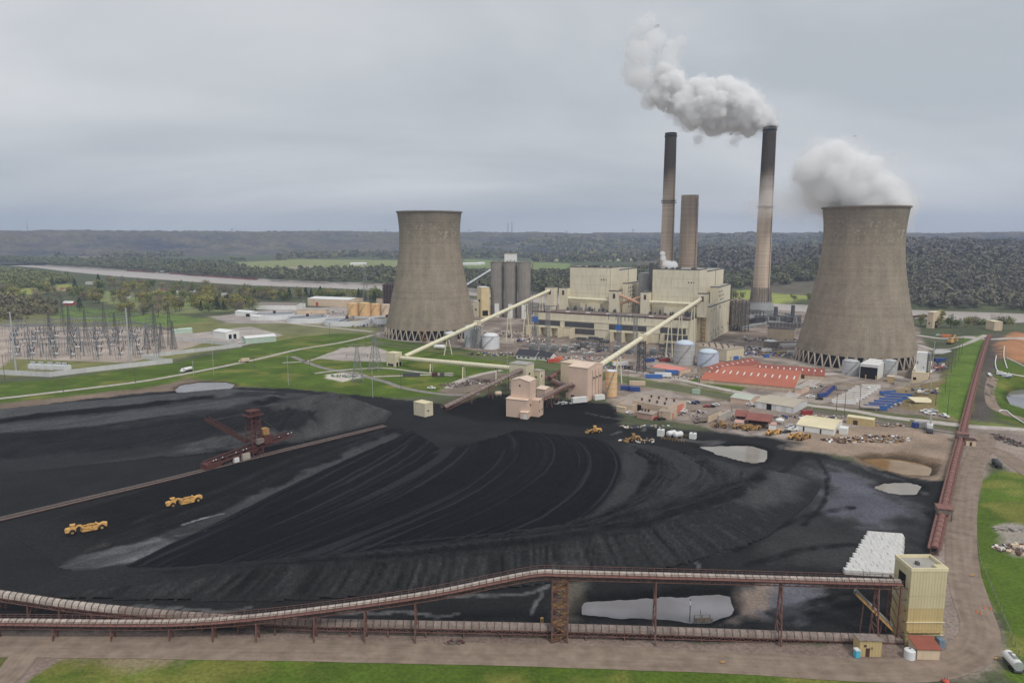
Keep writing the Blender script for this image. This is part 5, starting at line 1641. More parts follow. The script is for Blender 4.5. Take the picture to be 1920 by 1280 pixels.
# ------------------------------------------------------------------ precipitators and ducts beside the smoking chimney
def frame_block(name, label, cat_, px0, px1, Y, py_top, depth, mm, levels=6, cols=5, body=True, py_bot=None):
 x0, _, zt_ = atY(px0, py_top, Y); x1 = atY(px1, py_top, Y)[0]
 t = thing(name, label, cat_, (x0, Y, 0))
 w = x1 - x0
 if body:
  for k in range(cols):
   MB().box(w * k / cols + .5, w * (k + 1) / cols - .1,2, depth, zt_ * .18, zt_ - (1.5 if k % 2 else 0)).build('casing_panel', mm, t)
 fr = MB()
 for i in range(cols + 1):
  for yy in (0, depth + 1):
   fr.beam((w * i / cols, yy, 0),(w * i / cols, yy, zt_),.8)
 for j in range(1, levels + 1):
  z = zt_ * j / levels
  for yy in (0, depth + 1): fr.beam((0, yy, z),(w, yy, z),.6)
  for i in range(cols):
   if (i + j) % 2: fr.beam((w * i / cols, 0, z - zt_ / levels),(w * (i + 1) / cols, 0, z),.35)
 fr.build('steel_frame', M_DSTEEL, t)
 return t, w, zt_
frame_block('precipitator', 'rust-stained grey precipitator casing in a steel frame beside the boiler house', 'machinery', 1374,1406,770,563,26, mat('stained_casing', S(140,128,114,.58),.8,.3,.2, stain=S(100,78,62,.6), stain_amt=.6),7,5)
frame_block('steel_structure', 'dark open steel framework between boiler house and precipitator', 'framework', 1367,1380,800,545,18, M_DSTEEL, 9,3, body=False)
t, w, zt_ = frame_block('duct_house', 'dark grey duct casing and hoppers under the smoking chimney', 'machinery', 1404,1502,850,591,26, M_STEEL, 4,7)
for k, px in enumerate((1438,1458,1490)):
 x = atY(px, 590,850)[0] - t.location.x
 h = (0,10,12)[k]
 m = MB(); m.lathe([(4.2, zt_ - 14),(2.6, zt_ - 6),(2.4, zt_ - 2)], 4, cx=x, cy=-2); m.build('hopper', M_STEEL, t)
 if h: MB().box(x - 1.6, x + 1.6,4,8, zt_ - 1, zt_ + h).build('fan_stack', M_DSTEEL, t)
frame_block('pipe_bridge', 'open dark steel pipe bridge left of the smoking chimney foot', 'framework', 1392,1432,828,583,10, M_DSTEEL, 6,6, body=False)
frame_block('pipe_bridge', 'low open steel rack right of the smoking chimney foot', 'framework', 1450,1505,800,606,8, M_DSTEEL, 4,8, body=False)
frame_block('duct_rack', 'open steel rack with pipes behind the right boiler house', 'framework', 1356,1372,840,533,10, M_DSTEEL, 9,3, body=False)
for k_, (pa_, pb_, rr__) in enumerate((((1380,600,800),(1430,590,850),3.0),((1384,615,790),(1440,606,840),2.4),((1440,604,835),(1500,609,830),2.2))):
 m = MB(); m.tube(atY(*pa_), atY(*pb_), rr__, n=12); tag(m.build('flue_duct', M_STEEL), 'fat grey flue duct running to the smoking chimney, %s from the left' % ORD[k_], 'duct', 'flue ducts')
shed('fan_building', 'long grey low building with tan front before the duct house', 'building', (1438,637),(1489,640), depth=14, h=12, roof='flat', wall=M_TAN, rmat=M_DSTEEL)

# ------------------------------------------------------------------ silos
M_SILO = mat('silo_concrete', S(124,118,111,.64),.9,.16,.1, streak=.5, stain=S(84,76,70,.6))
for k, (px, lb) in enumerate(((932.5, 'leftmost of the three tall concrete ash silos'),(957.5, 'middle of the three tall concrete ash silos'),(982.5, 'rightmost of the three tall concrete ash silos'))):
 c = Gz(px, 593 + k * 1.5)
 H = height_at(c[0], c[1], 491 + k * .5)
 t = thing('silo', lb, 'silo', c, 0, 'tall concrete silos')
 rad = 12.4 / FPX * c[1] * .995
 MB().lathe([(rad, -.3),(rad, H)], 36).build('shell', M_SILO, t, smooth=False)
 MB().lathe([(rad + .3, H - .6),(rad + .3, H + .4)], 36).build('top_slab', M_CONCD, t)
 m = MB()
 for q in range(5): m.box(-rad * .6 + q * 2.4,-rad * .6 + q * 2.4 + 1.3,-3,1, H + .4, H + random.uniform(1.5,4.5))
 m.build('roof_plant', M_STEEL, t)
 MB().box(-3.4,2.6,-rad - 2.2,-rad + 1.5,0,18).build('loading_bay', M_WHITE, t)
c = Gz(958,594); H = height_at(c[0], c[1], 491)
t = thing('head_house', 'white rooftop cabin standing on top of the silos', 'cabin', (c[0], c[1] + 4, H + .4))
MB().box(-8.5,8,-4,6,0,9.5).build('wall', M_WHITE, t)
MB().box(-8.8,8.3,-4.3,6.3,9.5,10).build('roof', M_TAN, t)
m = MB()
for k in range(8): m.beam((-28 + k * 2.6,-2,0),(-28 + k * 2.6,-2,8 if k in (0,) else 3),.3)
m.beam((-28,-2,8),(-8,-2,8),.4); m.beam((-28,-2,3),(-8,-2,3),.25); m.build('gantry', M_STEEL, t)
c = Gz(996.5,596); H = height_at(c[0], c[1], 493)
t = thing('stair_tower', 'dark steel zigzag stair tower against the silos', 'stair tower', c)
m = MB()
for sx in (-1.6,1.6):
 for sy in (-1.6,1.6): MB().beam((sx, sy, 0),(sx, sy, H),.4).build('post', M_DSTEEL, t)
for k in range(int(H / 3.4)):
 s0, s1 = (-1.5,1.5) if k % 2 else (1.5,-1.5)
 m.beam((s0,-1.2, k * 3.4),(s1,-1.2, k * 3.4 + 3.4),.7,.3); m.beam((s0,-1.6, k * 3.4 + 1),(s1,-1.6, k * 3.4 + 4.4),.2)
m.build('flights', M_DSTEEL, t)
shed('ash_building', 'tall narrow cream building in front of the silos', 'building', (895,592),(903,595), xb=918, top=537, roof='flat', wall=mat('ash_cream', S(196,176,128,.56),.6,.1,.1, streak=.2), rmat=M_WHITE, windows=[(.3,.7,44,48, M_DARK),(.3,.7,20,23, M_DARK),(.1,.8,2,9, M_DARK, 'r')])
shed('ash_annex', 'low cream annex left of the tall narrow cream building', 'building', (888,593),(896,594), depth=14, h=20, roof='flat', wall=M_CREAM, rmat=M_WHITE, windows=[(.4,.7,8,11, M_DARK)])
# river conveyor rising behind the left tower
conveyor('river_conveyor', 'pale inclined conveyor gallery rising behind the left cooling tower to the silos', 'conveyor', [atY(868,541,1010), atY(921,508,985)], 4.5,3.2,8,1.5, M_TANKW, M_STEEL, bents=(.25,.7), rails=())

# ------------------------------------------------------------------ pale tube galleries
def gallery(name, label, A, B, r, step, bents, mm=None, n=12):
 A, B = Vector(A), Vector(B)
 t = thing(name, label, 'conveyor', (A[0], A[1], 0))
 L = (B - A).length; k = max(2, int(L / step)); d = (B - A).normalized()
 for i in range(k):
  m = MB(); m.tube(A + d * (L * i / k), A + d * (L * (i + 1) / k - .3), r, n=n); m.build('tube_section', mm or M_TUBE, t, world=True)
 m = MB()
 for i in range(k + 1): m.tube(A + d * (L * i / k - .35), A + d * (L * i / k + .1), r * 1.06, n=n)
 m.build('joint_ring', M_CREAM2, t, world=True)['kind'] = 'stuff'
 s = d.cross(Vector((0,0,1))).normalized()
 for q, spread in bents:
  p = A.lerp(B, q)
  top = p - Vector((0,0, r * .8))
  if top.z < 2: continue
  fwd = Vector((d.x, d.y, 0)).normalized()
  for sd in (-1,1):
   foot = top + s * sd * 2.2 + fwd * sd * spread; foot.z = -.2
   m = MB(); m.beam(top + s * sd * .8, foot, .7); m.build('bent_leg', M_TUBE, t, world=True)
  m = MB(); f0 = top + s * -1.5 + fwd * -spread * .5; f1 = top + s * 1.5 + fwd * spread * .5
  m.beam(top + s * -1.6, top + s * 1.6,.8); m.build('bent_cap', M_RUSTD, t, world=True)
 return t
ga = HEADS['a']; x, y = pw((ga[0] + ga[1]) / 2 - 1.0, ga[2])
endA = (x, y, height_at(x, y, 545))
JN = Gz(740,686)
stA = (JN[0] + 8, JN[1] + 4, height_at(JN[0] + 8, JN[1] + 4,668))
gallery('tube_conveyor', 'long pale yellow tube conveyor climbing past the left cooling tower', stA, endA, 1.75,7.5,((.24,3),(.66,2),(.80,3),(.93,3)))
ge = HEADS['e']; x, y = pw((ge[0] + ge[1]) / 2 - 1.5, ge[2])
endB = (x, y, height_at(x, y, 561))
bA = Gz(1108,748)
stB = (bA[0] + 4, bA[1] + 10, height_at(bA[0] + 4, bA[1] + 10,690))
gallery('tube_conveyor', 'pale yellow tube conveyor climbing from the pink crusher house to the boiler house', stB, endB, 1.75,6.5,((.16,1),(.62,3),(.74,3),(.90,2)))
T1b = Gz(955,728)
endC = (T1b[0] + 2, T1b[1] + 2, height_at(T1b[0] + 2, T1b[1] + 2,690))
stC = (JN[0] + 6, JN[1] - 1, height_at(JN[0] + 6, JN[1] - 1,671))
gallery('tube_conveyor', 'nearly level pale yellow tube conveyor crossing the lawn', stC, endC, 1.7,6.5,((.3,1),(.6,1),(.88,1)))
# lattice towers carrying the two tubes
def lattice(t, w0, w1, z1, n, mm, leg=.35, br=.16, part='leg', z0=0.0):
 cs = [(-1,-1),(1,-1),(1,1),(-1,1)]
 for cx_q, cy_q in cs:
  MB().beam((cx_q * w0 / 2, cy_q * w0 / 2, z0),(cx_q * w1 / 2, cy_q * w1 / 2, z1), leg).build(part, mm, t)
 m = MB()
 for k in range(n):
  a, b = k / n, (k + 1) / n
  wa, wb = (w0 + (w1 - w0) * a) / 2,(w0 + (w1 - w0) * b) / 2
  za, zb = z0 + (z1 - z0) * a, z0 + (z1 - z0) * b
  for i in range(4):
   p, q = cs[i], cs[(i + 1) % 4]
   m.beam((p[0] * wa, p[1] * wa, za),(q[0] * wb, q[1] * wb, zb), br); m.beam((q[0] * wa, q[1] * wa, za),(p[0] * wb, p[1] * wb, zb), br)
   m.beam((p[0] * wb, p[1] * wb, zb),(q[0] * wb, q[1] * wb, zb), br)
 m.build('bracing', mm, t)
for A, B, q, lb in ((stA, endA, .43, 'cream lattice tower carrying the tube conveyor beside the small tanks'),(stB, endB, .345, 'dark lattice tower carrying the tube conveyor amid the works')):
 p = Vector(A).lerp(Vector(B), q)
 t = thing('support_tower', lb, 'support tower', (p.x, p.y, 0), PRZ)
 lattice(t, 5.5,4.5, p.z - 1,6, M_STEEL if q > .4 else M_DSTEEL, .5,.22)
 MB().box(-2.8,2.8,-2.6,2.6, p.z - 2.4, p.z + 2.6).build('top_house', M_CREAM2, t)

# junction house, transfer houses, crusher house
shed('junction_house', 'small cream junction house where two tube conveyors meet on the lawn', 'building', (725,686),(742,688), xb=754, top=661, roof='flat', over=.1, wall=M_CREAM2, rmat=M_ROOFC, doors=[(.1,.4,0,3.5, M_DARK, 'r'),(.55,.9,0,3.5, M_DARK, 'r')], windows=[(.15,.75,.3,2.4, M_RUSTD)])
t1 = shed('transfer_house', 'cream transfer house where the rusty conveyor from the coal pit enters', 'building', (955,730),(987,734), xb=1001, top=681, roof='flat', wall=M_CREAM2, rmat=M_ROOFG, windows=[(.3,.5,11,12.4, M_DARK, 'r'),(.45,.7,6,7.4, M_DARK),(.3,.5,4,5.4, M_DARK, 'r')])
shed('transfer_house', 'second cream transfer house with red belt cover on its side', 'building', (998,728),(1012,731), xb=1021, top=693, roof='flat', wall=M_CREAM2, rmat=M_ROOFG, windows=[(.3,.5,9,10.4, M_DARK, 'r'),(.4,.6,8,9.2, M_DARK)])
shed('screen_house', 'tan square house half hidden behind the pink crusher house', 'building', (1051,728),(1072,731), xb=1090, top=679, roof='flat', wall=M_TAN, rmat=M_TAN)
b1 = shed('pink_transfer_house', 'pink corrugated stepped coal house with gable roof nearest the coal heap', 'building', (949,780),(988,784.5), xb=1004, top=747, roof='mono', rise=1.0, wall=M_PINK, rmat=M_PINKR, windows=[(.35,.5,6.4,7.4, M_DARK, 'r')])
Wl, Dl = math.dist(Gz(949,780), Gz(988,784.5)),9.5
zlo = height_at(*Gz(949,780)[:2], 747)
ux0, ux1, vy0, vy1 = Wl * .12, Wl * 1.0,3.2,13.0
zup = height_at(*Gz(949,780)[:2], 714)
MB().prism([(ux0, zlo - 3),(ux1, zlo - 3),(ux1, zup),((ux0 + ux1) / 2, zup + 1.5),(ux0, zup)][::-1], vy0, vy1).build('upper_storey', M_PINK, b1)
for a, b in ((ux0 - .3,(ux0 + ux1) / 2),(ux1 + .3,(ux0 + ux1) / 2)):
 MB().prism([(a, zup - .1),(b, zup + 1.52),(b, zup + 1.7),(a, zup + .1)], vy0 - .3, vy1 + .3).build('upper_roof', M_PINKR, b1)
MB().box((ux0 + ux1) / 2 - .5,(ux0 + ux1) / 2 + .3, vy0 - .08, vy0, zup - 3.4, zup - 2.2).build('window', M_DARK, b1)
MB().box(Wl, Wl + 5,6,13,0, zlo * .93).build('side_wing', M_PINK, b1)
MB().box(Wl - .2, Wl + .02 + .1, vy0,13, zlo - 3, zup - .2).build('corner_panel', M_PINK, b1)
for k, (vv, z) in enumerate(((6.6,3),(10.8,3),(6.8,8.6),(11,9.0))): MB().box(Wl + 5, Wl + 5.08, vv, vv + .9, z, z + 1.1).build('window', M_DARK, b1)
MB().prism_x([(-1.8,0),(1.0,0),(1.0,4.4),(-1.8,3.8)], Wl - 3.5, Wl + 1.0).build('porch', M_PINK, b1)
MB().prism_x([(-2.0,3.8),(1.0,4.42),(1.0,4.6),(-2.0,4.0)], Wl - 3.8, Wl + 1.3).build('porch_roof', M_PINKR, b1)
MB().box(Wl - 1.4, Wl + .6,-1.9,-1.8,0,2.6).build('door', M_WHITE, b1)
b2 = shed('crusher_house', 'large pink corrugated coal crusher house with low gable roof', 'building', (1066,747.5),(1101,752.5), xb=1129, top=686.5, roof='gable', ridge='x', rise=1.6, wall=M_PINK, rmat=M_PINKR)
wB = math.dist(Gz(1066,747.5), Gz(1101,752.5))
for k, vv in enumerate((.28,.46,.66)):
 o = MB().box(wB, wB + .12,0,.22,0,19).build('seam', M_RUSTD, b2); o.location.y = 24 * vv
 m = MB(); m.tube((wB, 24 * vv + 1.6,14.2),(wB + 1.0,24 * vv + 1.6,14.2),.55, n=10); m.build('exhaust_fan', M_DSTEEL, b2)
MB().box(-2.6,0,1,9,0,3.6).build('side_annex', M_PINK, b2)
MB().box(wB * .12, wB * .3,-.1,-.02,0,3).build('door', M_RUSTD, b2)
MB().box(wB, wB + .1,8,10.4,0,3.8).build('door', M_TAN, b2)
shed('belt_house', 'low pink-roofed belt house between the rusty conveyors', 'building', (1006,746),(1022,749), xb=1038, h=6.5, rise=1.2, wall=M_PINK, rmat=M_PINKR)
# rusty conveyors of the coal pit
r1 = [G(833,768,1.2), atY(985,690, Gz(968,731)[1])]
conveyor('pit_conveyor', 'red-brown covered conveyor rising from the coal pit to the cream transfer house', 'conveyor', r1,3.0,1.3,3.2,1.6, M_HOODG, M_RUSTR, bents=(.3,.55,.8), rails=(-1,), deck=1.6, rail_h=1.0)
r2 = [atY(1004,752, Gz(1000,778)[1] + 4), atY(1030,740, Gz(1030,768)[1] + 6), atY(1052,728,435), atY(1070,722,440), atY(1086,721,444)]
conveyor('link_conveyor', 'arched rusty conveyor linking the pink coal house to the crusher house', 'conveyor', r2,2.6,1.3,2.2,1.4, M_HOODG, M_RUSTR, bents=(.35,.6), rails=(1,), deck=.8)
r3 = [atY(1019,706,490), atY(1045,717,462), atY(1066,727,446)]
conveyor('link_conveyor', 'rusty conveyor sloping down from the second transfer house to the crusher house', 'conveyor', r3,2.6,1.3,2.6,1.4, M_HOODG, M_RUSTR, bents=(.5,), rails=(1,), deck=.8)
r4 = [atY(1030,709,470), atY(1068,688,500)]
conveyor('link_conveyor', 'rust-red roofed conveyor climbing behind the crusher house', 'conveyor', r4,3.0,1.3,3.0,1.6, M_RUSTR, M_RUST, bents=(.4,.8), rails=(-1,), deck=1.4)
shed('hopper_house', 'square cream hopper house standing on the rim of the coal heap', 'building', (776,777),(797,782), xb=812, top=753, roof='flat', over=.1, wall=M_CREAM2, rmat=M_ROOFC, windows=[(.3,.5,3,3.8, M_DARK, 'r')])
# ------------------------------------------------------------------ tanks
def tank(label, px, py, rpx, top, mm, dome=2.0, name='storage_tank', roofm=None, ladder=True, rings=0):
 """upright tank: centre column px, front-of-base row py, half width in pixels, eave row"""
 c = Gz(px, py); rad = rpx / FPX * math.hypot(c[1], CAM_Z)
 c = (c[0], c[1] + rad, 0)
 c = (col_at(px, c[1], 0), c[1], 0)
 h = height_at(c[0], c[1] - rad, top)
 t = thing(name, label, 'tank', c)
 MB().lathe([(rad, -.3),(rad, h)], 36).build('shell', mm, t)
 MB().lathe([(rad + .15, h),(rad * .7, h + dome * .62),(rad * .35, h + dome * .9),(.05, h + dome)], 36).build('roof', roofm or mm, t, smooth=True)
 for k in range(rings):
  z = h * (k + 1) / (rings + 1); MB().lathe([(rad + .02, z - .12),(rad + .14, z),(rad + .02, z + .12)], 36, close=False).build('hoop', roofm or mm, t)
 if ladder:
  m = MB(); n = 14
  for k in range(n):
   a0, a1 = R(-150 + 80 * k / n), R(-150 + 80 * (k + 1) / n)
   m.beam(((rad + .5) * math.cos(a0),(rad + .5) * math.sin(a0), h * k / n),((rad + .5) * math.cos(a1),(rad + .5) * math.sin(a1), h * (k + 1) / n),.7,.14)
   m.beam(((rad + .8) * math.cos(a0),(rad + .8) * math.sin(a0), h * k / n + 1),((rad + .8) * math.cos(a1),(rad + .8) * math.sin(a1), h * (k + 1) / n + 1),.1)
  m.build('stair', M_STEEL, t)
 return t
tank('large grey domed tank between the power station and red warehouses', 1282.5,685,19.5,648, M_TANKG, 3.6, rings=3, roofm=mat('dome_blue', S(168,182,196,.7),.5,.06,.2))
tank('pale blue domed tank in front of the large grey tank', 1327,689,20,664, M_TANKB, 3.4, rings=2, roofm=MATS['dome_blue'])
tank('white domed tank right of the tube conveyor lattice tower', 920,655,17,632, M_TANKW, 3.2)
tank('slim grey silo tank tucked behind the tube conveyor', 879,651,9,613, M_GALVT, 1.6, rings=3)
tank('slim white-domed tank behind the tube conveyor', 896,650,8,618, M_TANKG, 2.2, roofm=M_TANKW)
tank('low dark tank with white dome at the foot of the left cooling tower', 845,643,13,627, M_CONCD, 2.4, roofm=M_TANKW)
tank('tall ochre tank beside the pink crusher house', 1145.5,744,11,697, M_TANKY, .6, rings=4, roofm=M_TANKW)
tank('corrugated galvanised tank left of the open white bay', 1594,704,15,679, M_GALVT, 1.4, rings=3)
tank('corrugated galvanised tank right of the open white bay', 1667,707,12.5,678, M_GALVT, 1.2, rings=3)
for px, py, rp, tp, lb, mm in ((662,593,10.5,570, 'first ochre tank from the white warehouse', M_TANKY),(684,593,11,569, 'ochre tank with rusty stair, second from the white warehouse', M_TANKY),(704,592,10,571, 'ochre tank, third from the white warehouse', M_TANKY),(724,592,10,572, 'brown tank touching the left cooling tower outline', M_TAN)):
 tank(lb, px, py, rp, tp, mm, 1.0, rings=2)
t = tank('low round grey tank with white lid left of the right cooling tower', 1445,653,13,641, M_CONCD, 1.2, roofm=M_WHITE, ladder=False)
def clarifier(label, px, py, rpx, wall=6.0):
 c = Gz(px, py); rad = rpx / FPX * math.hypot(c[1], CAM_Z)
 t = thing('clarifier', label, 'clarifier', c, R(random.uniform(0,90)), 'round settling basins')
 MB().lathe([(rad, -.3),(rad, wall),(rad - 1.2, wall),(rad - 1.2,1)], 56, close=False).build('wall', M_TANKW, t)
 MB().lathe([(rad - .7, wall - 1.3),(.1, wall - 1.25)], 56).build('water', water_material('basin_water', (.16,.17,.17),.06), t)
 MB().box(-rad, rad, -.8,.8, wall + .1, wall + .5).build('bridge', M_DSTEEL, t)
 m = MB()
 for k in range(12): m.beam((-rad + k * rad / 6,-.8, wall + .5),(-rad + k * rad / 6,-.8, wall + 1.7),.15)
 m.beam((-rad, -.8, wall + 1.7),(rad, -.8, wall + 1.7),.15); m.build('bridge_rail', M_DSTEEL, t)
 MB().tube((0,0, wall),(0,0, wall + 3.5),1.8, n=12).build('drive_drum', M_RUSTD, t)
clarifier('round settling basin with white wall, left of the three', 515,596,36)
clarifier('round settling basin, middle of the three, before the ochre tanks', 577,602,38)
clarifier('nearest round settling basin with dark weir ring beside the lawn', 651,607,43)
clarifier('round settling basin partly hidden behind the left cooling tower', 726,604,30)
def hor_tank(name, label, px, py, L, r, rz, mm, z=1.6):
 p = G(px, py)
 t = thing(name, label, 'tank', p, rz)
 m = MB(); prof = [(0.3,-L / 2),(r * .8,-L / 2 + .15),(r, -L / 2 + .7),(r, L / 2 - .7),(r * .8, L / 2 - .15),(.3, L / 2)]
 m.lathe(prof, 16); m.v = [(b_[2], b_[1], b_[0] + z + r * .2) for b_ in m.v]
 m.build('vessel', mm, t, smooth=True)
 for sx in (-L * .3, L * .3): MB().box(sx - .4, sx + .4,-r * .8, r * .8,0, z - r * .6).build('saddle', M_CONCD, t)
 MB().tube((0,0, z + r * 1.15),(0,0, z + r * 1.2 + .5),.4, n=8).build('hatch', M_STEEL, t)
hor_tank('pressure_tank', 'white horizontal tank at the foot of the left cooling tower', 752,634,10,2.2, R(-10), M_WHITE, 2.6)
hor_tank('pressure_tank', 'long white horizontal tank beside the railway strip', 824,655,11,1.9, R(-15), M_WHITE, 2.3)
hor_tank('fuel_tank', 'white fuel tank in a railed pen, left one of the pair', 1259,819,5.6,1.5, R(28), M_WHITE, 1.8)
hor_tank('fuel_tank', 'white fuel tank in a railed pen, right one of the pair', 1271,821,5.6,1.5, R(28), M_WHITE, 1.8)
hor_tank('old_tank', 'small tan horizontal tank lying on the coal beside the pit conveyor', 934,742,4.6,1.5, R(20), M_TAN, 1.5)
for px, py, lb, h in ((1239,817, 'white square tote tank left of the fuel tank pen', 3.6),(1299,822, 'white square tote tank right of the fuel tank pen', 3.0)):
 p = G(px, py); t = thing('tote_tank', lb, 'tank', p, R(-28))
 MB().box(-1.6,1.6,-1.6,1.6,.2, h).build('body', M_WHITE, t); MB().box(-1.75,1.75,-1.75,1.75,0,.2).build('skid', M_DSTEEL, t); MB().tube((0,0, h),(0,0, h + .35),.5, n=10).build('lid', M_STEEL, t)
p = G(1266,822); t = thing('pen_rail', 'steel railing pen around the two white fuel tanks', 'railing', p, R(-28))
m = MB()
for k in range(9):
 for yy in (-5,5): MB().beam((-6 + k * 1.5, yy, 0),(-6 + k * 1.5, yy, 1.6),.16).build('post', M_CATD, t)
for yy in (-5,5): m.beam((-6, yy, 1.5),(6, yy, 1.5),.12); m.beam((-6, yy, .8),(6, yy, .8),.12)
m.build('rail', M_CATD, t)

# ------------------------------------------------------------------ warehouses and workshops
shed('warehouse', 'long front warehouse with orange-red roof and skylights', 'warehouse', (1312.5,717.5),(1489,734), xb=1508, top=711, rise=3.6, wall=M_BRICK, rmat=M_ROOFRED, skylights=13, windows=[(.10,.15,0,3.2, M_TAN)])
shed('warehouse', 'rear warehouse wing with dark red roof before the right cooling tower', 'warehouse', (1417,703),(1545,713), xb=1562, top=695.5, rise=3.8, wall=M_BRICK, rmat=M_ROOFRED2, skylights=11, doors=[(.10,.17,0,4, M_DARK),(.3,.36,0,3, M_RUSTD),(.42,.48,0,3, M_RUSTD),(.54,.60,0,3, M_RUSTD),(.66,.72,0,3, M_RUSTD)])
shed('warehouse', 'connecting warehouse wing with dark red roof joining the two long ones', 'warehouse', (1338,709),(1424,691), depth=15, h=4.4, rise=3.4, wall=M_BRICK, rmat=M_ROOFRED2, skylights=9)
shed('warehouse_annex', 'small tan annex at the gable end of the orange-red warehouse', 'shed', (1490,737),(1503,739), xb=1517, h=3.6, rise=1, wall=M_PINK, rmat=M_ROOFG)
shed('store_building', 'small tan building with salmon roof near the blue trailers', 'building', (1222.5,694),(1275,702), xb=1295, top=688, rise=1.0, wall=M_TAN, rmat=mat('salmon_roof', S(206,122,104,.7),.6,.12,.2), windows=[(.9,.95,1,2.4, M_DARK)])
wk = shed('workshop', 'flat-roofed tan brick workshop with red roller doors', 'workshop', (1186,769),(1252,782), xb=1286, top=752, roof='flat', parapet=.5, wall=M_BRICK, rmat=mat('workshop_roof', S(146,132,120,.7),.95,.15,.2),
   doors=[(.02,.25,0,4.2, M_DARK),(.1,.35,0,4, M_DARK, 'r'),(.5,.85,0,5.2, mat('brick_red_door', S(168,96,76,.58),.6,.1,.3), 'r')], vents=8)
shed('workshop_wing', 'low tan brick wing with parapet on the left of the workshop', 'building', (1160,771),(1186,775), depth=12, h=4.6, roof='flat', parapet=.3, wall=M_BRICK, rmat=MATS['workshop_roof'])
shed('workshop_porch', 'tan brick projecting porch with red door on the workshop front', 'building', (1235,784),(1257,787), xb=1268, h=4.6, roof='flat', parapet=.3, wall=M_BRICK, rmat=MATS['workshop_roof'], doors=[(.3,.6,0,3, MATS['brick_red_door'], 'r')])
shed('plant_room', 'low red-brown plant room with rooftop machinery before the workshop', 'building', (1194,783),(1222,788), depth=8, h=3.4, roof='flat', wall=mat('plant_room_wall', S(150,118,104,.58),.8,.2,.3), rmat=MATS['workshop_roof'], vents=3)
shed('portable_cabin', 'small cream site cabin at the left corner of the workshop yard', 'cabin', (1156,771),(1172,774), depth=4, h=3, roof='flat', over=.1, wall=M_TAN, rmat=M_ROOFC)
shed('storage_shed', 'tan gabled shed with grey-green roof beside the grey garage', 'shed', (1369.5,754),(1406,760), xb=1424, top=744.5, rise=1.4, wall=M_PINK, rmat=mat('grey_green_roof', S(158,164,150,.7),.6,.1,.3))
shed('garage', 'long grey garage with four white roller doors', 'garage', (1416,764),(1487.5,775.5), xb=1513, top=752.5, rise=1.3, wall=mat('grey_wall', S(166,166,166,.58),.6,.1,.2, rib=.3), rmat=mat('tan_grey_roof', S(160,150,130,.7),.6,.1,.2),
  doors=[(.05,.17,0,3.6, M_WHITE),(.30,.43,0,3.8, M_DARK),(.56,.69,0,3.6, M_WHITE),(.81,.94,0,3.6, M_WHITE)])
shed('machine_shop', 'white steel building with cream roof behind the parked yellow machines', 'building', (1493,806),(1562.5,816.5), xb=1579, top=795.5, rise=1.5, wall=M_WALLW, rmat=M_ROOFC, doors=[(.18,.22,0,2.6, M_DARK),(.64,.68,0,2.6, M_DARK)])
shed('machine_shop_annex', 'small white annex at the end of the cream-roofed steel building', 'shed', (1573,813),(1588,815), depth=6, h=3, roof='flat', over=.1, wall=M_WALLW, rmat=M_WHITE)
shed('long_shed', 'low tan shed with flat roof beside the railway, right of the machine yard', 'shed', (1587,794),(1637,801), depth=5.5, h=4, roof='flat', over=.1, wall=M_YELLOW, rmat=M_ROOFC, doors=[(.25,.42,0,2.6, M_RUSTD)])
for L_, R_, dp, h_, lb in (((1398,800),(1443,805),11,4.2, 'open machine shed with brown-red roof and posts'),((1378,791),(1400,793),9,3.6, 'smaller brown-red roofed lean-to behind the open machine shed')):
 p, q = Gz(*L_), Gz(*R_); Lw = math.dist(p, q); t = thing('open_shed', lb, 'shed', p, math.atan2(q[1] - p[1], q[0] - p[0]))
 MB().prism_x([(-.4, h_),(dp + .4, h_ + 1.4),(dp + .4, h_ + 1.6),(-.4, h_ + .2)], -.4, Lw + .4).build('roof', M_ROOFBR, t)
 for k in range(5): MB().beam((Lw * k / 4,.2,0),(Lw * k / 4,.2, h_),.3).build('post', M_RUSTD, t)
 MB().box(0, Lw, dp - .2, dp, 0, h_ + 1.2).build('back_wall', M_RUSTD, t)
shed('tool_shed', 'tiny white shed with pink roof right of the open machine shed', 'shed', (1441,805),(1455,806), depth=4, h=3, rise=.8, wall=M_WHITE, rmat=mat('pink_roof', S(180,136,124,.7),.7))
shed('tool_shed', 'tiny white gabled shed left of the open machine shed', 'shed', (1377,800),(1392,802), depth=5, h=2.8, rise=.9, wall=M_WHITE, rmat=MATS['pink_roof'])
t = thing('canopy', 'little white peaked canopy right of the open machine shed', 'canopy', Gz(1462,795), R(-20))
MB().poly([(-2.2,-2.2,2.6),(2.2,-2.2,2.6),(2.2,2.2,2.6),(-2.2,2.2,2.6),(0,0,3.9)], [(0,1,4),(1,2,4),(2,3,4),(3,0,4),(3,2,1,0)]).build('top', M_WHITE, t)
for sx in (-2,2):
 for sy in (-2,2): MB().beam((sx, sy, 0),(sx, sy, 2.6),.12).build('leg', M_STEEL, t)
shed('grey_wall_store', 'pale concrete bay wall behind the parked trucks', 'bay', (1348,793),(1370,783), depth=1.2, h=4.2, roof='flat', over=.02, wall=M_CONC, rmat=M_CONC)
shed('truck_shed', 'white-roofed long trailer shed with tan side by the coal road', 'shed', (1328,792),(1352,781), depth=4, h=4, roof='flat', over=.1, wall=M_TAN, rmat=M_HOODG)
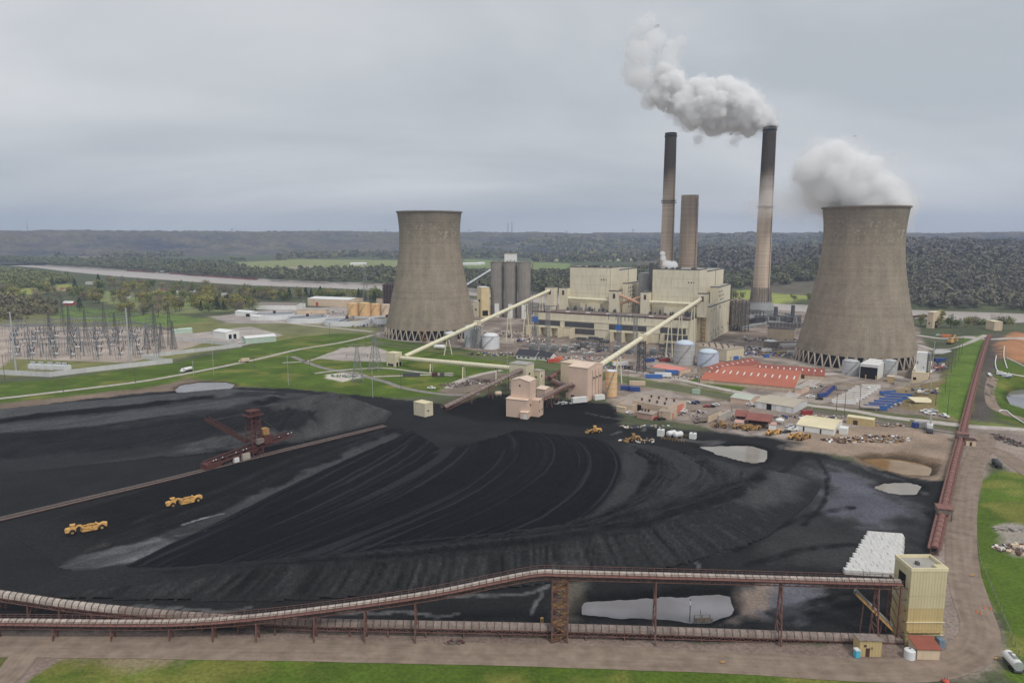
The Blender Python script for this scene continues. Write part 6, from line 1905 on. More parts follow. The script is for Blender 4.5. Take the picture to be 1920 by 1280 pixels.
# chemical building with white tower by the right cooling tower
cb = shed('chemical_building', 'tan block with tall white clad tower beside the right cooling tower', 'building', (1708,719),(1738,722), xb=1746, top=697, roof='flat', over=.05, wall=mat('tan_block', S(186,168,138,.58),.8,.1,.2), rmat=M_ROOFC, windows=[(.1,.3,3,5, M_DARK)])
wC = math.dist(Gz(1708,719), Gz(1738,722)); hC = height_at(*Gz(1708,719)[:2], 697); hT = height_at(*Gz(1714,719)[:2], 660)
MB().box(wC * .2, wC * .86,1,8, hC + .26, hT).build('tower', M_WHITE, cb)
m = MB()
for k in range(8): m.box(wC * .86, wC * .86 + 2.4,1.2,7.6, hC + (hT - hC) * k / 8 + 1, hC + (hT - hC) * k / 8 + 1.25); m.beam((wC * .86 + .3,1.5, hC + (hT - hC) * k / 8),(wC * .86 + 2,7, hC + (hT - hC) * (k + 1) / 8),.5,.15)
for sx in (wC * .86 + .2, wC * .86 + 2.3):
 for sy in (1.3,7.4): m.beam((sx, sy, 0),(sx, sy, hT),.25)
m.build('stair', M_STEEL, cb)
MB().box(wC * .25, wC * .34,.93,1.0, hC + 6, hC + 8).build('louvre', M_STEEL, cb)
MB().box(wC * .66, wC * .72,.93,1.0, hC + 3, hC + 4.4).build('louvre', M_STEEL, cb)
ob = shed('open_bay', 'white-sided open bay between the two galvanised tanks', 'building', (1611,708),(1645,712), xb=1662, top=682, roof='flat', over=.2, wall=M_WALLW, rmat=M_WHITE, doors=[(.03,.97,0,8.8, M_DARK)])
for u in (.25,.68): MB().box(4.8 * u * 3.4,4.8 * u * 3.4 + .6,-.5,-.1,0,3).build('bollard', M_CAT, ob)
shed('valve_house', 'small tan hut right of the open white bay', 'hut', (1664,716),(1676,717), depth=6, h=4, roof='flat', wall=M_YELLOW, rmat=M_TAN)
shed('basin_house', 'low grey concrete basin hut beside the chemical building', 'hut', (1677,722),(1705,725), depth=7, h=4, roof='flat', wall=M_CONC, rmat=M_HOODG)
for L_, R_, dp, h_, lb in (((1716,764),(1752,765),11,3.4, 'white flat canopy over parked trucks below the grass bank'),((1752,712),(1772,713),22,3.2, 'white canopy roof among the pipes beside the grass bank')):
 p, q = Gz(*L_), Gz(*R_); Lw = math.dist(p, q); t = thing('carport', lb, 'canopy', p, math.atan2(q[1] - p[1], q[0] - p[0]))
 MB().prism_x([(-.3, h_),(dp, h_ + .8),(dp, h_ + 1.0),(-.3, h_ + .2)], -.3, Lw + .3).build('roof', M_ROOFC if dp < 15 else M_WHITE, t)
 for k in range(4):
  for yy in (.2, dp - .3): MB().beam((Lw * k / 3, yy, 0),(Lw * k / 3, yy, h_ + .1),.2).build('post', M_STEEL, t)
# white office houses with charcoal roofs
shed('office_house', 'white gabled office with charcoal roof, larger of two by the railway', 'house', (968,672),(1003,675), xb=1016, h=3.6, rise=3.8, over=.7, wall=M_WHITE, rmat=M_CHAR, windows=[(.1,.2,1,2.4, M_GLASS),(.35,.45,1,2.4, M_GLASS),(.6,.7,1,2.4, M_GLASS),(.4,.6,1,2.5, M_GLASS, 'r')])
shed('office_house', 'white gabled office with charcoal roof, smaller of two by the railway', 'house', (1008,674),(1031,677), xb=1044, h=3.6, rise=3.2, over=.7, wall=M_WHITE, rmat=M_CHAR, windows=[(.2,.35,1,2.4, M_GLASS),(.6,.75,1,2.4, M_GLASS)])
# sheds around the switchyard and the far works
shed('switch_house', 'white steel building with two dark doors beside the switchyard', 'building', (400,633),(424,637), xb=449, h=7.5, rise=1.4, wall=M_WALLW, rmat=M_WHITE, doors=[(.2,.42,0,5, M_DARK, 'r'),(.55,.77,0,5, M_DARK, 'r')])
shed('green_shed', 'long pale green shed with white roof by the lawn', 'shed', (461,645),(518,640), depth=14, h=5.5, rise=1.6, wall=mat('pale_green_wall', S(142,160,146,.58),.6,.1,.2), rmat=M_WHITE)
shed('green_shed', 'small pale green shed inside the switchyard wall', 'shed', (325,627),(361,624), depth=9, h=4.5, rise=1, wall=MATS['pale_green_wall'], rmat=MATS['pale_green_wall'])
shed('white_shed', 'white open-fronted shed on the loop road by the trees', 'shed', (441,592),(470,594), depth=14, h=6, rise=1.4, wall=M_WHITE, rmat=M_WHITE, doors=[(.7,.95,0,4, M_DARK)])
shed('white_shed', 'low white shed at the edge of the settling basins', 'shed', (470,600),(486,601), depth=16, h=5, rise=1, wall=M_WHITE, rmat=M_WHITE)
shed('long_warehouse', 'long white-roofed warehouse behind the settling basins', 'warehouse', (480,580),(555,581), depth=34, h=7, rise=2, wall=M_WALLW, rmat=M_HOODG)
shed('long_warehouse', 'long tan-walled warehouse with white roof behind the ochre tanks', 'warehouse', (577,573),(655,576), depth=40, h=11, rise=2, wall=M_TAN, rmat=M_WHITE, doors=[(.2,.26,0,6, M_RED)])
shed('basin_building', 'low brown pump building among the settling basins', 'building', (557,589),(612,589), depth=14, h=6, roof='flat', wall=M_TAN, rmat=M_CONC)
frame_block('limestone_plant', 'dark industrial block with rooftop ducts peeking out left of the cooling tower', 'building', 717,745,1010,533,30, M_RUSTD, 5,5)
shed('limestone_store', 'brown low building below the dark industrial block', 'building', (706,571),(745,572), depth=20, h=10, roof='flat', wall=M_BRICK, rmat=M_RUSTD)
# riverside transfer houses and belt
for L_, R_, xb_, tp, lb in (((1737,615),(1748,616),1761,585, 'tan riverside transfer house left of the waterfront belt'),((1846,630),(1862,634),1877,600, 'tan transfer house where the long rust-red conveyor ends')):
 shed('river_house', lb, 'building', L_, R_, xb=xb_, top=tp, roof='flat', wall=M_TAN, rmat=M_ROOFC, windows=[(.3,.7,0,8, M_DARK, 'r'),(.3,.55,5,7, M_RUSTD)])
conveyor('waterfront_conveyor', 'dark rusty conveyor running along the river bank behind the trees', 'conveyor', [atY(1762,607,900), atY(1848,610,830), atY(1930,618,815), atY(2050,632,800)], 4,2.2,8,2.5, M_RUSTD, M_RUSTD, bents=[i / 9 for i in range(9)], rails=())
conveyor('waterfront_conveyor', 'short dark conveyor reaching from the river house behind the right tower', 'conveyor', [atY(1700,597,905), atY(1738,593,895)], 4,2.6,8,2, M_RUSTD, M_RUSTD, rails=())

# ------------------------------------------------------------------ vehicles
def wheel(t, x, y, r, w, rim=True):
 o = MB().tube((x, y - w / 2, r),(x, y + w / 2, r), r, n=14).build('wheel', M_TYRE, t)
 if rim: MB().tube((x, y - w / 2 - .03, r),(x, y + w / 2 + .03, r), r * .5, n=10).build('rim', M_CATD, o)
def make_scraper(label, loc, rz, group, mm=M_CAT):
 t = thing('scraper', label, 'scraper', loc, rz, group)
 for x in (5.6,-6.2):
  for y in (-1.5,1.5): wheel(t, x, y, 1.3,1.0)
 MB().prism([(4.2,1.3),(8.4,1.3),(8.6,2.7),(8.2,3.1),(6.6,3.2),(4.2,2.9)][::-1], -1.2,1.2).build('tractor_body', mm, t)
 c = MB().box(4.5,6.2,-.8,.9,2.9,4.5).build('cab', mm, t)
 MB().box(4.42,6.28,-.7,.8,3.4,4.2).build('window', M_GLASS, c)
 MB().box(4.3,6.5,-1,1.1,4.5,4.65).build('cab_roof', mm, t)
 m = MB(); m.beam((4.6,0,2.6),(3.4,0,3.7),.9,.8); m.beam((3.4,0,3.7),(2.0,0,3.4),.9,.7)
 for y in (-1.75,1.75): m.beam((2.2, y * .4,3.4),(1.2, y, 2.6),.5); m.beam((1.2, y, 2.6),(-3.2, y, 1.4),.45,.6)
 m.build('gooseneck', mm, t)
 m = MB()
 for y in (-1.6,1.6): m.prism([(2.0,.7),(-4.3,.7),(-4.6,3.0),(-.6,3.2),(1.2,2.6)], y - .09, y + .09)
 m.box(-4.3,2,-1.5,1.5,.6,.8); m.prism([(-4.3,.8),(-4.6,2.8),(-4.8,2.8),(-4.5,.8)], -1.5,1.5)
 m.build('bowl', mm, t)
 MB().box(-4.0,.6,-1.45,1.45,.8,2.3).build('coal_load', M_DARK, t)
 m = MB(); m.prism([(2.0,.8),(2.5,1.4),(2.2,2.4),(1.5,2.7),(1.4,2.4),(1.9,1.6)][::-1], -1.5,1.5); m.build('apron', M_CATD, t)
 MB().prism([(-4.8,1.3),(-8.3,1.4),(-8.4,2.9),(-6.5,3.3),(-4.8,2.7)], -1.15,1.15).build('rear_engine', mm, t)
 m = MB(); m.beam((-5.2,0,2.6),(-3.6,0,3.9),.7,.5); m.beam((-7.2,.6,3.1),(-7.2,.6,4.0),.2); m.build('push_arm', mm, t)
 return t
def heading(pa, pb):
 a, b = G(*pa), G(*pb)
 return math.atan2(b[1] - a[1], b[0] - a[0])
G1 = 'yellow wheel scrapers'
p = G(346,945); S1_ = make_scraper('yellow wheel scraper hauling across the black coal, upper of two', p, heading((375,938),(318,951)), G1)
p = G(163,996); S2_ = make_scraper('yellow wheel scraper hauling across the black coal, lower of two', p, heading((200,988),(127,1004)), G1)
for q in (S1_, S2_): q.scale = (.76,.76,.76)
for px, py, rz, lb in ((1451,814,210, 'yellow scraper parked alone before the white steel building'),(1491,821,215, 'yellow scraper parked in the pair, left one'),(1507,823,218, 'dirty yellow scraper parked in the pair, right one'),(1410,806,200, 'dusty yellow scraper parked before the open shed'),(1393,803,190, 'dusty scraper parked nearest the truck shed')):
 p = G(px, py); s_ = make_scraper(lb, p, R(rz), G1, M_CATD if 'd' in lb[:3] else M_CAT); s_.scale = (.68,.68,.68)
def make_loader(label, loc, rz, mm=M_CAT):
 t = thing('wheel_loader', label, 'loader', loc, rz, 'wheel loaders')
 for x in (1.9,-1.9):
  for y in (-1.3,1.3): wheel(t, x, y, .95,.75)
 MB().prism([(-3.6,1.0),(-.2,1.0),(-.2,2.5),(-3.4,2.3)][::-1], -1.0,1.0).build('engine_body', mm, t)
 MB().box(.1,2.6,-.8,.8,.8,1.7).build('front_frame', mm, t)
 c = MB().box(-.5,1.1,-.75,.75,2.3,3.9).build('cab', mm, t)
 MB().box(-.56,1.16,-.66,.66,2.8,3.6).build('window', M_GLASS, c)
 m = MB()
 for y in (-.7,.7): m.beam((.8, y, 2.0),(4.0, y, .9),.3,.4)
 m.build('lift_arm', mm, t)
 MB().prism([(3.8,.3),(5.4,.2),(5.2,.5),(4.2,.7),(4.2,1.6),(3.8,1.7)][::-1], -1.7,1.7).build('bucket', M_CATD, t)
 return t
make_loader('yellow wheel loader alone on the black yard before the workshop', G(1116,811), R(185))
make_loader('yellow wheel loader among debris left of the fuel tank pen', G(1188,826), R(200), M_CATD)
make_loader('yellow loader near the truck shed among scrap', G(1352,800), R(160), M_CATD)
def make_car(label, px, py, rz, mm, kind='car', group='parked cars and pickups', name=None):
 p = G(px, py)
 t = thing(name or ('pickup' if kind == 'pickup' else 'parked_car'), label, 'pickup' if kind == 'pickup' else 'car', p, R(rz), group)
 if kind == 'pickup':
  body = [(-2.9,.45),(2.9,.45),(2.95,1.1),(1.6,1.25),(.9,1.95),(-.6,1.95),(-.8,1.2),(-2.9,1.2)]
 else:
  body = [(-2.3,.4),(2.3,.4),(2.35,.85),(1.3,1.0),(.6,1.5),(-1.2,1.5),(-1.9,1.0),(-2.35,.95)]
 MB().prism(body[::-1], -.95,.95).build('body', mm, t)
 x0, x1, z0, z1 = ((-.5,1.25,1.25,1.8) if kind == 'pickup' else (-1.5,1.0,1.0,1.38))
 MB().prism([(x0, z0),(x1, z0),(x1 - .5, z1),(x0 + .3, z1)][::-1], -.97,.97).build('window', M_GLASS, t)
 for x in ((-1.8,1.9) if kind == 'pickup' else (-1.4,1.4)):
  for y in (-.85,.85): MB().tube((x, y - .12,.38),(x, y + .12,.38),.38, n=10).build('wheel', M_TYRE, t)
 return t
PAINTS = {'white': M_WHITE, 'red': mat('car_red', S(130,34,36,.6),.3,.05,1, spec=.5), 'blue': mat('car_blue', S(40,52,88,.6),.3,.05,1, spec=.5), 'black': mat('car_black', (.02,.02,.022),.3,.05,1, spec=.5), 'silver': mat('car_silver', S(150,152,156,.6),.35,.05,1, spec=.5)}
for px, py, rz, c, k, lb in (
 (1289,756,150, 'white', 'car', 'white car at the left end of the workshop car park'),(1300,757,150, 'blue', 'car', 'dark blue car in the workshop car park, front one'),(1306,755,150, 'blue', 'car', 'dark blue car in the workshop car park, rear one'),
 (1325,763,170, 'red', 'car', 'dark red car in the workshop car park'),(1334,763,170, 'black', 'car', 'black car beside the dark red one'),(1342,760,165, 'white', 'car', 'white car at the right end of the workshop car park'),
 (1281,772,30, 'white', 'pickup', 'white pickup at the corner of the workshop'),(1180,775,20, 'white', 'car', 'white car before the workshop left wing'),(1231,786,15, 'red', 'car', 'red car beside the workshop porch, left'),(1241,787,15, 'black', 'car', 'black car beside the workshop porch'),
 (1408,760,150, 'white', 'pickup', 'white pickup between tan shed and garage'),(1404,757,150, 'silver', 'pickup', 'silver pickup behind the white one near the garage'),(1441,765,160, 'white', 'car', 'white van halfway in the garage door'),
 (1483,802,170, 'silver', 'pickup', 'silver pickup left of the white steel building'),(1486,807,180, 'white', 'pickup', 'white pickup left of the white steel building'),(1475,811,200, 'black', 'car', 'dark car beside the lone parked scraper'),
 (1736,773,160, 'white', 'pickup', 'white pickup before the canopy, left'),(1744,777,160, 'white', 'pickup', 'white pickup before the canopy, middle'),(1748,772,160, 'silver', 'pickup', 'silver pickup before the canopy'),(1770,781,110, 'white', 'pickup', 'white pickup alone at the foot of the grass bank'),
 (1525,727,150, 'white', 'car', 'white car beside the orange-red warehouse gable'),(1519,745,175, 'white', 'pickup', 'white pickup at the left end of the blue tanks'),(1536,749,175, 'black', 'car', 'black car before the blue tanks'),
 (809,729,170, 'white', 'pickup', 'white pickup on the lawn road near the debris'),(1854,704,80, 'white', 'pickup', 'pickup on the track right of the long conveyor'),
 (1759,629,175, 'white', 'car', 'white car on the riverside road'),(434,638,20, 'white', 'car', 'white car before the switch house'),(452,643,20, 'white', 'pickup', 'white pickup at the end of the green shed'),
 (1395,633,120, 'white', 'pickup', 'white van beside the precipitator'),(1390,672,160, 'silver', 'pickup', 'silver pickup beside the low vented building'),(1362,681,150, 'black', 'car', 'dark car on the road behind the pale blue tank')):
 make_car(lb, px, py, rz, PAINTS[c], k)
rr = random.Random(21)
rows = [(1052,657),(1063,659),(1074,661),(1060,651),(1071,652),(1083,654),(1094,656),(1086,661),(1098,664),(1080,647),(1092,649),(1104,651),(1112,656),(1108,662),(1122,660),(1118,652),(1028,655),(1132,655)]
for i, (px, py) in enumerate(rows):
 c = rr.choice(('white', 'white', 'white', 'silver', 'black', 'blue'))
 place = ('front row' if py > 658 else 'middle row' if py > 652 else 'back row')
 make_car('%s pickup, %s of the lot below the turbine hall, %s from left' % (c, place, ('first', 'second', 'third', 'fourth', 'fifth', 'sixth', 'seventh', 'eighth')[sum(1 for q in rows if (('front row' if q[1] > 658 else 'middle row' if q[1] > 652 else 'back row') == place) and q[0] < px)]),
    px, py, rr.choice((20,30,200)), PAINTS[c], 'pickup' if rr.random() < .6 else 'car')['category'] = 'pickup'
def make_truck(name, label, px, py, rz, kind, mm=M_WHITE, s=1.0):
 p = G(px, py); t = thing(name, label, 'truck', p, R(rz))
 t.scale = (s, s, s)
 for x in (3.0,-1.6,-2.8):
  for y in (-1.0,1.0): MB().tube((x, y - .18,.5),(x, y + .18,.5),.5, n=12).build('wheel', M_TYRE, t)
 MB().box(-4,4,-.6,.6,.6,.9).build('chassis', M_DSTEEL, t)
 c = MB().prism([(2.2,.8),(4.4,.8),(4.4,1.7),(3.5,1.9),(3.2,2.9),(2.2,2.9)][::-1], -1.15,1.15).build('cab', mm, t)
 MB().prism([(2.5,1.95),(3.46,1.95),(3.24,2.7),(2.5,2.7)][::-1], -1.17,1.17).build('window', M_GLASS, c)
 if kind == 'tank':
  m = MB(); m.lathe([(.4,-4.2),(1.05,-4.0),(1.15,-3.5),(1.15,1.4),(1.05,1.8),(.4,2.0)], 14); m.v = [(b_[2], b_[1], b_[0] + 2.1) for b_ in m.v]; m.build('tank', mm, t, smooth=True)
 elif kind == 'crane':
  MB().box(-4,1.8,-1.1,1.1,1,1.8).build('deck', M_DSTEEL, t)
  MB().box(-1.6,.4,-1,1,1.8,3.2).build('crane_house', M_WHITE, t)
  m = MB(); m.beam((-.5,0,3),(-2.8,0,8.5),.7); m.beam((-2.8,0,8.5),(-3.4,0,10),.4); m.build('boom', M_WHITE, t)
 else:
  MB().box(-4.2,2.0,-1.2,1.2,1.0,3.4).build('box_body', mm, t)
make_truck('tank_truck', 'white tank truck driving along the lawn road by the switchyard', 350,697, heading((360,695),(340,699)) * 180 / math.pi, 'tank', s=1.15)
make_truck('flat_truck', 'tan box truck on the lawn road further along', 458,679,205, 'box', M_TAN)
make_truck('crane_truck', 'white crane truck with raised boom beside the railway', 1743,809,60, 'crane', s=1.3)
make_truck('box_truck', 'dark tank truck standing by the dirt track right of the long conveyor', 1869,874,70, 'tank', M_DSTEEL, 1.0)
make_truck('box_truck', 'white box truck at the truck shed front', 1314,792,200, 'box', M_HOODG, 1.0)
def container(name, label, px, py, L, rz, mm, h=2.7, w=2.5, cat_='container', legs=True, roofm=None, wheels=False):
 p = G(px, py); t = thing(name, label, cat_, p, R(rz))
 z0 = 1.1 if wheels else .15
 MB().box(-L / 2, L / 2,-w / 2, w / 2, z0, z0 + h).build('body', mm, t)
 m = MB()
 n = int(L / 1.2)
 for k in range(n + 1):
  x = -L / 2 + L * k / n
  for y in (-w / 2 - .03, w / 2 + .03): m.box(x - .1, x + .1, y - .04, y + .04, z0 + .1, z0 + h - .05)
 m.build('wall_rib', mm, t)['kind'] = 'stuff'
 MB().box(-L / 2 - .05, L / 2 + .05,-w / 2 - .05, w / 2 + .05, z0 + h, z0 + h + .12).build('roof', roofm or mm, t)
 for x in (-L / 2 + .6, L / 2 - .6):
  if wheels:
   for y in (-1,1): MB().tube((x, y - .2,.5),(x, y + .2,.5),.5, n=10).build('wheel', M_TYRE, t)
  else: MB().box(x - .2, x + .2,-w / 2, w / 2,0,.15).build('skid', M_DSTEEL, t)
 return t
container('office_trailer', 'white office trailer on stands at the foot of the crusher house', 1086,757,10,22, M_WHITE, 3.2,2.8, 'trailer', wheels=True)
container('control_cabin', 'white control cabin right of the crusher house', 1123,749,7,22, M_WHITE, 3,2.8, 'cabin')
CW = 'freight containers and trailers'
for nm, lb, px, py, L, rz, mm, wh in (
 ('container', 'red-orange freight container beside the white offices', 1037,679,10,20, M_RED, False),('container', 'orange container beside the white offices', 1047,675,6,20, M_ORANGE, False),
 ('container', 'green container behind the crusher house roof', 1136,684,9,-15, M_GREEN, False),('container', 'yellow container behind the crusher house roof', 1147,683,8,-15, M_CAT, False),('trailer', 'white trailer behind the crusher house roof', 1163,687,13,15, M_WHITE, True),
 ('container', 'dark blue container under the A-frame legs', 1218,678,8,10, M_BLUED, False),('container', 'dark red container left of the large grey tank', 1246,678,9,5, mat('dark_red_box', S(120,44,48,.6),.5), False),
 ('container', 'blue freight container, left of the trailers by the salmon roof', 1226,709,12,-8, M_BLUE, False),('trailer', 'white box trailer, middle of three by the salmon roof', 1243,708,12,-8, M_WHITE, True),('trailer', 'blue and white trailer nearest the salmon roof building', 1259,703,10,-8, M_BLUE, True),('trailer', 'grey flat trailer behind the blue freight container', 1231,700,10,-8, M_STEEL, True),
 ('container', 'low dark blue skip near the railway strip, left one', 1173,731,7,-8, M_BLUED, False),('container', 'low dark blue skip near the railway strip, right one', 1190,733,7,-8, M_BLUED, False),('container', 'tan container beside the dark rusty post', 1195,722,11,-8, M_TAN, False),
 ('container', 'blue container stack beside the low vented building', 1375,674,9,20, M_BLUE, False),('container', 'green-white generator box on the railway verge', 1305,738,5,-10, mat('pale_green_box', S(130,152,136,.6),.6), False),
 ('container', 'dark red tank box between garage and machine shop', 1512,778,6,10, PAINTS['red'], False),('container', 'white box trailer parked before the cooling tower legs', 1437,661,9,5, M_WHITE, True),
 ('trailer', 'long white trailer row left of the right cooling tower', 1478,652,16,5, M_WHITE, True),('trailer', 'second white trailer behind the row left of the right cooling tower', 1472,646,16,5, M_HOOD, True),
 ('container', 'yellow hut box left of the right cooling tower legs', 1467,664,8,10, M_YELLOW, False),('container', 'white crate left of the right cooling tower legs', 1482,664,7,10, M_WHITE, False),('container', 'small blue box left of the right cooling tower', 1437,670,4,10, M_BLUE, False),
 ('container', 'blue and white container near the pipe yard', 1762,678,9,4, M_BLUED, False),('container', 'white roof container behind the pipe yard', 1766,663,15,4, M_WHITE, False),('container', 'orange barrier box on the riverside road', 1774,632,9,0, M_ORANGE, False),('container', 'small grey generator by the railway right of the long shed', 1729,801,6,10, M_STEEL, False),('container', 'small blue skip by the railway right of the long shed', 1719,801,5,20, M_BLUED, False),
 ('container', 'black skip on the lawn gravel strip, first', 761,706,4,0, M_DSTEEL, False),('container', 'black skip on the lawn gravel strip, second', 771,706,4,0, M_DSTEEL, False),('container', 'black skip on the lawn gravel strip, third', 782,706,4,0, M_DSTEEL, False),('container', 'rusty skip on the lawn gravel strip, fourth', 815,706,4,0, M_RUSTD, False),('container', 'black skip on the lawn gravel strip, last', 829,706,3,0, M_DSTEEL, False)):
 tag(container(nm, lb, px, py, L, rz, mm, wheels=wh, cat_='trailer' if wh else 'container'), group=CW)
# rental tanks: rows of blue and white frac tanks
def frac(label, px, py, rz, mm, L=12):
 p = G(px, py); t = thing('frac_tank', label, 'frac tank', p, R(rz), 'rows of portable liquid tanks')
 MB().prism([(-L / 2,.9),(-L / 2 + 1.4,.25),(L / 2,.25),(L / 2,3.0),(-L / 2,3.0)], -1.2,1.2).build('tank', mm, t)
 m = MB()
 for k in range(1,9): m.box(-L / 2 + L * k / 9 - .09,-L / 2 + L * k / 9 + .09,-1.28,1.28,.4,3.06)
 m.build('rib', mm, t)['kind'] = 'stuff'
 MB().box(-L / 2, L / 2,-.4,.4,3.06,3.14).build('walkway', M_CATD, t)
 m = MB(); m.beam((-L / 2,.5,3.1),(-L / 2,.5,4),.08); m.beam((L / 2,.5,3.1),(L / 2,.5,4),.08); m.beam((-L / 2,.5,4),(L / 2,.5,4),.08); m.build('handrail', M_STEEL, t)
 MB().tube((L / 2 - 1.2,-1.1,.5),(L / 2 - 1.2,1.1,.5),.5, n=10).build('axle', M_TYRE, t)
for k in range(5): frac('blue portable tank in the left row, %s from the front' % ORD[k], 1542 + k * 3.5,744 - k * 3.2,35, M_BLUED, 9)
for k in range(6): frac('blue portable tank in the right row, %s from the front' % ORD[k], 1641 + k * 9.5,768 - k * 4.6,-16, M_BLUE, 13)
for k in range(9): frac('white portable tank in the middle row, %s from the front' % ORD[k], 1581 + k * 6.0,757 - k * 3.6,-14, M_WHITE, 14)
for k in range(3): frac('white portable tank behind the left blue row, %s from the front' % ORD[k], 1585 + k * 6,731 - k * 2.0,-10, M_HOOD, 12)
frac('blue portable tank alone at the back of the tank yard', 1664,740,18, M_BLUE, 12)
hor_tank('long_tank', 'pale cylindrical tank in front of the right blue tank row', 1630,768,11,1.1, R(-16), M_HOOD, 1.3)
tank('upright white tank among the portable tanks', 1628.5,737,4,727, M_WHITE, .6, ladder=False)
# excavator by the river road
t = thing('excavator', 'yellow excavator digging near the riverside road', 'excavator', G(1782,645), R(30))
for y in (-1.2,1.2): MB().box(-2,2, y - .35, y + .35,0,.9).build('track', M_TYRE, t)
MB().box(-1.8,1.6,-1.3,1.3,1.1,2.6).build('house', M_CAT, t); MB().box(.2,1.6,.2,1.3,2.6,3.8).build('cab', M_CATD, t)
m = MB(); m.beam((1.4,0,2),(4.6,0,5.6),.6); m.beam((4.6,0,5.6),(7,0,2.6),.45); m.box(6.4,7.6,-.6,.6,1.4,2.6); m.build('boom', M_CAT, t); t.scale = (1.5,1.5,1.5)

# ------------------------------------------------------------------ stacker in the coal yard
M_STK = mat('stacker_rust', S(88,50,46,.7),.85,.4,.9)
a, b = Gz(382,884,0), Gz(540,838,0)
ang_ = math.atan2(b[1] - a[1], b[0] - a[0]); Ls = math.dist(a, b)
mid = ((a[0] + b[0]) / 2 - 0,(a[1] + b[1]) / 2 + 2)
t = thing('stacker', 'rusty travelling coal stacker with lattice mast and raised boom', 'stacker', (mid[0], mid[1], 0), ang_)
t.scale = (.95,.95,.84)
h = Ls / 2 / .95
m = MB()
for y in (-2,2):
 m.beam((-h, y, 2.0),(h, y, 6.6),.9,1.0); m.beam((-h, y, 4.4),(h, y, 8.6),.5)
 for k in range(12):
  x0, x1 = -h + 2 * h * k / 12,-h + 2 * h * (k + 1) / 12
  za, zb = 2.0 + 4.6 * k / 12,4.4 + 4.2 * (k + 1) / 12
  m.beam((x0, y, za),(x1, y, zb),.3)
m.build('tripper_truss', M_STK, t)
MB().beam((-h, 0,3.2),(h, 0,7.8),2.6,.3).build('belt', M_DARK, t)
for cx_q, cy_q in ((-3,-3),(3,-3),(3,3),(-3,3)): MB().beam((cx_q + 3, cy_q, 0),(cx_q * .75 + 3, cy_q * .75,26.5),.55).build('mast_leg', M_STK, t)
m = MB()
for k in range(9):
 z0, z1 = 3 * k, 3 * k + 3
 for i in range(4):
  p_, q_ = ((-3,-3),(3,-3),(3,3),(-3,3))[i], ((-3,-3),(3,-3),(3,3),(-3,3))[(i + 1) % 4]
  f0, f1 = 1 - .25 * z0 / 27,1 - .25 * z1 / 27
  m.beam((p_[0] * f0 + 3, p_[1] * f0, z0),(q_[0] * f1 + 3, q_[1] * f1, z1),.28); m.beam((p_[0] * f1 + 3, p_[1] * f1, z1),(q_[0] * f1 + 3, q_[1] * f1, z1),.28)
m.build('mast_bracing', M_STK, t)
m = MB(); m.box(-.8,6.8,-3.6,3.6,24,24.4); m.box(0,6,-2.6,2.6,26.6,27)
for k in range(8): m.beam((-.8 + k * 1.08,-3.6,24.4),(-.8 + k * 1.08,-3.6,25.8),.18)
m.build('mast_head', M_STK, t)
bm_ = Vector((-13,15,23)); b0 = Vector((1,3,8))
m = MB(); m.beam(b0, bm_, 2.0,.5);
for s_ in (-1.2,1.2): m.beam(b0 + Vector((s_, 0,1.4)), bm_ + Vector((s_, 0,1.4)),.3); m.beam(b0 + Vector((s_, 0,0)), bm_ + Vector((s_, 0,0)),.5)
for k in range(9): m.beam(b0.lerp(bm_, k / 9) + Vector((1.2,0,0)), b0.lerp(bm_, (k + 1) / 9) + Vector((1.2,0,1.4)),.2)
m.build('boom', M_RUSTD, t)
m = MB(); m.beam(Vector((3,0,26)), bm_.lerp(b0,.15) + Vector((0,0,1.4)),.16); m.beam(Vector((3,0,26)),(h * .8,0,9),.16); m.build('stay_cable', M_DSTEEL, t)
MB().box(7,12,-3,2.5,6,11).build('machinery_house', M_STK, t); MB().box(7,10.5,-2.4,1.2,11.4,15).build('upper_house', M_CATD, t)
MB().box(2,6,-4.2,-2.4,8,10.6).build('operator_cab', M_HOODG, t)
MB().box(-6,-2,-3.6,-1.6,.8,4.2).build('gear_house', M_CONC, t); MB().box(-10.5,-8,-3.4,-1.6,.8,3.2).build('switch_box', M_WHITE, t)
MB().box(-h - 1,-h + 7,-2.6,2.6,.5,3.6).build('tail_carriage', M_STK, t)
for x in (-h + 2,-8,3,9):
 for y in (-2.6,2.6): MB().box(x - 1.2, x + 1.2, y - .4, y + .4,0,1.2).build('bogie', M_RUSTD, t)
m = MB()
rr = random.Random(2)
for k in range(16):
 x = rr.uniform(-h, h); m.lathe([(.05,0),(.3,.2),(.3,.5),(.05,.6)], 6, cx=x, cy=-2.6); m.v[-24:] = [(v[0], v[1], v[2] + 4.6 + 4 * (x + h) / (2 * h)) for v in m.v[-24:]]
m.build('floodlight', M_WHITE, t)['kind'] = 'stuff'
YC = [Gz(-120,1000,0.5), Gz(0,973,0.5), Gz(160,935,0.5), Gz(300,902,0.5), Gz(420,872,0.5), Gz(520,847,0.5), Gz(640,818,0.5), Gz(722,798,0.5)]
conveyor('yard_conveyor', 'long low yard belt with pale rails along the foot of the coal heap', 'conveyor', YC, 1.8,.5,6,.4, M_DARK, M_HOODG, bents=(), rails=(-1,1), deck=.8, rail_h=.3, panels=False, rail_step=2)

